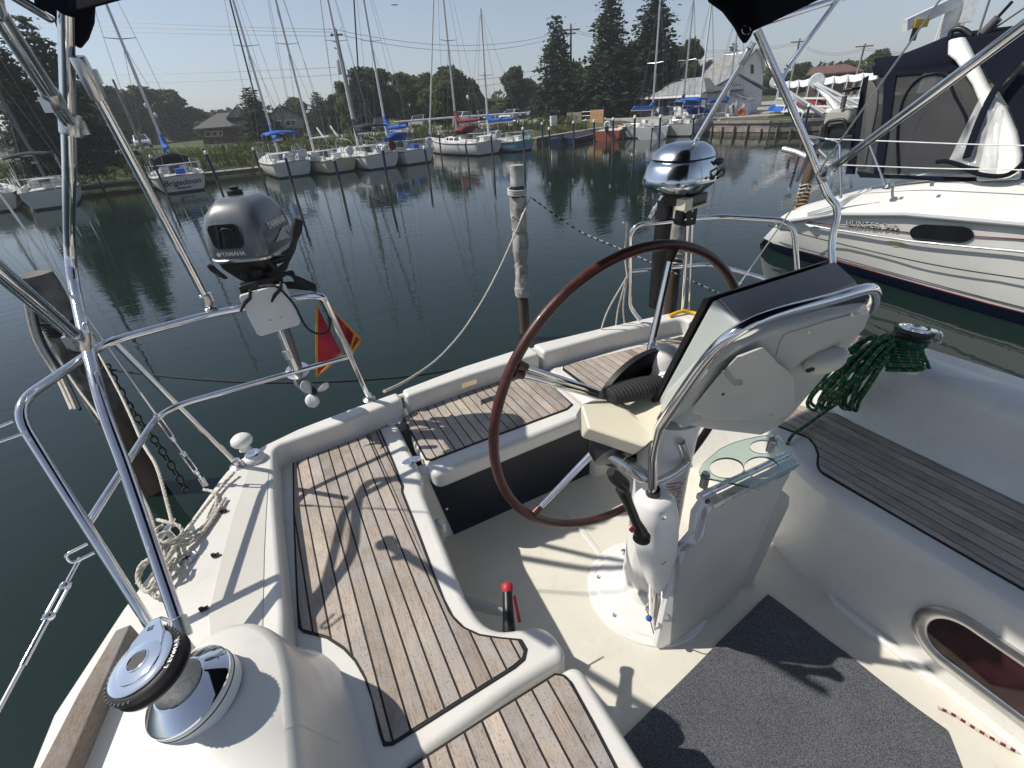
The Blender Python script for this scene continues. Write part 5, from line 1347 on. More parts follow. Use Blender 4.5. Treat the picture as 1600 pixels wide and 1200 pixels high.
T(28, 245, 18, 33, 130, 's2', 'tall dark spruce at the left edge behind the bimini tubes', g1)
T(-30, 250, 40, 31, 110, 's1', 'dark spruce cut off by the left edge of the picture', g1)
T(95, 226, 118, 76, 95, 'k1', 'dark leafy tree beside the tall spruce at far left', g1)
T(150, 222, 126, 80, 90, 'k0', 'dark leafy tree directly above the white parked car at left, its crown left of it', g1)
T(205, 218, 132, 82, 92, 'k2', 'dark round tree behind the mast of the leftmost blue-covered sailboat', g1)
T(250, 214, 138, 84, 85, 'k3', 'leafy tree with the highest crown in the dark row left of the grey-roofed house', g1)
T(288, 210, 165, 86, 60, 'k1', 'low dark tree where the left row slopes down to the grey-roofed house', g1)
T(318, 205, 186, 74, 36, 'd2', 'small bush-like tree between the dark row and the grey-roofed house', g1)
T(386, 219, 134, 48, 62, 's2', 'spruce standing between the grey-roofed house and the gabled house', g1)
T(340, 200, 170, 90, 40, 'k0', 'tree peeping over the roof of the grey-roofed house', g1)
T(455, 212, 150, 72, 52, 'd1', 'round green tree behind the gabled house', g2_)
T(492, 214, 142, 60, 42, 's2', 'dark spruce right of the gabled house', g2_)
T(517, 212, 146, 56, 30, 'k3', 'narrow dark tree left of the utility pole with the transformer', g2_)
T(548, 212, 106, 50, 34, 's1', 'slim spruce rising behind the transformer pole', g2_)
T(580, 208, 100, 52, 88, 'k0', 'large dark broadleaf tree right of the transformer pole', g2_)
T(538, 212, 124, 51, 44, 'd0', 'lighter green tree left of the large dark broadleaf tree', g2_)
T(622, 204, 112, 55, 58, 'd3', 'green tree between the two largest broadleaf trees', g2_)
T(655, 202, 112, 57, 50, 'd0', 'green tree behind the tan parked car', g2_)
T(692, 199, 99, 52, 82, 'd1', 'large bright green broadleaf tree behind the white parked car', g2_)
T(690, 200, 134, 40, 34, 'k2', 'dark bushy tree standing in front of the bright green one beside the car park', g2_)
T(734, 194, 122, 60, 40, 'd2', 'green tree at the right shoulder of the bright green broadleaf tree', g2_)
T(768, 187, 152, 66, 60, 'd0', 'low broad tree behind the dark parked car', g2_)
T(803, 184, 102, 60, 42, 'k3', 'tree with an upright crown left of the pale mast', g2_)
T(826, 182, 120, 62, 48, 'k1', 'bushy tree between the upright-crowned tree and the lone tall spruce', g2_)
T(850, 184, 140, 54, 40, 'd2', 'olive undergrowth tree at the foot of the lone tall spruce', g2_)
T(868, 184, 20, 47, 66, 's2', 'lone tall ragged spruce right of the car park', g3)
T(905, 182, 92, 54, 52, 'd1', 'green tree behind the second utility pole', g3)
T(930, 181, 100, 50, 40, 'd0', 'yellowish green tree behind the wooden fence', g3)
T(955, 179, -12, 46, 76, 's0', 'very tall dense blue-green spruce left of the twin spruce', g3)
T(1028, 179, -22, 46, 92, 's0', 'very tall wide spruce behind the white clubhouse', g3)
T(995, 178, 60, 52, 46, 'k3', 'dark undergrowth tree between the two tallest spruces', g3)
T(1078, 170, 58, 52, 64, 'k2', 'dark leafy tree between the tall wide spruce and the barn roof', g3)
T(1100, 165, 92, 56, 44, 'd3', 'light green tree peeping above the clubhouse ridge', g3)
T(1148, 130, 65, 80, 34, 's2', 'small spruce top showing over the barn ridge', g3)
T(1252, 140, 96, 80, 40, 'k0', 'round dark tree left of the brown roofed building', g3)
T(1210, 140, 112, 90, 60, 'k2', 'low dark tree right of the barn', g3)
T(1378, 130, 74, 74, 62, 'k1', 'round tree behind the white boat canopy roof', g3)
T(1335, 125, 92, 86, 40, 'd0', 'tree between the brown roof and the round tree', g3)
T(1440, 125, 88, 86, 70, 'k3', 'dark tree behind the raised canvas of the neighbouring yacht', g3)
T(1560, 120, 70, 80, 90, 'd2', 'tree behind the neighbouring yacht at the right edge', g3)
# distant wood closing the view, a mass nobody could count
r9 = random.Random(99); fw = MB()
for k in range(330):
    u = r9.uniform(-250, 1750); dist = r9.uniform(95, 140)
    zt = r9.uniform(2.2, 4.2)
    c = PD(u, 170, dist); c.z = 0
    s = r9.uniform(2.0, 4.0)
    for i in range(70):
        q = V((r9.gauss(0, 1), r9.gauss(0, 1), abs(r9.gauss(0, .8)))).normalized()
        leafquad(fw, c+V((q.x*s, q.y*s, .8+q.z*zt)), r9.uniform(.3, .7), r9)
tag(fw.obj('distant_wood', 'leaf_dark', smooth=None), 'far belt of dark woodland along the horizon behind the houses', 'woodland', kind='stuff')
# rough bank vegetation: brush and reeds
br = MB(); r8 = random.Random(5)
for i, p in enumerate(dense_line(shore[2:9], .16)):
    for k in range(12):
        d = r8.uniform(1.0, 6.2); q = V((p.x+r8.uniform(-.3, .3)+d*.25, p.y+d, 0))
        dens = noise.noise(V((q.x*.45, q.y*.45, 3)))+.45
        if r8.random() > dens+.25: continue
        z0 = .12+.62*min(1, d/4.2); h = r8.uniform(.12, .42)*(1.2+dens)
        for j in range(3):
            b = q+V((r8.gauss(0, .1), r8.gauss(0, .1), z0)); w = r8.uniform(.02, .05); t_ = V((r8.gauss(0, .12), r8.gauss(0, .12), h*r8.uniform(.6, 1.2)))
            a = r8.random()*3.14; s_ = V((math.cos(a), math.sin(a), 0))*w
            br.v += [tuple(b-s_), tuple(b+s_), tuple(b+t_+s_*.5), tuple(b+t_-s_*.5)]; n_ = len(br.v); br.f.append((n_-4, n_-3, n_-2, n_-1)); br.mi.append(0)
        if r8.random() < .6:
            for j in range(3): leafquad(br, q+V((r8.gauss(0, .14), r8.gauss(0, .14), z0+h*r8.uniform(.4, .9))), r8.uniform(.05, .11), r8)
tag(br.obj('bank_vegetation', 'reed', smooth=None), 'olive and straw coloured brush growing on the bank behind the moored boats', 'undergrowth', kind='stuff')
shr = MB(); r7 = random.Random(6)
for k in range(60):
    u = r7.uniform(90, 700); p = P(u, 0, 0) if False else None
    x = r7.uniform(-13, 13); y = 34.6+r7.uniform(0, 3.6)+max(0, -x)*.06
    s = r7.uniform(.35, .75)
    for i in range(260):
        q = V((r7.gauss(0, 1), r7.gauss(0, 1), abs(r7.gauss(0, 1)))).normalized()
        leafquad(shr, V((x, y, .35+.3*min(1, (y-34)/3)))+V((q.x*s*1.5, q.y*s, q.z*s))*r7.uniform(.6, 1.05), r7.uniform(.05, .10), r7)
tag(shr.obj('bank_shrubs', 'leaf', smooth=None), 'low green shrubs scattered over the far bank', 'shrubs', kind='stuff')

# ================================================================ moored sailing boats (built at full size, set at the scale of the place)
SF = .73
def sailboat(u, v, label, hull='hullwhite', cover='bluecover', mast='alu', L=8.6, B=2.95, fb=.92, ang=0, masth=12.5, name=None, ring=None, bimini=None, dodger=None, blue2=False, my=4.3, cabin=True, group='sailing boats moored along the far bank', boomless=False, motor=False, cpx=None, raise_=1, stripe='antifoul', spread=True, furl=None):
    p = P(u, v, 0); t = thing('sailboat', label, 'sailboat', p, group, rz=ang); t.scale = (SF,)*3
    def ob(mb, nm, m, parent=None, smooth=50, **k):
        me = mb.mesh(nm, m, smooth)
        if k.get('fix'):
            bm = bmesh.new(); bm.from_mesh(me); bmesh.ops.recalc_face_normals(bm, faces=bm.faces); bm.to_mesh(me); bm.free()
        o = bpy.data.objects.new(nm, me); COL.objects.link(o); o.parent = parent or t; return o
    def hb(y): f = y/L; return B/2*(.80+.2*math.sin(min(1, f*2.2)*math.pi/2))*(1-max(0, (f-.42)/.58)**2.0)+.001
    def sh(y): return fb*(1-.08*math.sin(math.pi*y/L))+.22*(y/L)**2
    ys = [0, .25, .8, 1.8, 3.0, 4.3, 5.6, 6.8, 7.7, 8.3, L]
    ys = [y*L/8.6 for y in ys[:-1]]+[L]
    def sec(y, zs):
        b, s = hb(y), sh(y); out = []
        prof = [(z, w) for z, w in zs]
        for z, w in prof: out.append((b*w, z if z < 1 else s))
        return out
    up = [(.10, .80), (.30, .90), (.60, .975), (9, 1.0)]
    def ringp(y, k, sgn): return [V((sgn*x, y-(0 if y > .1 else -.28*(1-min(1, z/fb))), z)) for x, z in sec(y, up)]
    mb = MB()
    for sgn in (-1, 1):
        mb.loft([ringp(y, 0, sgn) for y in ys], cap=False, closed=False)
    a = ringp(0, 0, -1); b = ringp(0, 0, 1)
    mb.add(a+b, [(0, 1, 2, 3, 7, 6, 5, 4)])
    h_ = ob(mb, 'hull', hull, fix=True)
    mb = MB()
    for sgn in (-1, 1): mb.loft([[V((sgn*hb(y)*.80, y+(.26 if y < .1 else 0), .10)), V((sgn*hb(y)*.62, y+.3, -.2)), V((0, y+.3, -.35))] for y in ys], cap=False, closed=False)
    mb.add([V((-hb(0)*.8, .26, .10)), V((hb(0)*.8, .26, .10)), V((hb(0)*.62, .3, -.2)), V((0, .3, -.35)), V((-hb(0)*.62, .3, -.2))], [(0, 1, 2, 3, 4)])
    ob(mb, 'boot_stripe', stripe, h_)
    mb = MB().loft([[V((-hb(y), y, sh(y))), V((0, y, sh(y)+.06)), V((hb(y), y, sh(y)))] for y in ys], cap=False, closed=False)
    ob(mb, 'deck', 'hullwhite')
    mb = MB()
    for sgn in (-1, 1): mb.tube([V((sgn*(hb(y)+.01), y, sh(y)-.06)) for y in ys], .022, 6)
    ob(mb, 'rubbing_strip', 'darkcover' if hull != 'hullnavy' else 'hullwhite', h_)['kind'] = 'stuff'
    if cabin:
        s0 = sh(4)
        prof = [(2.6, .86, .02), (2.75, .84, .42), (4.6, .70, .40), (5.9, .42, .24), (6.5, .25, .03)]
        mb = MB().loft([[V((-w, y, s0-.05)), V((-w*.88, y, s0+h_2)), V((w*.88, y, s0+h_2)), V((w, y, s0-.05))] for y, w, h_2 in prof], cap=True)
        cb_ = ob(mb, 'cabin', 'hullwhite', smooth=30, fix=True)
        for sgn in (-1, 1):
            for y0, y1 in ((3.0, 3.7), (3.9, 4.5), (4.7, 5.1)):
                f0 = lambda y: .84+(.70-.84)*(y-2.75)/1.85 if y < 4.6 else .70-(y-4.6)*.215
                x0, x1 = f0(y0), f0(y1)
                mb = MB().slab([V((sgn*(x0*.955+.005), y0, s0+.13)), V((sgn*(x1*.955+.005), y1, s0+.13)), V((sgn*(x1*.92+.006), y1, s0+.28)), V((sgn*(x0*.92+.006), y0, s0+.28))], V((sgn*.012, 0, 0)))
                ob(mb, 'window', 'window_dark', cb_, smooth=None)
        mb = MB().loft([[V((-x, y, s0+z)) for x, z in ((1.02, 0), (1.0, .22), (.85, .24), (.8, .0))] for y in (.35, 1.4, 2.65)], cap=True)
        ob(mb, 'coaming', 'hullwhite', fix=True, smooth=30)
        mb = MB().loft([[V((x, y, s0+z)) for x, z in ((1.02, 0), (1.0, .22), (.85, .24), (.8, .0))] for y in (.35, 1.4, 2.65)], cap=True)
        ob(mb, 'coaming', 'hullwhite', fix=True, smooth=30)
        ob(MB().box((0, 2.58, s0+.22), (.55, .03, .40)), 'companionway', 'oldwood', smooth=None)
    # rails and lifelines
    s0 = sh(0)
    def st(): pass
    mb = MB().tube(bend([V((-hb(1.2)*.97, 1.25, sh(1)+.03)), V((-hb(1)*.97, 1.1, s0+.62)), V((-hb(0)*.95, .08, s0+.62)), V((hb(0)*.95, .08, s0+.62)), V((hb(1)*.97, 1.1, s0+.62)), V((hb(1.2)*.97, 1.25, sh(1)+.03))], .12, 4), .022, 6)
    for x in (-.95, -.35, .35, .95): mb.tube([V((x*hb(0), .08, s0)), V((x*hb(0), .08, s0+.62))], .018, 6)
    mb.tube(bend([V((-hb(1)*.97, 1.1, s0+.32)), V((-hb(0)*.95, .08, s0+.32)), V((hb(0)*.95, .08, s0+.32)), V((hb(1)*.97, 1.1, s0+.32))], .1, 3), .015, 6)
    ob(mb, 'pushpit', 'steel')
    for sgn in (-1, 1):
        for y in (2.4, 4.0, 5.6):
            ob(MB().tube([V((sgn*hb(y)*.97, y, sh(y))), V((sgn*hb(y)*.97, y, sh(y)+.6))], .016, 6), 'stanchion', 'steel')
        ob(MB().tube([V((sgn*hb(y)*.97, y, sh(y)+.59)) for y in (1.1, 2.4, 4.0, 5.6, 7.4)], .011, 5), 'lifeline', 'wire')
    mb = MB().tube(bend([V((-hb(7.2), 7.2, sh(7.2))), V((-hb(7.4)*.9, 7.5, sh(7)+.6)), V((0, L+.1, sh(L)+.62)), V((hb(7.4)*.9, 7.5, sh(7)+.6)), V((hb(7.2), 7.2, sh(7.2)))], .3, 4), .02, 6)
    ob(mb, 'pulpit', 'steel')
    # rig
    if not boomless:
        mz = sh(my)+.35; mt = V((0, my-.25, mz+masth))
        m_ = ob(MB().tube([V((0, my, mz-.3)), mt], [.085, .07], 10), 'mast', mast)
        W_ = []
        for f, sp in ((.50, .75),) if spread else ():
            c = V((0, my, mz)).lerp(mt, f)
            ob(MB().tube([c+V((-sp, -.1, .05)), c, c+V((sp, -.1, .05))], [.018, .03, .018], 6), 'spreader', mast, m_)
            for sgn in (-1, 1): W_.append([V((sgn*hb(my)*.93, my-.1, sh(my))), c+V((sgn*sp, -.1, .05)), mt]); W_.append([V((sgn*hb(my)*.93, my-.5, sh(my))), c-V((0, 0, .2))])
        W_.append([V((0, L, sh(L))), mt])
        W_ += [[V((-.7, .05, s0)), V((0, 1.4, s0+3.2)), mt], [V((.7, .05, s0)), V((0, 1.4, s0+3.2))]]
        for q in W_: ob(MB().tube(q, .011, 4), 'stay', 'wire', m_)
        if furl: ob(MB().tube([V((0, L-.05, sh(L)+.3)), V((0, L-.05, sh(L)+.3)).lerp(mt, .93)], [.06, .045], 7), 'furled_headsail', furl)
        bz = mz+.85; be = V((0, my-3.3, bz+.12))
        ob(MB().tube([V((0, my-.08, bz)), be], .05, 8), 'boom', 'alu')
        if cover:
            mb = MB(); rr = []
            for k in range(15):
                f = k/14; c = V((0, my-.05, bz+.1)).lerp(be+V((0, .15, .1)), f)
                hh = (.20+.95*raise_*max(0, 1-f/.22)**1.3)*(1+.12*math.sin(k*1.9)); ww = .17-.05*f+(.0 if k else -.08)
                if k == 14: hh, ww = .07, .05
                rr.append([c+V((math.cos(a)*ww*(1+.1*math.sin(k*2.7+a*3)), .16*hh*math.sin(a), math.sin(a)*hh*.6+hh*.35)) for a in [6.283*j/12 for j in range(12)]])
            ob(mb.loft(rr), 'sail_cover', cover, smooth=70)
    if bimini:
        mb = MB().loft([[V((x, y, s0+1.62+.16*math.cos(x*1.3)+z)) for x in (-1.0, -.6, 0, .6, 1.0)] for y, z in ((.3, -.08), (1.0, .03), (1.9, .03), (2.5, -.1))], cap=False, closed=False)
        o = ob(mb, 'bimini_top', bimini); q = o.modifiers.new('t', 'SOLIDIFY'); q.thickness = .05
        for y0 in (.4, 2.4):
            ob(MB().tube([V((-1.0, 1.3, s0)), V((-1.0, y0, s0+1.6)), V((1.0, y0, s0+1.6)), V((1.0, 1.3, s0))], .018, 6), 'bimini_bow', 'steel')
    if dodger:
        mb = MB().loft([[V((x, y+.12*(1-abs(x)), s0+.25+z*math.cos(x*1.15)**.5)) for x in (-.95, -.75, -.4, 0, .4, .75, .95)] for y, z in ((2.2, .80), (2.9, .86), (3.35, .50), (3.6, .18))], cap=False, closed=False)
        o = ob(mb, 'dodger', dodger); q = o.modifiers.new('t', 'SOLIDIFY'); q.thickness = .04
    if ring:
        ob(MB().lathe([(.20+.085*math.cos(a), .085*math.sin(a)) for a in [6.283*j/10 for j in range(11)]], (hb(0)*.72, -.02, s0+.42), (0.1, -1, 0), 24), 'lifebuoy', ring)
    if motor:
        mb = MB().box((-.5, -.22, .75), (.22, .28, .34)).tube([V((-.5, -.18, .7)), V((-.5, -.2, -.1))], .05, 8)
        ob(mb, 'outboard', 'rubber')['kind'] = 'stuff'
    ob(MB().box((.15, .9, s0+.15), (.5, .5, .35)), 'cockpit_cover', blue2 if blue2 else 'hullwhite', smooth=None)
    if name:
        for k, (tx, sz, zz) in enumerate(name):
            me_o = text_mesh('name_lettering', tx, sz, 'hullnavy', None, Matrix.Identity(4), .004, .006, shear=.35 if k == 0 else 0)
            yy = .28*(1-min(1, zz/fb))-.012
            me_o.data.transform(frame((.0, yy, zz), (1, 0, 0), (0, -.28/fb, 1)))
            me_o.parent = t; me_o.location = (0, 0, 0)
    return t
sailboat(291, 301, 'white sailboat with blue sail cover and a dark blue script name on its transom', B=3.0, L=8.0, name=[('Brigadoon', .46, .56), ('SARNIA, ON', .13, .26)], bimini=None, dodger='darkcover', blue2='bluecover', masth=13, ang=R(8), my=4.0)
sailboat(462, 277, 'white sailboat with blue cover, blue awning and white horseshoe buoy, nearest the gabled house', ring='lens', bimini='bluecover', masth=12.5, ang=R(5), mast='alu', my=4.4, furl='mastblue')
sailboat(537, 270, 'cream hulled sailboat without sail cover and with white horseshoe buoy', hull='hullcream', cover=None, ring='lens', mast='mastwhite', ang=R(14), B=2.7, L=7.6, fb=.85)
sailboat(601, 264, 'white sailboat with dark navy sail cover, dark awning and red lifebuoy', cover='darkcover', ring='redcover', bimini='darkcover', dodger=None, mast='mastwhite', ang=R(8))
sailboat(659, 256, 'white sailboat with blue sail cover and blue wheel cover left of the dock', blue2='bluecover', ring='lens', mast='mastwhite', ang=R(14), dodger='bluecover', furl='mastblue')
sailboat(767, 242, 'white sailboat with dark red sail cover and red dodger', cover='redcover', dodger='redcover', ring='lens', mast='alu', ang=R(12), B=2.9, L=8.6, furl='mastwhite')
sailboat(822, 236, 'pale blue hulled sailboat with blue sail cover', hull='hullblue', mast='mastwhite', ang=R(16), B=2.6, L=7.0, fb=.75, masth=8.2, raise_=.5)
sailboat(985, 217, 'white sailboat with blue low sail cover left of the blue canopied boat', mast='alu', ang=R(-74), B=2.4, L=6.4, fb=.8, masth=8.4, raise_=.4, my=3.2, group='boats moored off the clubhouse', motor=True)
sailboat(1040, 214, 'white sailboat with black peaked sail cover in front of the clubhouse door', cover='darkcover', mast='alu', ang=R(-66), B=2.4, L=6.6, masth=8.2, raise_=.9, my=3.2, group='boats moored off the clubhouse')
sailboat(1062, 214, 'white sailboat with large blue cockpit canopy in front of the clubhouse', dodger='bluecover', bimini='bluecover', mast='mastwhite', ang=R(-70), B=2.4, L=6.6, masth=8.0, raise_=.2, my=3.2, group='boats moored off the clubhouse')
sailboat(1100, 211, 'white sailboat lying nearest to the retaining wall and the shed', mast='alu', cover='bluecover', ang=R(-76), B=2.4, L=6.6, my=3.2, masth=8.4, raise_=.3, furl=None, group='boats moored off the clubhouse')
sailboat(88, 326, 'white sailboat with navy awning half hidden behind the near bimini post', bimini='darkcover', mast='mastdark', ang=R(12), B=2.8, cover=None, hull='hullwhite', motor=False)
sailboat(-8, 334, 'white boat cut off by the left edge of the picture', cover=None, mast='mastwhite', ang=R(16), B=2.8)
sailboat(40, 262, 'white sailboat with furled sail farther along the left shore', cover='darkcover', mast='alu', ang=R(30), B=2.8, masth=10)

def small_boat(u, v, label, hull, L=4.6, B=1.8, fb=.5, ang=0, covered=None, ring=None, cab=False):
    p = P(u, v, 0); t = thing('small_boat', label, 'small boat', p, None, rz=ang); t.scale = (SF,)*3
    def ob(mb, nm, m, smooth=50):
        o = bpy.data.objects.new(nm, mb.mesh(nm, m, smooth)); COL.objects.link(o); o.parent = t; return o
    ys = [0, .5, 1.5, 2.6, 3.6, 4.3, L]
    hb = lambda y: B/2*(1-max(0, (y/L-.45)/.55)**2.2)+.001
    mb = MB().loft([[V((-hb(y), y, fb+.1*(y/L)**2)), V((-hb(y)*.9, y, .05)), V((0, y, -.15)), V((hb(y)*.9, y, .05)), V((hb(y), y, fb+.1*(y/L)**2))] for y in ys], cap=False, closed=False)
    mb.add([V((-hb(0), 0, fb)), V((-hb(0)*.9, 0, .05)), V((0, 0, -.15)), V((hb(0)*.9, 0, .05)), V((hb(0), 0, fb))], [(0, 1, 2, 3, 4)]); ob(mb, 'hull', hull)
    ob(MB().loft([[V((-hb(y)*.97, y, fb-.02)), V((0, y, fb+(.28*math.sin(math.pi*min(1, y/L+.1)) if covered else -.1))), V((hb(y)*.97, y, fb-.02))] for y in ys], cap=False, closed=False), 'cover' if covered else 'deck', covered or 'hullwhite')
    ob(MB().tube([V((-hb(y)-.01, y, fb+.1*(y/L)**2)) for y in ys], .03, 6), 'gunwale', 'hullwhite'); ob(MB().tube([V((hb(y)+.01, y, fb+.1*(y/L)**2)) for y in ys], .03, 6), 'gunwale', 'hullwhite')
    if cab: ob(MB().loft([[V((-.6, y, fb)), V((-.5, y, fb+h)), V((.5, y, fb+h)), V((.6, y, fb))] for y, h in ((1.6, .5), (2.8, .45), (3.7, .06))], cap=True), 'cabin', 'hullwhite', 30)
    ob(MB().box((0, -.15, fb+.15), (.28, .28, .38)), 'motor_cowl', 'lens' if cab else 'rubber', None); ob(MB().tube([V((0, -.15, fb)), V((0, -.17, -.1))], .05, 8), 'motor_leg', 'rubber')
    if ring: ob(MB().lathe([(.22+.08*math.cos(a), .08*math.sin(a)) for a in [6.283*j/10 for j in range(11)]], (0, -.02, fb+.45), (0, -1, 0), 20), 'lifebuoy', ring)
small_boat(878, 226, 'low dark navy open boat moored against the grassy bank', 'hullnavy', 6.4, 2.2, .45, R(-62), covered='darkcover')
small_boat(948, 220, 'small orange hulled boat with white lifebuoy by the ramp', 'hullorange', 4.8, 2.1, .75, R(-50), ring='lens')
small_boat(1018, 218, 'white motor cruiser with small cabin between the orange boat and the clubhouse boats', 'hullwhite', 6.0, 2.4, .9, R(-48), cab=True)

# ================================================================ posts, docks, ladders
def post(u, vb, vt, label, r_=.042, m='mastblue', group='blue sleeved mooring posts along the far boats', z=0):
    b = P(u[0], vb, z); t = PY(u[1], vt, b.y)
    o = thing('mooring_post', label, 'mooring post', b, group)
    h = t-b
    MB().tube([b-V((0, 0, .8)), b+h*.45], [r_*1.15, r_], 8).obj('pile', 'oldwood', o, smooth=60)
    MB().tube([b+h*.45, t], r_*1.05, 8).obj('sleeve', m, o, smooth=60)
    MB().lathe([(r_*1.5, -.02), (r_*1.45, .05), (r_*.8, .09), (0, .10)], t, (0, 0, 1), 10).obj('cap', 'lens', o, smooth=60)
pw = [((262, 236), 305, 246, 'post with white cap just left of the script-named sailboat'), ((352, 322), 312, 240, 'post with white cap just right of the script-named sailboat'),
      ((412, 396), 282, 234, 'post with white cap between the script-named boat and the boat with blue awning'), ((165, 140), 300, 254, 'post with white cap left of the white braced tube'),
      ((465, 446), 318, 246, 'leaning post in front of the blue awning boat'), ((537, 522), 306, 250, 'post in front of the cream boat'), ((608, 598), 303, 234, 'post in front of the dark covered boat'),
      ((672, 663), 278, 232, 'post in front of the boat with the blue wheel cover'), ((690, 686), 250, 210, 'post with white cap on the right of the blue wheel cover boat'), ((733, 727), 262, 224, 'post at the bow side of the red covered boat'),
      ((772, 767), 262, 212, 'post in front of the red covered boat'), ((820, 817), 252, 202, 'post before the pale blue hull'), ((849, 847), 240, 194, 'post beside the small red ensign'), ((860, 858), 245, 202, 'post below the white electrical box'),
      ((885, 884), 212, 190, 'short post at the top of the ramp, left one'), ((897, 896), 238, 192, 'post in front of the navy open boat'), ((915, 915), 216, 188, 'post on the ramp beyond the navy open boat'), ((929, 928), 238, 190, 'post left of the orange boat'),
      ((939, 938), 206, 184, 'far post behind the orange boat'), ((946, 946), 208, 186, 'farther post behind the orange boat with the white cap'), ((958, 958), 240, 187, 'post in front of the orange boat'),
      ((990, 992), 250, 184, 'post in front of the white motor cruiser'), ((1028, 1032), 246, 183, 'post in front of the clubhouse boats, middle one'), ((1082, 1084), 232, 183, 'post just left of the silver outboard brace tube'), ((1252, 1264), 232, 166, 'blue post with white cap at the timber wall')]
for u, vb, vt, lb in pw: post(u, vb, vt, 'blue sleeved '+lb if 'leaning' not in lb else lb)
def dock(pts, z, w, label):
    d = thing('dock', label, 'dock', V((*pts[0], z)))
    for a, b in zip(pts[:-1], pts[1:]):
        a, b = V((*a, z)), V((*b, z)); n = (b-a).normalized(); s_ = V((-n.y, n.x, 0))
        MB().beam(a-V((0, 0, .1)), b-V((0, 0, .1)), w*.96, .16).obj('frame', 'oldwood', d, smooth=None)
        k = int((b-a).length/.42); me = None
        for i in range(k):
            c = a.lerp(b, (i+.5)/k)
            if me is None: me = MB().box((0, 0, 0), ((b-a).length/k*.93, w, .03)).mesh('plank', 'greywood')
            o = bpy.data.objects.new('plank', me); COL.objects.link(o); o.parent = d; o.location = c-ORG[d.name]; o.rotation_euler.z = math.atan2(n.y, n.x)
        for i in range(int((b-a).length/2.4)+1):
            c = a+n*i*2.4-s_*w*.45
            MB().tube([c-V((0, 0, z+.6)), c+V((0, 0, .12))], .05, 7).obj('post', 'oldwood', d, smooth=60)
dock([(-16, 31.9), (-4.5, 30.9), (3.6, 30.7)], .30, 1.0, 'weathered plank dock running behind the left moored boats')
dock([(9.6, 29.6), (9.9, 31.8)], .35, 1.1, 'short plank dock right of the boat with the blue wheel cover')
q0, q1 = P(835, 216, .30), P(952, 198, .55)
dk = thing('ramp', 'pale wooden ramp climbing the grassy bank left of the orange boat', 'ramp', q0)
MB().beam(q0, q1, .8, .08).obj('deck', 'greywood', dk, smooth=None); MB().beam(q0-V((0, 0, .22)), q1-V((0, 0, .22)), .7, .30).obj('frame', 'oldwood', dk, smooth=None)
# electrical box on the grass
eb = thing('electrical_box', 'white electrical box on a post on the grass above the navy boat', 'electrical box', P(865, 205, .4))
c = P(865, 206, .45); t_ = PY(865, 192, c.y)
MB().tube([c-V((0, 0, .3)), t_], .04, 8).obj('post', 'greywood', eb, smooth=60); MB().box(t_+V((0, 0, .12)), (.50, .2, .62)).obj('box', 'lens', eb, smooth=None, bevel=.02)
# white wooden steps down the bank
sp = thing('bank_steps', 'grey wooden steps with white handrails down the bank behind the cream boat', 'steps', P(520, 232, .4))
for k in range(6):
    a = P(500+k*9, 219+k*6, .80-.08*k); MB().box(a, (1.5, .32, .06), rz=-.3).obj('tread', 'greywood', sp, smooth=None)
for (a, b) in (((495, 200), (507, 216)), ((500, 208), (514, 224)), ((516, 197), (528, 213)), ((521, 205), (533, 219)), ((534, 212), (543, 226)), ((528, 219), (543, 228))):
    p0 = PD(a[0], a[1], 37); p1 = PD(b[0], b[1], 36); MB().beam(p0, p1, .06, .10).obj('handrail', 'lens', sp, smooth=None)
    for p_ in (p0, p1): MB().tube([p_, V((p_.x, p_.y, .3))], .03, 6).obj('baluster', 'greywood', sp, smooth=60)
# long pale guard rail along the car park
gl_ = thing('barrier_rail', 'long white pole barrier along the car park edge', 'barrier', PD(700, 186, 38))
ra_ = [PD(616, 191, 37.5), PD(700, 184, 38), PD(760, 180, 38.5), PD(828, 176, 39)]
MB().tube(ra_, .06, 8).obj('rail', 'lens', gl_, smooth=60)
for u in (640, 668, 705, 745, 772, 800):
    k = (u-616)/212; p_ = ra_[0].lerp(ra_[3], k); MB().tube([V((p_.x, p_.y, .6)), p_+V((0, 0, -.02))], .045, 6).obj('post', 'lens', gl_, smooth=60)
fn = thing('guard_rail_fence', 'low wire fence with posts on the left bank in front of the white car', 'fence', P(180, 240, .7))
for k in range(9):
    p_ = PD(128+k*24, 226-k*1.5, 42); b = V((p_.x, p_.y, .6)); MB().tube([b, b+V((0, 0, .62))], .03, 6).obj('post', 'greywood', fn, smooth=60)
p0, p1 = PD(128, 226, 42), PD(320, 214, 42)
for z in (.95, 1.18): MB().tube([V((p0.x, p0.y, z)), V((p1.x, p1.y, z))], .015, 5).obj('wire', 'wire', fn, smooth=60)

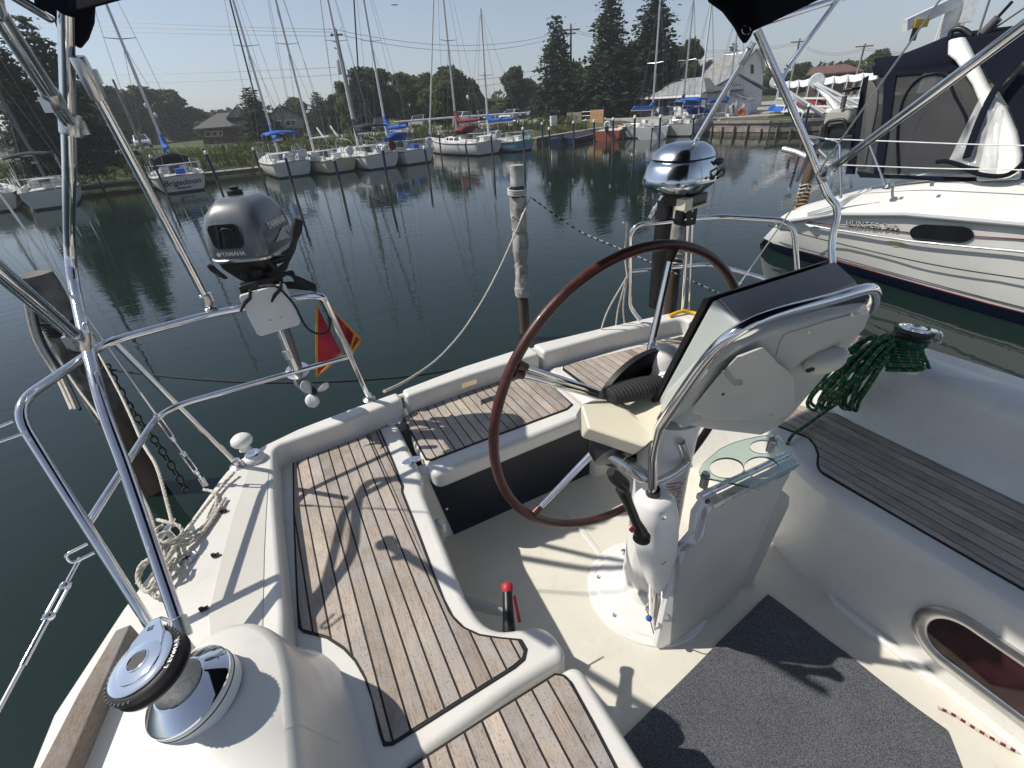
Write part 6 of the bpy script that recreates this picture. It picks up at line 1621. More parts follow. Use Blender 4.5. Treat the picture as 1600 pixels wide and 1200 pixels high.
# ================================================================ cars
def car(u, v, label, paint, kind='suv', head=0, zb=.82):
    p = P(u, v, zb); t = thing('parked_car', label, 'car', p, 'cars parked on the far bank', rz=head); t.scale = (SF*.96,)*3
    def ob(mb, nm, m, par=None, smooth=30, bevel=0):
        o = bpy.data.objects.new(nm, mb.mesh(nm, m, smooth)); COL.objects.link(o); o.parent = par or t
        if bevel: b = o.modifiers.new('b', 'BEVEL'); b.width = bevel; b.segments = 2
        return o
    L_, W_ = 4.6, 1.82
    if kind == 'pickup': prof = [(-2.7, .45), (-2.7, .98), (-.75, 1.0), (1.55, 1.05), (2.55, .98), (2.65, .6), (2.6, .42)]; cab = [(-.80, 1.0), (-.60, 1.62), (.55, 1.66), (1.35, 1.04)]
    elif kind == 'suv': prof = [(-2.25, .40), (-2.3, .95), (-2.2, 1.05), (1.3, 1.04), (2.15, .92), (2.3, .62), (2.25, .38)]; cab = [(-2.2, 1.04), (-1.85, 1.60), (.2, 1.64), (1.25, 1.03)]
    else: prof = [(-2.3, .35), (-2.35, .85), (-1.7, .96), (1.2, .92), (2.15, .78), (2.3, .5), (2.25, .33)]; cab = [(-1.7, .95), (-.95, 1.40), (.25, 1.42), (1.15, .92)]
    def side(pr, w, w2=None):
        n = len(pr); w2 = w2 or [w]*n
        return MB().loft([[V((sg*w2[i], y, z)) for i, (y, z) in enumerate(pr)] for sg in (-1, 1)])
    bd = ob(side(prof, W_/2), 'body', paint, bevel=.07)
    wt = [W_/2*.94, W_/2*.78, W_/2*.78, W_/2*.94]
    ob(side([(y, z) for y, z in cab], 0, wt), 'roof', paint, bd, bevel=.05)
    (y0, z0), (y1, z1), (y2, z2), (y3, z3) = cab
    def gl(q, off): ob(MB().slab(q, off), 'window', 'carglass', bd, None)
    for sg in (-1, 1):
        a = [V((sg*(W_/2*.94-.01), y0+.25, z0+.05)), V((sg*(W_/2*.94-.01), y3-.22, z3+.05)), V((sg*(W_/2*.80), y2+.02, z2-.09)), V((sg*(W_/2*.80), y1+.08, z1-.09))]
        m_ = [a[0].lerp(a[1], .5), a[3].lerp(a[2], .5)]
        gl([a[0], a[0].lerp(a[1], .48), a[3].lerp(a[2], .48), a[3]], V((sg*.03, 0, .004))); gl([a[0].lerp(a[1], .52), a[1], a[2], a[3].lerp(a[2], .52)], V((sg*.03, 0, .004)))
    gl([V((-.68, y3-.10, z3+.06)), V((.68, y3-.10, z3+.06)), V((.60, y2+.12, z2-.05)), V((-.60, y2+.12, z2-.05))], V((0, .05, .03)))
    gl([V((-.68, y0+.05, z0+.10)), V((.68, y0+.05, z0+.10)), V((.60, y1-.05, z1-.06)), V((-.60, y1-.05, z1-.06))], V((0, -.05, .03)))
    for sg in (-1, 1):
        for y in (-1.42, 1.42):
            w = ob(MB().lathe([(.0, -.11), (.20, -.11), (.32, -.10), (.34, -.06), (.34, .06), (.32, .10), (.0, .10)], (sg*(W_/2-.10), y, .34), (sg, 0, 0), 16), 'wheel', 'tyre')
            ob(MB().lathe([(.0, .105), (.19, .112), (.20, .10)], (sg*(W_/2-.10), y, .34), (sg, 0, 0), 12), 'rim', 'alu', w)
        ob(MB().box((sg*.66, prof[-2][0]-.06, .72 if kind != 'sedan' else .62), (.36, .14, .14)), 'headlight', 'lens', None, None)
        ob(MB().box((sg*.72, prof[1][0]+.03, .82), (.22, .1, .16)), 'tail_light', 'red', None, None)
        ob(MB().box((sg*(W_/2+.08), y3-.35, z3+.06), (.16, .12, .12)), 'mirror', paint, None, None)
    ob(MB().box((0, prof[-2][0]-.01, .58), (.9, .06, .16)), 'grille', 'black', None, None)
    ob(MB().box((0, prof[-2][0]-.0, .42), (1.5, .08, .10)), 'bumper', 'black', None, None)
car(226, 232, 'white parked car facing the water on the left bank', 'car_white', 'suv', R(190), .95)
car(32, 236, 'grey parked car at far left behind the moored boats', 'car_grey', 'suv', R(100), .80)
car(598, 207, 'dark grey parked car left of the tan one', 'car_grey', 'suv', R(160), .88)
car(657, 203, 'tan parked car half hidden by the dark bushy tree', 'car_tan', 'suv', R(150), .88)
car(720, 197, 'white parked car in the middle of the car park', 'car_white', 'suv', R(130), .88)
car(764, 192, 'black parked car next to the white one in the middle', 'car_dark', 'suv', R(125), .88)
car(800, 189, 'white parked car between the black one and the pickup', 'car_white', 'sedan', R(125), .88)
car(836, 186, 'dark pickup truck parked at the right end of the car park', 'car_dark', 'pickup', R(115), .88)
car(745, 188, 'silver parked car behind the white and black ones', 'car_silver', 'sedan', R(120), .88)

# ================================================================ buildings
def gable_building(name, label, cat, face_px, n_back, dist, wall, roofm, over=.25, roof_idx=None, zb=.6):
    """front outline given in the photograph's grid on an upright plane, extruded back by a real vector"""
    p0 = PD(face_px[0][0], face_px[0][1], dist); n = V((n_back[0], n_back[1], 0)).normalized()
    pts = [PO(u, v, p0, n) for u, v in face_px]
    t = thing(name, label, cat, V((p0.x, p0.y, zb)))
    pts[0].z = pts[-1].z = zb-.3
    MB().slab(pts, V((n_back[0], n_back[1], 0))).obj('wall', wall, t, smooth=None)
    k0, k1 = roof_idx
    for i in range(k0, k1):
        a, b = pts[i], pts[i+1]; d = (b-a).normalized(); up = n.cross(d) if n.cross(d).z > 0 else -n.cross(d)
        ea = a-d*(over if i == k0 else 0); eb = b+d*(over if i == k1-1 else 0)
        nb_ = V((n_back[0], n_back[1], 0)); f_ = -n*over*.7; bk = nb_+n*over*.7
        MB().slab([ea+f_+up*.01, eb+f_+up*.01, eb+bk+up*.01, ea+bk+up*.01], up*.09).obj('roof', roofm, t, smooth=None)
    return t, pts, n, p0
def on_face(t, pts, n, p0, px, m, nm, proud=.03, par=None):
    q = [PO(u, v, p0, n)-n*.002 for u, v in px]; return MB().slab(q, -n*proud).obj(nm, m, par or t, smooth=None)
def rect(u0, v0, u1, v1, sl=0): return [(u0, v1), (u1, v1+sl), (u1, v0+sl), (u0, v0)]
M['shingle'] = mat('shingle', (.25, .26, .265), .9, 0, .25, 3, bump=.5, bscale=12)
M['shingle_dark'] = mat('shingle_dark', (.10, .10, .105), .9, 0, .2, 3)
M['roof_brown'] = mat('roof_brown', (.14, .075, .06), .9, 0, .2, 2)
M['brick'] = mat('brick', (.13, .075, .058), .9, 0, .3, 8)
M['siding'] = mat('siding', (.62, .63, .64), .6, 0, .06, 2)
M['siding_grey'] = mat('siding_grey', (.33, .33, .30), .7, 0, .1, 2)
# clubhouse: its long front faces us
A, B2 = P(1002, 183, .72), P(1100, 184.5, .72); A.z = B2.z = .70
ab = (B2-A); al = ab.length; ax1 = ab.normalized(); out_ = V((ax1.y, -ax1.x, 0)); out_ = out_ if out_.dot(A) < 0 else -out_
club = thing('clubhouse', 'long low white clubhouse with grey shingle roof and blue doors by the moored boats', 'building', A)
Hh, Dp = 1.42, 4.0
A0 = A-V((0, 0, .3)); 
MB().slab([A0, A0+ab, A0+ab+V((0, 0, Hh+.3)), A0+V((0, 0, Hh+.3))], -out_*Dp).obj('wall', 'siding', club, smooth=None)
ra0 = A+V((0, 0, Hh)); ov = .45
e0 = ra0+out_*ov-ax1*.7-V((0, 0, .05)); e1 = ra0+ab+out_*ov+ax1*.1-V((0, 0, .05)); r0_ = ra0-out_*Dp/2+V((0, 0, .92))-ax1*.2; r1_ = ra0+ab-out_*Dp/2+V((0, 0, .92))+ax1*.1
b0 = ra0-out_*(Dp+ov)-ax1*.5-V((0, 0, .05)); b1 = ra0+ab-out_*(Dp+ov)+ax1*.1-V((0, 0, .05))
MB().slab([e0, e1, r1_, r0_], V((0, 0, .07))).obj('roof', 'shingle', club, smooth=None); MB().slab([b0, b1, r1_, r0_], V((0, 0, .07))).obj('roof', 'shingle', club, smooth=None)
MB().slab([ra0+ab-V((0, 0, .02)), ra0+ab-out_*Dp-V((0, 0, .02)), r1_-ax1*.12-V((0, 0, .02))], -ax1*.1).obj('gable', 'siding', club, smooth=None)
MB().beam(e0-V((0, 0, .05)), e1-V((0, 0, .05)), .06, .12).obj('fascia', 'lens', club, smooth=None)
def cf(u0, u1, z0, z1, m, nm, th=.05):
    s0, s1 = (u0-1002)/98*al, (u1-1002)/98*al
    q = [A+ax1*s0+V((0, 0, z0)), A+ax1*s1+V((0, 0, z0)), A+ax1*s1+V((0, 0, z1)), A+ax1*s0+V((0, 0, z1))]
    return MB().slab([p_+out_*.003 for p_ in q], out_*th).obj(nm, m, club, smooth=None)
for u0, u1 in ((1012, 1027), (1068, 1086)):
    f_ = cf(u0, u1, .55, 1.22, 'mastblue' if u0 > 1060 else 'siding_grey', 'window', .05)
    s0, s1 = (u0+1.2-1002)/98*al, (u1-1.2-1002)/98*al; mid = (s0+s1)/2
    for a, b in ((s0, mid-.03), (mid+.03, s1)):
        MB().slab([A+ax1*a+V((0, 0, .60))+out_*.055, A+ax1*b+V((0, 0, .60))+out_*.055, A+ax1*b+V((0, 0, 1.17))+out_*.055, A+ax1*a+V((0, 0, 1.17))+out_*.055], out_*.01).obj('pane', 'window_dark', f_, smooth=None)
for u0, u1, m_ in ((1034, 1041, 'mastblue'), (1041, 1050, 'window_dark'), (1050, 1058, 'mastblue')): cf(u0, u1, .02, 1.20, m_, 'door', .05)
cf(1028, 1031, .75, 1.15, 'black', 'wall_lamp', .12); cf(1062, 1066, .95, 1.2, 'black', 'notice_frame', .05); cf(1058.5, 1062, .5, .9, 'lens', 'meter_box', .12); cf(1090, 1094, .75, 1.0, 'oldwood', 'hanging_basket', .2)
# barn
ridge_px = (1182, 77)
fp = [(1146, 152), (1146, 124), (1160, 103), (1182, 77), (1190, 92), (1193, 110), (1193, 152)]
n_ = (PD(1170, 140, 50)-CAM); n_.z = 0; n_.normalize(); n_ = (n_+V((-.5, .35, 0))).normalized()
p0 = PD(1170, 150, 48); rp_ = PO(*ridge_px, p0, n_); back = P(1101, 91, rp_.z)-rp_; back = V((back.x, back.y, 0))
barn = thing('barn', 'tall white barn with grey gambrel roof behind the clubhouse', 'barn', V((p0.x, p0.y, .8)))
pts = [PO(u, v, p0, n_) for u, v in fp]; pts[0].z = pts[-1].z = .5
MB().slab(pts, back).obj('wall', 'siding', barn, smooth=None)
for i in (1, 2, 3, 4):
    a, b = pts[i], pts[i+1]; d = (b-a).normalized(); bn = back.normalized(); up = bn.cross(d); up = up if up.dot(V((0, 0, 1)) + (V((-1, 0, 0)) if i < 3 else V((1, 0, 0)))*.5) > 0 else -up
    ex = d*(.25 if i == 4 else 0); ea = a-d*(.35 if i == 1 else 0)
    MB().slab([ea-bn*.15+up*.02, b+ex-bn*.15+up*.02, b+ex+back+bn*.1+up*.02, ea+back+bn*.1+up*.02], up*.10).obj('roof', 'shingle', barn, smooth=None)
for px, m_, nm in ((rect(1173, 101, 1177, 115, 0), 'window_dark', 'window'), (rect(1171, 136, 1187, 150, -1), 'black', 'door_opening')):
    q = [PO(u, v, p0, n_) for u, v in px]; MB().slab([x-n_*.01 for x in q], -n_*.05).obj(nm, m_, barn, smooth=None)
MB().tube([pts[3]-n_*.15, pts[4]-n_*.15, pts[5]-n_*.15], .06, 6).obj('bargeboard', 'hullcream', barn, smooth=None)
# grey lean-to roof in front of the barn
q = [P(1100, 122, 2.75), P(1145, 126, 2.6), P(1163, 141, 2.3), P(1105, 146, 2.2)]
q = [PD(1100, 124, 40), PD(1148, 124, 42), PD(1162, 141, 37), PD(1104, 146, 35)]
lt = thing('lean_to', 'grey roofed lean-to joining the clubhouse and the barn', 'building', V((q[3].x, q[3].y, .7)))
MB().slab(q, V((0, 0, .08))).obj('roof', 'shingle_dark', lt, smooth=None)
MB().slab([V((q[3].x, q[3].y, .5)), V((q[2].x, q[2].y, .5)), q[2]-V((0, 0, .05)), q[3]-V((0, 0, .05))], (q[0]-q[3]).normalized()*.2).obj('wall', 'siding_grey', lt, smooth=None)
# white shed with plank front
nsh = (PD(1145, 170, 31)-CAM); nsh.z = 0; nsh.normalize(); nsh = (nsh+V((.35, .1, 0))).normalized()
ds = P(1145, 184, .72).xy.length
shd, spts, sn, sp0 = gable_building('shed', 'small white plank shed with grey roof on the wharf beside the red lifebuoy', 'shed', [(1124, 184), (1124, 164), (1146, 150), (1168, 158), (1168, 184)], tuple((sn_*2.4 for sn_ in nsh[:2])), ds, 'siding', 'shingle', .14, (1, 3), .7)
for k in range(10):
    u = 1126+k*4.1
    if u > 1164: break
    on_face(shd, spts, sn, sp0, rect(u, 167, u+3.7, 182.5), 'siding', 'plank', .025)
on_face(shd, spts, sn, sp0, rect(1144.5, 164, 1147, 183), 'black', 'door_gap', .035)
rb_ = thing('lifebuoy', 'red lifebuoy hanging by the white shed above the timber wall', 'lifebuoy', P(1159, 176, .9))
MB().lathe([(.19+.06*math.cos(a), .06*math.sin(a)) for a in [6.283*j/10 for j in range(11)]], PD(1158, 176, ds-.6), -nsh, 24).obj('ring', 'hullorange', rb_, smooth=60)
# left houses
n1_ = (PD(345, 205, 60)-CAM); n1_.z = 0; n1_.normalize()
h1, hp, hn, h0_ = gable_building('house', 'low brick house with grey hipped roof left of the spruce', 'house', [(314, 216), (314, 203), (380, 199), (380, 216)], tuple(c*7 for c in n1_[:2]), 60, 'brick', 'shingle_dark', .3, (1, 2), .8)
ev = [PD(301, 204, 58.5), PD(392, 197, 58.5), PD(385, 170, 63), PD(345, 180, 63)]
ev2 = [PD(301, 204, 58.5), PD(392, 197, 58.5)+hn*8, PD(301, 204, 58.5)+hn*8]
rdg0, rdg1 = PD(340, 179, 64), PD(378, 173, 64)
rdg1.z = rdg0.z
f0_, f1_ = PD(301, 204, 58.5), PD(392, 199, 58.5); f1_.z = f0_.z; k0_, k1_ = f0_+hn*9, f1_+hn*9
for q in ([f0_, f1_, rdg1, rdg0], [f0_, rdg0, k0_], [k0_, rdg0, rdg1, k1_], [f1_, k1_, rdg1]): MB().slab(q, V((0, 0, .12))).obj('roof', 'shingle_dark', h1, smooth=None)
dm = [PD(368, 181, 60), PD(392, 179, 60), PD(386, 164, 60), PD(373, 176, 60)]
MB().slab([PD(356, 184, 60), PD(372, 165, 60), PD(394, 181, 60)], hn*3).obj('gable', 'siding_grey', h1, smooth=None)
MB().slab([PD(354, 186, 59.5), PD(372, 164, 59.5), PD(372, 164, 59.5)+hn*4, PD(354, 186, 59.5)+hn*4], V((0, 0, .12))).obj('roof', 'shingle_dark', h1, smooth=None)
for r_ in (rect(320, 205, 330, 214), rect(331, 204.5, 340, 213.5), rect(341, 204, 348, 213)):
    w_ = on_face(h1, hp, hn, h0_, r_, 'lens', 'window', .05); on_face(h1, hp, hn, h0_, rect(r_[0][0]+1.5, r_[3][1]+1.5, r_[1][0]-1.5, r_[0][1]-1.5), 'window_dark', 'pane', .08, w_)
n2_ = (PD(447, 200, 50)-CAM); n2_.z = 0; n2_.normalize()
h2, gp_, gn_, g0_ = gable_building('house', 'gabled house with pale siding gable and white windows behind the blue awning sailboat', 'house', [(418, 217), (418, 186), (437, 165), (474, 184), (474, 217)], tuple(c*8 for c in n2_[:2]), 50, 'siding_grey', 'shingle_dark', .5, (1, 3), .8)
on_face(h2, gp_, gn_, g0_, rect(418.5, 201, 473.5, 216, -1), 'brick', 'brick_course', .04)
for r_ in (rect(424, 188, 439, 198, -.5), rect(445, 187, 463, 197, -.5)):
    w_ = on_face(h2, gp_, gn_, g0_, r_, 'lens', 'window', .06); mid = (r_[0][0]+r_[1][0])/2
    for a, b in ((r_[0][0]+1.5, mid-.7), (mid+.7, r_[1][0]-1.5)): on_face(h2, gp_, gn_, g0_, rect(a, r_[3][1]+1.5, b, r_[0][1]-1.5), 'window_dark', 'pane', .10, w_)
n3_ = (PD(1300, 110, 70)-CAM); n3_.z = 0; n3_.normalize()
b3, q3, m3_, o3 = gable_building('building', 'low building with brown hipped roof far behind the boat racks', 'building', [(1262, 135), (1262, 118), (1345, 112), (1345, 130)], tuple(c*8 for c in n3_[:2]), 70, 'brick', 'roof_brown', .3, (1, 2), .8)
f0_, f1_ = PD(1258, 119, 69), PD(1350, 112, 69); f1_.z = f0_.z = (f0_.z+f1_.z)/2; d0_, d1_ = PD(1272, 106, 73), PD(1322, 100, 73); d1_.z = d0_.z; k0_, k1_ = f0_+m3_*8, f1_+m3_*8
for q in ([f0_, f1_, d1_, d0_], [f0_, d0_, k0_], [k0_, d0_, d1_, k1_], [f1_, k1_, d1_]): MB().slab(q, V((0, 0, .12))).obj('roof', 'roof_brown', b3, smooth=None)
# wooden yard fence by the spruces
yf = thing('yard_fence', 'grey board fence with one new tan panel below the tall spruces', 'fence', PD(915, 183, 40))
fa, fb_ = PD(886, 185, 42), PD(943, 181, 40); fa.z = fb_.z = .7; k = 34; me1 = MB().box((0, 0, .36), ((fb_-fa).length/k*.93, .04, .80)).mesh('board', 'greywood'); me2 = MB().box((0, 0, .40), ((fb_-fa).length/k*.93, .04, .92)).mesh('board', 'tanwood')
for i in range(k):
    f = (i+.5)/k
    if .42 < f < .66: continue
    o = bpy.data.objects.new('board', me2 if f > .66 else me1); COL.objects.link(o); o.parent = yf; o.location = fa.lerp(fb_, f)-ORG[yf.name]; o.rotation_euler.z = math.atan2((fb_-fa).y, (fb_-fa).x)
for z in (.2, .5, .75): MB().tube([fa.lerp(fb_, .42)+V((0, 0, z)), fa.lerp(fb_, .66)+V((0, 0, z))], .02, 6).obj('gate_rail', 'alu', yf, smooth=60)

# ================================================================ boat racks, lift masts and crane on the right
rk = thing('boat_rack', 'long white canopied boat rack on the wharf at right', 'boat rack', PD(1290, 150, 34))
c0, c1 = PD(1218, 128, 38), PD(1375, 111, 29); d0_, d1_ = PD(1218, 138, 36), PD(1375, 122, 27.5)
nseg = 8; zz_ = (c0.z+c1.z)/2
for i in range(nseg):
    a = c0.lerp(c1, i/nseg); b = c0.lerp(c1, (i+.97)/nseg); c = d0_.lerp(d1_, (i+.97)/nseg); d = d0_.lerp(d1_, i/nseg)
    MB().loft([[a.lerp(d, t_)+V((0, 0, -.10*math.sin(math.pi*t_))), a.lerp(b, .5).lerp(d.lerp(c, .5), t_)+V((0, 0, -.16*math.sin(math.pi*t_)-.05)), b.lerp(c, t_)+V((0, 0, -.10*math.sin(math.pi*t_)))] for t_ in (0, .25, .5, .75, 1)], cap=False, closed=False).obj('canopy_panel', 'siding', rk, smooth=60)
    for p_ in (a, d): MB().tube([p_, V((p_.x, p_.y, .7))], .03, 6).obj('upright', 'lens', rk, smooth=60)
    MB().tube([a, d], .025, 6).obj('rafter', 'lens', rk, smooth=60)
for z in (.95, 1.25, 1.6):
    MB().beam(V((d0_.x, d0_.y, z)), V((d1_.x, d1_.y, z)), .08, .08).obj('shelf_beam', 'lens', rk, smooth=None)
r6 = random.Random(3)
for k, (f, z, m_, lb) in enumerate(((.12, .96, 'bluecover', 'blue covered dinghy at the left end of the rack'), (.38, .96, 'hullwhite', 'white dinghy on the lower shelf of the rack left of centre'), (.62, .98, 'siding_grey', 'grey dinghy on the lower shelf of the rack right of centre'), (.50, 1.28, 'redcover', 'red dinghy on the upper shelf of the rack'), (.85, 1.0, 'hullwhite', 'white dinghy at the right end of the rack'))):
    c = V((d0_.x, d0_.y, z)).lerp(V((d1_.x, d1_.y, z)), f)+V((.8, .8, 0)); t = thing('dinghy', lb, 'dinghy', c); ys = [-1.2, -.9, 0, .8, 1.3]
    dr = (d1_-d0_); dr.z = 0; dr.normalize(); pn = V((-dr.y, dr.x, 0))
    MB().loft([[c+dr*y*1.1+pn*w*x+V((0, 0, h)) for x, h in ((-1, .0), (-.7, .22), (0, .32), (.7, .22), (1, 0))] for y, w in zip(ys, (.1, .35, .5, .35, .05))], cap=False, closed=False).obj('hull', m_, t, smooth=60)
# two aluminium lift masts with white sheave heads
for (hx, hy, dd), ends, lb in (((1213, 128, 30), ((1300, 190), (1288, 178)), 'aluminium gin pole with white sheave head, left one by the timber wall'), ((1276, 127, 26), ((1360, 190), (1368, 176)), 'aluminium gin pole with white sheave head, right one by the timber wall')):
    h_ = PD(hx, hy, dd); t = thing('gin_pole', lb, 'lifting pole', h_, 'two aluminium lifting poles on the wharf')
    for s_, e_ in zip((-.1, .1), ends):
        MB().tube([h_+V((s_, 0, -.1)), PD(*e_, dd*.86)], .06, 8).obj('tube', 'alu', t, smooth=60)
    MB().tube([h_+V((0, 0, -.1)), PD(hx+20, hy+28, dd*.95), PD(hx+36, hy+50, dd*.92)], .10, 6).obj('ladder_boom', 'lens', t, smooth=None)
    MB().lathe([(.0, -.12), (.26, -.12), (.30, 0), (.26, .12), (0, .12)], h_, (-1, -.8, .1), 14).obj('sheave_head', 'lens', t, smooth=40)
    MB().tube([PD(hx+36, hy+50, dd*.92), V((PD(hx+36, hy+50, dd*.92).x, PD(hx+36, hy+50, dd*.92).y, .6))], .08, 8).obj('stand', 'mastdark', t, smooth=60)
# crane
cr_ = thing('jib_crane', 'white jib crane with yellow hook block above the neighbouring yacht', 'crane', PD(1465, 85, 31))
CD = 31
ct = PD(1508, -22, CD); j0, j1 = PD(1414, 40, CD-1.5), PD(1512, -6, CD)
MB().beam(j0, j1, .26, .42).obj('jib', 'lens', cr_, smooth=None)
MB().box((ct.x, ct.y, (ct.z+.5)/2), (.62, .75, ct.z-.5), rz=.6).obj('column', 'lens', cr_, smooth=None, bevel=.03)
MB().tube([PD(1482, 10, CD-.3), V((PD(1482, 10, CD-.3).x, PD(1482, 10, CD-.3).y, .7))], .05, 6).obj('ladder', 'alu', cr_, smooth=60)
MB().box(PD(1514, 18, CD-.6), (.4, .4, .7), rz=.5).obj('motor_box', 'lens', cr_, smooth=None)
hk = PD(1436, 37, CD-1.2)
MB().box(hk, (.55, .32, .28), rz=-.5).obj('hoist', 'yellowline', cr_, smooth=None); MB().box(PD(1429, 52, CD-1.2), (.20, .16, .52)).obj('load_sign', 'black', cr_, smooth=None)
for k in range(8):
    p_ = j0.lerp(j1, .1+k*.11)+V((0, 0, .13)); MB().tube([p_, p_+V((.12, .0, .12)), j0.lerp(j1, .1+(k+1)*.11)+V((0, 0, .13))], .018, 5).obj('cable_loop', 'black', cr_, smooth=60)
for p_, q_ in ((j0, PD(1465, -60, 20)),): pass

# ================================================================ utility poles, lamps and wires
def pole(u0, v0, dist, vtop, utop, label, arms=(), tank=False, r_=.10):
    t_ = PD(utop, vtop, dist); b = V((t_.x, t_.y, .6)); o = thing('utility_pole', label, 'utility pole', b, 'utility poles')
    MB().tube([b, t_], [r_*1.2, r_*.75], 8).obj('pole', 'greywood', o, smooth=60)
    for k, (dz, w) in enumerate(arms): MB().box(t_-V((0, 0, dz)), (w, .08, .09), rz=-.45).obj('crossarm', 'greywood', o, smooth=None)
    for s_ in (-1, 0, 1): MB().lathe([(.03, 0), (.04, .06), (.02, .1), (0, .12)], t_+V((s_*.3, -s_*.12, 0)), (0, 0, 1), 8).obj('insulator', 'lens', o, smooth=60)
    if tank:
        MB().lathe([(0, -.38), (.17, -.36), (.19, -.3), (.19, .25), (.15, .33), (0, .36)], t_+V((-.22, -.2, -1.75)), (0, 0, 1), 16).obj('transformer', 'car_silver', o, smooth=50)
        for k in range(3): MB().tube([t_+V((-.05, 0, -.3-k*.32)), t_+V((-.30, -.1, -.2-k*.32))], .03, 6).obj('bracket', 'mastdark', o, smooth=60)
    return t_
pa = pole(0, 0, 34, 46, 524, 'utility pole with grey transformer rising behind the moored sailboats', ((.25, .7),), True)
pb = pole(0, 0, 47, 38, 892, 'utility pole with crossarm left of the tallest spruces', ((.35, 1.5), (.6, .8)))
pc = pole(0, 0, 60, 68, 1352, 'utility pole behind the white canopied boat rack', ((.2, 1.6),))
pd2 = pole(0, 0, 60, 60, 1250, 'utility pole left of the brown roofed building', ((.25, 1.6),))
pl0 = PD(176, 124, 46); lo_ = thing('street_lamp', 'tilted grey lamp pole above the white car on the left bank', 'street lamp', V((PD(206, 205, 46).x, PD(206, 205, 46).y, .8)))
MB().tube([V((PD(212, 206, 46).x, PD(212, 206, 46).y, .7)), pl0], [.10, .07], 8).obj('pole', 'greywood', lo_, smooth=60)
for u, v in ((228, 165), (243, 180)):
    g_ = PD(u, v, 44); l_ = thing('globe_lamp', 'white globe lamp by the left bank, '+('upper one' if u < 235 else 'lower one'), 'street lamp', V((g_.x, g_.y, .8)))
    MB().tube([V((g_.x, g_.y, .7)), g_], .03, 6).obj('pole', 'mastdark', l_, smooth=60); MB().sphere(g_, .14, 12, 8, (.8, .8, 1.1)).obj('globe', 'lens', l_, smooth=60)
for u, v in ((731, 152), (436, 165)):
    g_ = PD(u, v, 38); l_ = thing('globe_lamp', 'white globe lamp post '+('between the two pale masts above the red cover' if u > 500 else 'in front of the gabled house'), 'street lamp', V((g_.x, g_.y, .8)))
    MB().tube([V((g_.x, g_.y, .7)), g_], .03, 6).obj('pole', 'mastdark', l_, smooth=60); MB().sphere(g_, .13, 12, 8, (.8, .8, 1.1)).obj('globe', 'lens', l_, smooth=60)
wi = thing('power_lines', 'thin dark power lines strung across the sky between the utility poles', 'power lines', pa)
def wire(a, b, s, r_=.011): MB().tube(sag(a, b, s, 24), r_, 4).obj('wire', 'mastdark', wi, smooth=60)
for (ul, vl), dz in (((-60, 18), 0), ((-60, 28), .12), ((-60, 36), .3)): wire(PD(ul, vl, 60), pa-V((0, 0, dz)), .15)
for (ul, vl), dz in (((-60, 112), 1.75), ((-60, 128), 2.1), ): wire(PD(ul, vl, 60), pa-V((0, 0, dz)), .25)
for dz, s in ((0, .9), (.2, 1.0), (1.9, 1.0), (2.2, 1.1)): wire(pa-V((0, 0, dz)), pb-V((0, 0, dz+.3)), s)
for dz in (.3, .45): wire(pb-V((0, 0, dz)), pd2-V((0, 0, dz)), 1.0); wire(pd2-V((0, 0, dz)), pc-V((0, 0, dz)), .6); wire(pc-V((0, 0, dz)), PD(1700, 60, 70), .8)
bd_ = thing('bird', 'small dark bird flying between the masts', 'bird', PD(617, 8, 30))
c = PD(617, 8, 30); MB().loft([[c+V((x, y*.6, z)) for y, z in ((-.04, 0), (0, .03), (.05, 0))] for x, _ in ((-.18, 0), (-.06, 0), (0, 0), (.06, 0), (.16, 0))], cap=False, closed=False).sphere(c, .05, 8, 6, (.6, 1.6, .6)).obj('body', 'black', bd_, smooth=60)
# ================================================================ pilings near the boat
M['wrap'] = mat('wrap', (.34, .32, .29), .9, 0, .45, 9, bump=1, bscale=40, col2=(.55, .53, .50))
M['pilewood'] = mat('pilewood', (.07, .048, .036), .85, 0, .5, 7, bump=1, bscale=30, stretch=(1, 1, .15), col2=(.19, .13, .095))
M['wrapdark'] = mat('wrapdark', (.10, .092, .082), .9, 0, .45, 9, bump=1, bscale=40, col2=(.22, .205, .19))
M['algae'] = mat('algae', (.022, .028, .016), .6, 0, .5, 9, bump=1, bscale=30)
def lumpy(base, top, r0, r1, n=26, seg=20, amp=.12, seed=0, z0=0, z1=1, lean=0):
    rr = []
    for i in range(n+1):
        t = z0+(z1-z0)*i/n; c = V(base).lerp(V(top), t)
        rr.append([c+V((math.cos(a), math.sin(a), 0))*(r0+(r1-r0)*t)*(1+amp*noise.noise(V((math.cos(a)*1.5+seed, math.sin(a)*1.5, c.z*4)))+amp*.5*noise.noise(V((math.cos(a)*6+seed, math.sin(a)*6, c.z*14)))) for a in [2*math.pi*k/seg for k in range(seg)]])
    return rr
b = P(820, 530, 0); tp = PY(807, 258, b.y)
pc_ = thing('piling', 'tall piling wrapped in ragged grey padding standing alone behind the middle of the transom', 'piling', b)
bb = b-V((0, 0, 1.2))
MB().loft(lumpy(bb, tp, .058, .055, z1=.62, amp=.1)).obj('pile', 'pilewood', pc_, smooth=60)
MB().loft(lumpy(bb, tp, .070, .066, z0=.33, z1=.42, amp=.15)).obj('algae_band', 'algae', pc_, smooth=60)
for k, (z0, z1, r_, s_) in enumerate(((.565, .60, .080, 3), (.60, .68, .070, 1), (.68, .695, .066, 7), (.695, .79, .076, 2), (.79, .80, .066, 8), (.80, .905, .082, 5))):
    MB().loft(lumpy(bb, tp, r_, r_*.97, n=14, seg=24, amp=.28, seed=s_*3.1, z0=z0, z1=z1)).obj('padding', 'wrap', pc_, smooth=70)
MB().loft(lumpy(bb, tp, .066, .066, n=6, z0=.90, z1=.945, amp=.04)).obj('blue_band', 'mastblue', pc_, smooth=60)
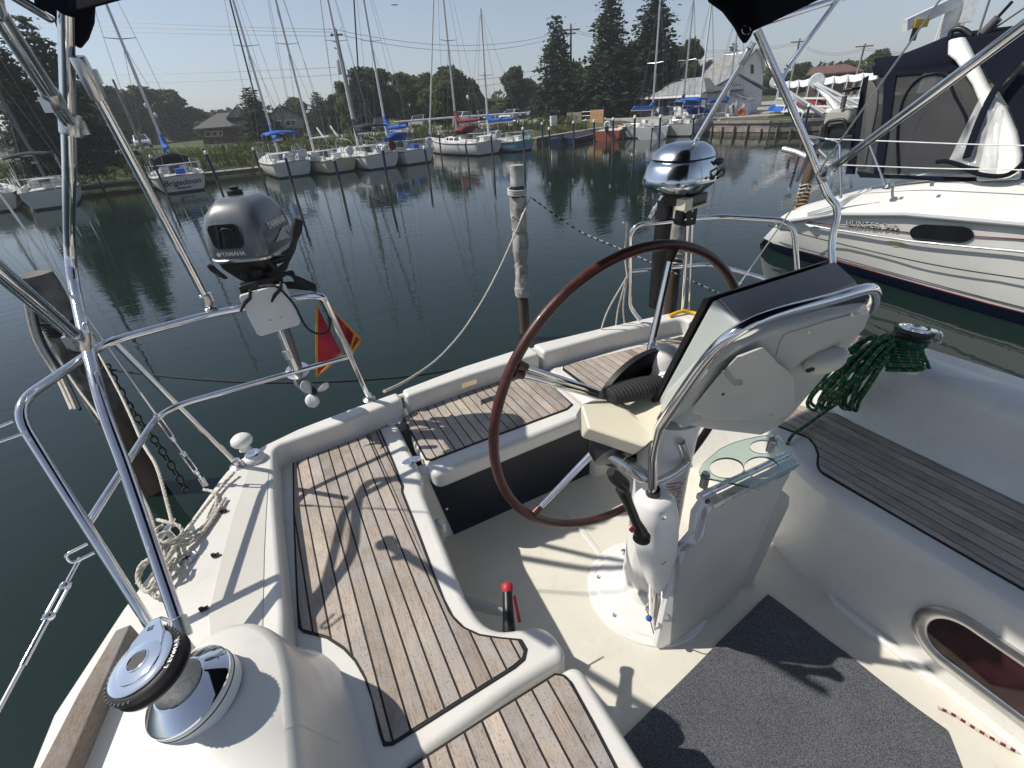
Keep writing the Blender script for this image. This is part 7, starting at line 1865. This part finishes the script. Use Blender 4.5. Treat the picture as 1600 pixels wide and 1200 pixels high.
MB().loft(lumpy(bb, tp, .070, .068, n=6, z0=.94, z1=1.0, amp=.06)).obj('white_top', 'wrap', pc_, smooth=60)
q = PY(818, 300, b.y-.09)
for k in range(3):
    zc = q.z+.02-k*.02; MB().tube([V((b.x+.086*math.cos(a), b.y+.086*math.sin(a), zc+.01*math.sin(a))) for a in [6.283*j/18 for j in range(18)]], .010, 6, closed=True).obj('rope_turn', 'rope', pc_, smooth=60)
MB().tube(smoothpath([PY(800, 338, b.y-.1), PY(812, 345, b.y-.12), PY(817, 335, b.y-.11), PY(822, 328, b.y-.1)], 6), .011, 6).obj('rope_end', 'rope', pc_, smooth=60)
# left piling
b = P(252, 775, 0); b = V((-1.40, 3.72, 0)); tp = PY(52, 428, 3.95)
pl_ = thing('piling', 'thick dark piling with ragged padding and ropes outside the starboard rail', 'piling', b)
bb = b-(tp-b)*.6
MB().loft(lumpy(bb, tp, .085, .085, n=40, amp=.12, seed=4, z1=.96)).obj('pile', 'pilewood', pl_, smooth=45)
MB().loft(lumpy(bb, tp, .095, .095, n=30, seg=24, amp=.24, seed=9, z0=.62, z1=.86)).obj('padding', 'wrapdark', pl_, smooth=45)
MB().loft(lumpy(bb, tp, .098, .099, n=14, seg=24, amp=.12, seed=12, z0=.88, z1=1.0)).obj('padding', 'wrapdark', pl_, smooth=45)
for z in (.86, .875, .89): 
    c = bb.lerp(tp, z); MB().tube([c+V((.104*math.cos(a), .104*math.sin(a), .015*math.sin(a*2))) for a in [6.283*j/18 for j in range(18)]], .010, 6, closed=True).obj('rope_turn', 'ropedark', pl_, smooth=60)
ex = thing('tangled_line', 'black and white lines hanging down the near left piling', 'rope', tp)
for k, (du, m_) in enumerate(((0, 'rope'), (7, 'ropedark'), (-6, 'rope'))):
    MB().tube(smoothpath([PY(45+du, 470, 3.82), PY(60+du, 530, 3.75), PY(95+du, 590, 3.6), PY(118+du, 640, 3.3)], 6), .009, 6).obj('line', m_, ex, smooth=60)
chn = thing('hanging_chain', 'rusty chain hanging from the near left piling into the water', 'chain', PY(190, 600, 3.5))
pth = smoothpath([PY(165, 570, 3.55), PY(205, 640, 3.5), PY(250, 700, 3.45), PY(292, 768, 3.4)], 7)
for i in range(len(pth)-1):
    c = (pth[i]+pth[i+1])/2; d = (pth[i+1]-pth[i]); L_ = d.length*.62; d.normalize(); s_ = d.orthogonal().normalized()
    if i % 2: s_ = d.cross(s_)
    MB().tube([c+d*L_*math.cos(a)+s_*.022*math.sin(a) for a in [6.283*j/12 for j in range(12)]], .006, 6, closed=True).obj('link', 'ropedark', chn, smooth=60)
# piling behind the silver outboard and the one by the neighbour's stern
b = P(1048, 505, 0); tp = PY(1066, 285, b.y)
p3 = thing('piling', 'piling with peeling bark like wrap directly behind the silver outboard bracket', 'piling', b); bb = b-V((0, 0, 1.0))
MB().loft(lumpy(bb, tp, .075, .07, n=30, amp=.15, seed=21)).obj('pile', 'pilewood', p3, smooth=60)
MB().loft(lumpy(bb, tp, .085, .08, n=24, seg=24, amp=.25, seed=23, z0=.70, z1=.99)).obj('padding', 'wrap', p3, smooth=70)
for z in (.66, .68, .70, .72):
    c = bb.lerp(tp, z); MB().tube([c+V((.092*math.cos(a), .092*math.sin(a), .015*math.sin(a*2))) for a in [6.283*j/18 for j in range(18)]], .010, 6, closed=True).obj('rope_turn', 'rope', p3, smooth=60)
b = P(1245, 352, 0); tp = PY(1272, 240, b.y)
p4 = thing('piling', 'rope bound brown piling beside the stern of the neighbouring yacht', 'piling', b); bb = b-V((0, 0, 1.0))
MB().loft(lumpy(bb, tp, .095, .09, n=24, amp=.15, seed=31)).obj('pile', 'pilewood', p4, smooth=60)
for z in [.50+.03*k for k in range(10)]:
    c = bb.lerp(tp, z); MB().tube([c+V((.105*math.cos(a), .105*math.sin(a), .02*math.sin(a*2))) for a in [6.283*j/16 for j in range(16)]], .012, 6, closed=True).obj('rope_turn', 'rope' if z > .7 else 'tanwood', p4, smooth=60)

# ================================================================ neighbouring yacht
hy = thing('neighbour_yacht', 'large white yacht with navy canvas cockpit enclosure moored alongside to port', 'sailing yacht', (8.7, 1, 0))
st_ = [(4.80, 7.35, .50, 7.55), (4.62, 7.02, .58, 7.40), (4.3, 6.90, .68, 7.34), (3.7, 6.83, .86, 7.22), (2.84, 6.72, 1.00, 7.06), (1.8, 6.62, 1.07, 6.88), (0, 6.52, 1.12, 6.72), (-2, 6.75, 1.18, 6.95), (-4.2, 7.5, 1.26, 7.7), (-6, 8.66, 1.34, 8.68)]
def hx(y, z):
    for a, b in zip(st_[:-1], st_[1:]):
        if b[0] <= y <= a[0]:
            t = (a[0]-y)/(a[0]-b[0]); xs, zs, xw = [a[i]+(b[i]-a[i])*t for i in (1, 2, 3)]; break
    else: xs, zs, xw = st_[5][1:]
    k = max(0, min(1, z/zs)); return xw+(xs-xw)*(k**.6)
CX = 8.7
for sgn in (1, -1):
    rings = []
    for y, xs, zs, xw in st_:
        r_ = []
        for k in (-.25, .17/zs, .3, .5, .7, .86, 1.0):
            z = zs*k if k > 0 else -.25
            x = hx(y, max(z, 0)) + (0.25 if k < 0 else 0)
            r_.append(V((CX-sgn*(CX-x), y+(.42*(1-max(0, min(1, z/zs))) if y > 4.7 else .18*(1-max(0, min(1, z/zs))) if y > 4.5 else 0), z)))
        rings.append(r_)
    m_ = MB().loft([r_[1:] for r_ in rings], cap=False, closed=False).obj('hull', 'hullwhite2' if 'hullwhite2' in M else 'hullwhite', hy, smooth=60)
    MB().loft([r_[:2] for r_ in rings], cap=False, closed=False).obj('boot_stripe', 'hullnavy', m_, smooth=60)
    MB().tube([V((CX-sgn*(CX-hx(y, .165))-sgn*.004, y, .172)) for y, *_ in st_], .007, 6).obj('red_line', 'redcover', m_, smooth=60)
    MB().tube([V((CX-sgn*(CX-hx(y, .25))-sgn*.004, y, .23)) for y, *_ in st_], .005, 6).obj('stripe', 'black', m_, smooth=60)
    MB().tube([V((CX-sgn*(CX-xs)-sgn*.015, y, zs-.03)) for y, xs, zs, xw in st_], .035, 8, flat=.7).obj('rubbing_strake', 'car_silver', m_, smooth=60)
    MB().loft([[V((CX-sgn*(CX-xs), y, zs)), V((CX-sgn*(CX-xs-.05), y, zs+.05)), V((CX-sgn*(CX-xs-.22), y, zs+.10)), V((CX-sgn*(CX-xs-.36), y, zs+.10+.16*min(1, (4.8-y)/2.2))), V((CX-sgn*(CX-xs-.50), y, zs+.13+.20*min(1, (4.8-y)/2.2))), V((CX, y, zs+.16+.20*min(1, (4.8-y)/2.2)))] for y, xs, zs, xw in st_], cap=False, closed=False).obj('deck', 'hullwhite', hy, smooth=50)
MB().add([V((7.35, 4.80, .50)), V((2*CX-7.35, 4.80, .50)), V((2*CX-7.55, 5.22, -.02)), V((7.55, 5.22, -.02))], [(0, 1, 2, 3)]).obj('transom', 'hullwhite', hy, smooth=None)
def HS(u, v, proud=.012):
    """the point of the near hull side seen at a picture position"""
    x = 6.85
    for _ in range(8): p_ = PX(u, v, x); x = hx(p_.y, p_.z)
    p_ = PX(u, v, x-proud); return p_
# cabin side window in the hull, name, stripes
wp = []
for k in range(28):
    a = 6.283*k/28; cx_ = 1446 if math.cos(a) < 0 else 1498
    wp.append(HS(cx_+24*math.cos(a), 365+13*math.sin(a)+(cx_-1472)*.055, .006))
MB().slab(wp, V((-.012, 0, 0))).obj('hull_window', 'window_dark', hy, smooth=None)
pA, pB = HS(1316, 348), HS(1412, 357)
xd = (pB-pA); mid = pA.lerp(pB, .5)
up_ = HS(1364, 346, .0)-HS(1364, 360, .0)
text_mesh('maker_name', 'HUNTER 340', xd.length/7.35, 'black', hy, frame(mid+V((-.012, 0, -.006)), xd, up_), .002, .003, spacing=1.12)
text_mesh('maker_name_face', 'HUNTER 340', xd.length/7.35, 'lens', hy, frame(mid+V((-.018, 0, .004)), xd, up_), .001, -.001, spacing=1.12)
for (a, b) in (((1262, 347), (1420, 363)), ((1522, 369), (1600, 374)), ((1600, 374), (1700, 381))): MB().tube([HS(*a), HS((a[0]+b[0])/2, (a[1]+b[1])/2), HS(*b)], .006, 6).obj('pinstripe', 'redcover', hy, smooth=60)
MB().slab([HS(u, v, .004) for u, v in ((1380, 377), (1402, 376), (1422, 384), (1398, 386))], V((-.002, 0, 0))).obj('worn_patch', 'hullcream', hy, smooth=None)
tow = thing('neighbour_spring_line', 'grey mooring line running along the side of the neighbouring yacht', 'rope', HS(1262, 352))
MB().tube(smoothpath([HS(1262, 351, .03), HS(1330, 363, .04), HS(1420, 376, .05), HS(1520, 386, .05), HS(1600, 394, .05), HS(1700, 402, .05)], 6), .012, 6).obj('line', 'alu', tow, smooth=60)
MB().tube(smoothpath([HS(1200, 352, .02), HS(1300, 378, .05), HS(1450, 412, .06), HS(1600, 436, .06), HS(1700, 450, .06)], 6), .007, 6).obj('line', 'ropedark', tow, smooth=60)
MB().tube([HS(1258, 349, .02), HS(1266, 354, .05), HS(1276, 353, .03)], .014, 8).obj('shackle', 'lens', tow, smooth=60)
# rails
def Y(u, v, x): return PX(u, v, x)
for pts, r_ in (([(1290, 217, 6.95), (1400, 221, 6.85), (1500, 225, 6.8), (1620, 228, 6.75), (1750, 236, 6.7)], .007), ([(1268, 256, 6.98), (1350, 259, 6.9), (1450, 263, 6.85), (1620, 266, 6.75), (1750, 272, 6.7)], .0065)):
    MB().tube([Y(*p_) for p_ in pts], r_, 6).obj('lifeline', 'lens', hy, smooth=60)
MB().tube(bend([Y(1314, 310, 6.95), Y(1312, 222, 6.97), Y(1290, 217, 6.97)], .06), .017, 8).obj('pushpit', 'steel', hy, smooth=60)
MB().tube(bend([Y(1290, 217, 6.97), V((7.3, 4.7, Y(1290, 217, 6.97).z)), V((8.2, 4.85, 1.35))], .1), .017, 8).obj('pushpit', 'steel', hy, smooth=60)
MB().tube([Y(1358, 225, 6.9), Y(1384, 291, 6.9)], .015, 8).obj('stanchion', 'steel', hy, smooth=60)
MB().lathe([(.05, 0), (.05, .012), (.03, .02), (.018, .05)], Y(1386, 295, 6.9), (0, 0, 1), 12).obj('stanchion_base', 'steel_satin', hy, smooth=40)
for u in (1393, 1454): MB().slab([Y(u, 283, 6.88), Y(u+6, 283, 6.88), Y(u+5, 291, 6.88), Y(u-1, 291, 6.88)], V((-.01, 0, 0))).obj('deck_fitting', 'steel_satin', hy, smooth=None)
tg_ = thing('coiled_sheet', 'loose grey line lying over the deck edge of the neighbouring yacht', 'rope', Y(1340, 305, 6.85))
for k in range(4): MB().tube(smoothpath([Y(1362, 297-k, 6.86), Y(1330, 306+k*2, 6.85), Y(1305, 320+k*3, 6.84), Y(1262, 333+k*2, 6.86)], 6), .009, 6).obj('line', 'alu', tg_, smooth=60)
# navy canvas enclosure with clear and smoked panels, all on the cabin side
en = sub_ = bpy.data.objects.new('cockpit_enclosure', None); _link(en, hy, (7.2, 2.5, 1.3))
def lean(v): return 7.20+.45*(275-v)/190
def E_(u, v, d=0): return PX(u, v, lean(v)-d)
def cp(nm, pts, m, d=0, th=.02, **k): return MB().slab([E_(u, v, d) for u, v in pts], (-th, 0, 0)).obj(nm, m, en, smooth=None, **k)
cp('smoked_panel', [(1372, 118), (1402, 115), (1480, 105), (1520, 110), (1560, 180), (1580, 270), (1340, 272)], 'smoke_vinyl', -.02)
cp('inner_curtain', [(1384, 150), (1500, 140), (1530, 200), (1540, 268), (1362, 268)], 'seat_canvas', -.35, .05)
cp('screen_panel', [(1356, 125), (1366, 128), (1373, 142), (1372, 165), (1352, 262), (1330, 262)], 'black', 0)
cp('navy_strip', [(1350, 122), (1358, 118), (1336, 272), (1322, 272)], 'navy', .01)
cp('navy_strip', [(1383, 112), (1402, 112), (1396, 160), (1379, 274), (1366, 272), (1380, 180)], 'navy', .012)
cp('navy_strip', [(1340, 268), (1370, 272), (1450, 275), (1520, 277), (1600, 272), (1640, 270), (1640, 281), (1500, 284), (1400, 279), (1345, 277)], 'navy', .014)
for pts in ([(1404, 272), (1402, 210), (1410, 160), (1430, 128), (1455, 117), (1478, 120), (1492, 150), (1508, 180), (1512, 200)],):
    MB().tube(smoothpath([E_(u, v, .02) for u, v in pts], 5), .014, 6).obj('window_seam', 'navy', en, smooth=60)
# roof
rf = [(1364, 102), (1400, 97), (1440, 82), (1487, 63), (1540, 56), (1600, 50), (1700, 42)]; rl = [(1365, 113), (1400, 110), (1440, 109), (1490, 100), (1540, 92), (1600, 80), (1700, 70)]
rows = []
for (a, b) in zip(rf, rl):
    pa_, pb_ = PX(*a, 8.2), PX(*b, lean(b[1])); rows.append([pb_, pb_.lerp(pa_, .35)+V((0, 0, .10)), pa_+V((0, 0, .04)), V((9.6, pa_.y, pa_.z+.02))])
o = MB().loft(rows, cap=False, closed=False).obj('roof_canvas', 'navy', en, smooth=60); q_ = o.modifiers.new('t', 'SOLIDIFY'); q_.thickness = .03
cp('valance', [(1364, 103), (1400, 108), (1440, 107), (1495, 97), (1600, 78), (1700, 66), (1700, 88), (1600, 96), (1520, 110), (1470, 112), (1400, 118), (1366, 118)], 'navy', .01, .02)
# white moulded arch leg with clear curtain over it
cp('arch', [(1487, 62), (1510, 57), (1520, 75), (1548, 134), (1575, 168), (1592, 205), (1600, 240), (1598, 280), (1530, 282), (1540, 240), (1548, 200), (1540, 170), (1524, 132), (1498, 95), (1486, 85)], 'hullwhite', .03, .10, bevel=.03)
cp('navy_panel', [(1512, 60), (1620, 48), (1620, 90), (1585, 100), (1560, 140), (1545, 120)], 'navy', .035, .02)
cp('navy_panel', [(1560, 140), (1620, 88), (1620, 290), (1590, 290), (1598, 240), (1592, 200), (1578, 168)], 'navy', .02, .02)
cl_ = []
for i in range(19):
    f = i/18; row = []
    for j in range(19):
        g_ = j/18; u = (1532+34*f)*(1-g_)+(1482+72*f)*g_; v = (150+12*f)*(1-g_)+(252+14*f)*g_
        row.append(E_(u, v, .17+.07*noise.noise(V((f*4, g_*3, 2)))+.03*noise.noise(V((f*9+g_*6, g_*7, 5)))))
    cl_.append(row)
MB().loft(cl_, cap=False, closed=False).obj('clear_curtain', 'vinyl', en, smooth=80)
MB().tube(smoothpath([E_(1590, 98, .18), E_(1555, 140, .2), E_(1530, 190, .2), E_(1510, 246, .2)], 5), [.045]*16, 8, flat=.4).obj('strap', 'navy', en, smooth=60)
MB().tube(smoothpath([E_(1464, 253, .2), E_(1478, 252, .2), E_(1500, 258, .2), E_(1530, 272, .2), E_(1575, 273, .2), E_(1610, 243, .2)], 5), .045, 8, flat=.5).obj('rolled_hem', 'navy', en, smooth=60)
# gear on the roof
MB().tube(bend([PX(1485, 60, 8.0), PX(1486, 48, 8.0), PX(1498, 44, 8.0), PX(1508, 48, 8.0), PX(1518, 56, 8.0)], .05), .03, 8).obj('grab_fitting', 'black', en, smooth=60)
MB().tube([PX(1536, 52, 8.0), PX(1560, 28, 8.0)], .05, 8).obj('deck_light', 'mastdark', en, smooth=60); MB().tube([PX(1560, 26, 8.0), PX(1582, 2, 8.0)], .018, 8).obj('turnbuckle', 'black', en, smooth=60)
MB().tube([PX(1528, 55, 8.0), PX(1556, -30, 8.0)], .012, 6).obj('stay', 'wire', en, smooth=60); MB().tube([PX(1545, 50, 8.0), PX(1625, -4, 8.0)], .010, 6).obj('stay', 'wire', en, smooth=60)
# its outboard on the stern rail, with the lower unit tilted up behind
om2 = thing('outboard_motor', 'grey and black outboard motor on the stern rail of the neighbouring yacht', 'outboard motor', PX(1310, 215, 7.3))
def Q(u, v, x=7.25): return PX(u, v, x)
MB().slab([Q(*p_) for p_ in ((1283, 196), (1292, 174), (1300, 171), (1322, 170), (1328, 178), (1327, 190), (1318, 194), (1290, 198))], (.42, 0, 0)).obj('cowl', 'siding_grey', om2, smooth=None, bevel=.05)
MB().slab([Q(*p_) for p_ in ((1276, 220), (1284, 196), (1318, 193), (1322, 200), (1322, 213), (1300, 218))], (.38, 0, 0)).obj('lower_cowl', 'black', om2, smooth=None, bevel=.02)
MB().tube(bend([Q(1287, 210, 7.2), Q(1292, 190, 7.2), Q(1320, 186, 7.2), Q(1324, 212, 7.2)], .06), .022, 8).obj('handle', 'black', om2, smooth=60)
MB().tube([Q(1316, 170), Q(1320, 150)], .03, 8).obj('aerial_post', 'mastdark', om2, smooth=60); MB().slab([Q(1313, 140), Q(1332, 136), Q(1331, 141), Q(1316, 145)], (.2, 0, 0)).obj('aerial', 'black', om2, smooth=None, bevel=.02)
MB().tube([Q(1224, 233, 7.4), Q(1245, 238, 7.4), Q(1262, 246, 7.4)], [.045, .04, .05], 8).obj('gearcase', 'alu', om2, smooth=60); MB().tube([Q(1262, 246, 7.4), Q(1254, 264, 7.4), Q(1244, 283, 7.4)], [.05, .035, .04], 8).obj('skeg', 'mastdark', om2, smooth=60)
MB().tube([Q(1262, 246, 7.4), Q(1285, 218, 7.35)], .05, 8).obj('leg', 'mastdark', om2, smooth=60)
# ================================================================ thin summer haze over the whole marina
hm = bpy.data.materials.new('haze'); hm.use_nodes = True; t = hm.node_tree; t.nodes.remove(t.nodes['Principled BSDF'])
pv = t.nodes.new('ShaderNodeVolumePrincipled'); pv.inputs['Color'].default_value = (.86, .90, .95, 1); pv.inputs['Density'].default_value = .0013; pv.inputs['Anisotropy'].default_value = .2
t.links.new(pv.outputs[0], t.nodes['Material Output'].inputs['Volume']); M['haze'] = hm
tag(MB().box((0, 0, 7.5), (2600, 2600, 19)).obj('haze', 'haze', smooth=None), kind='stuff')
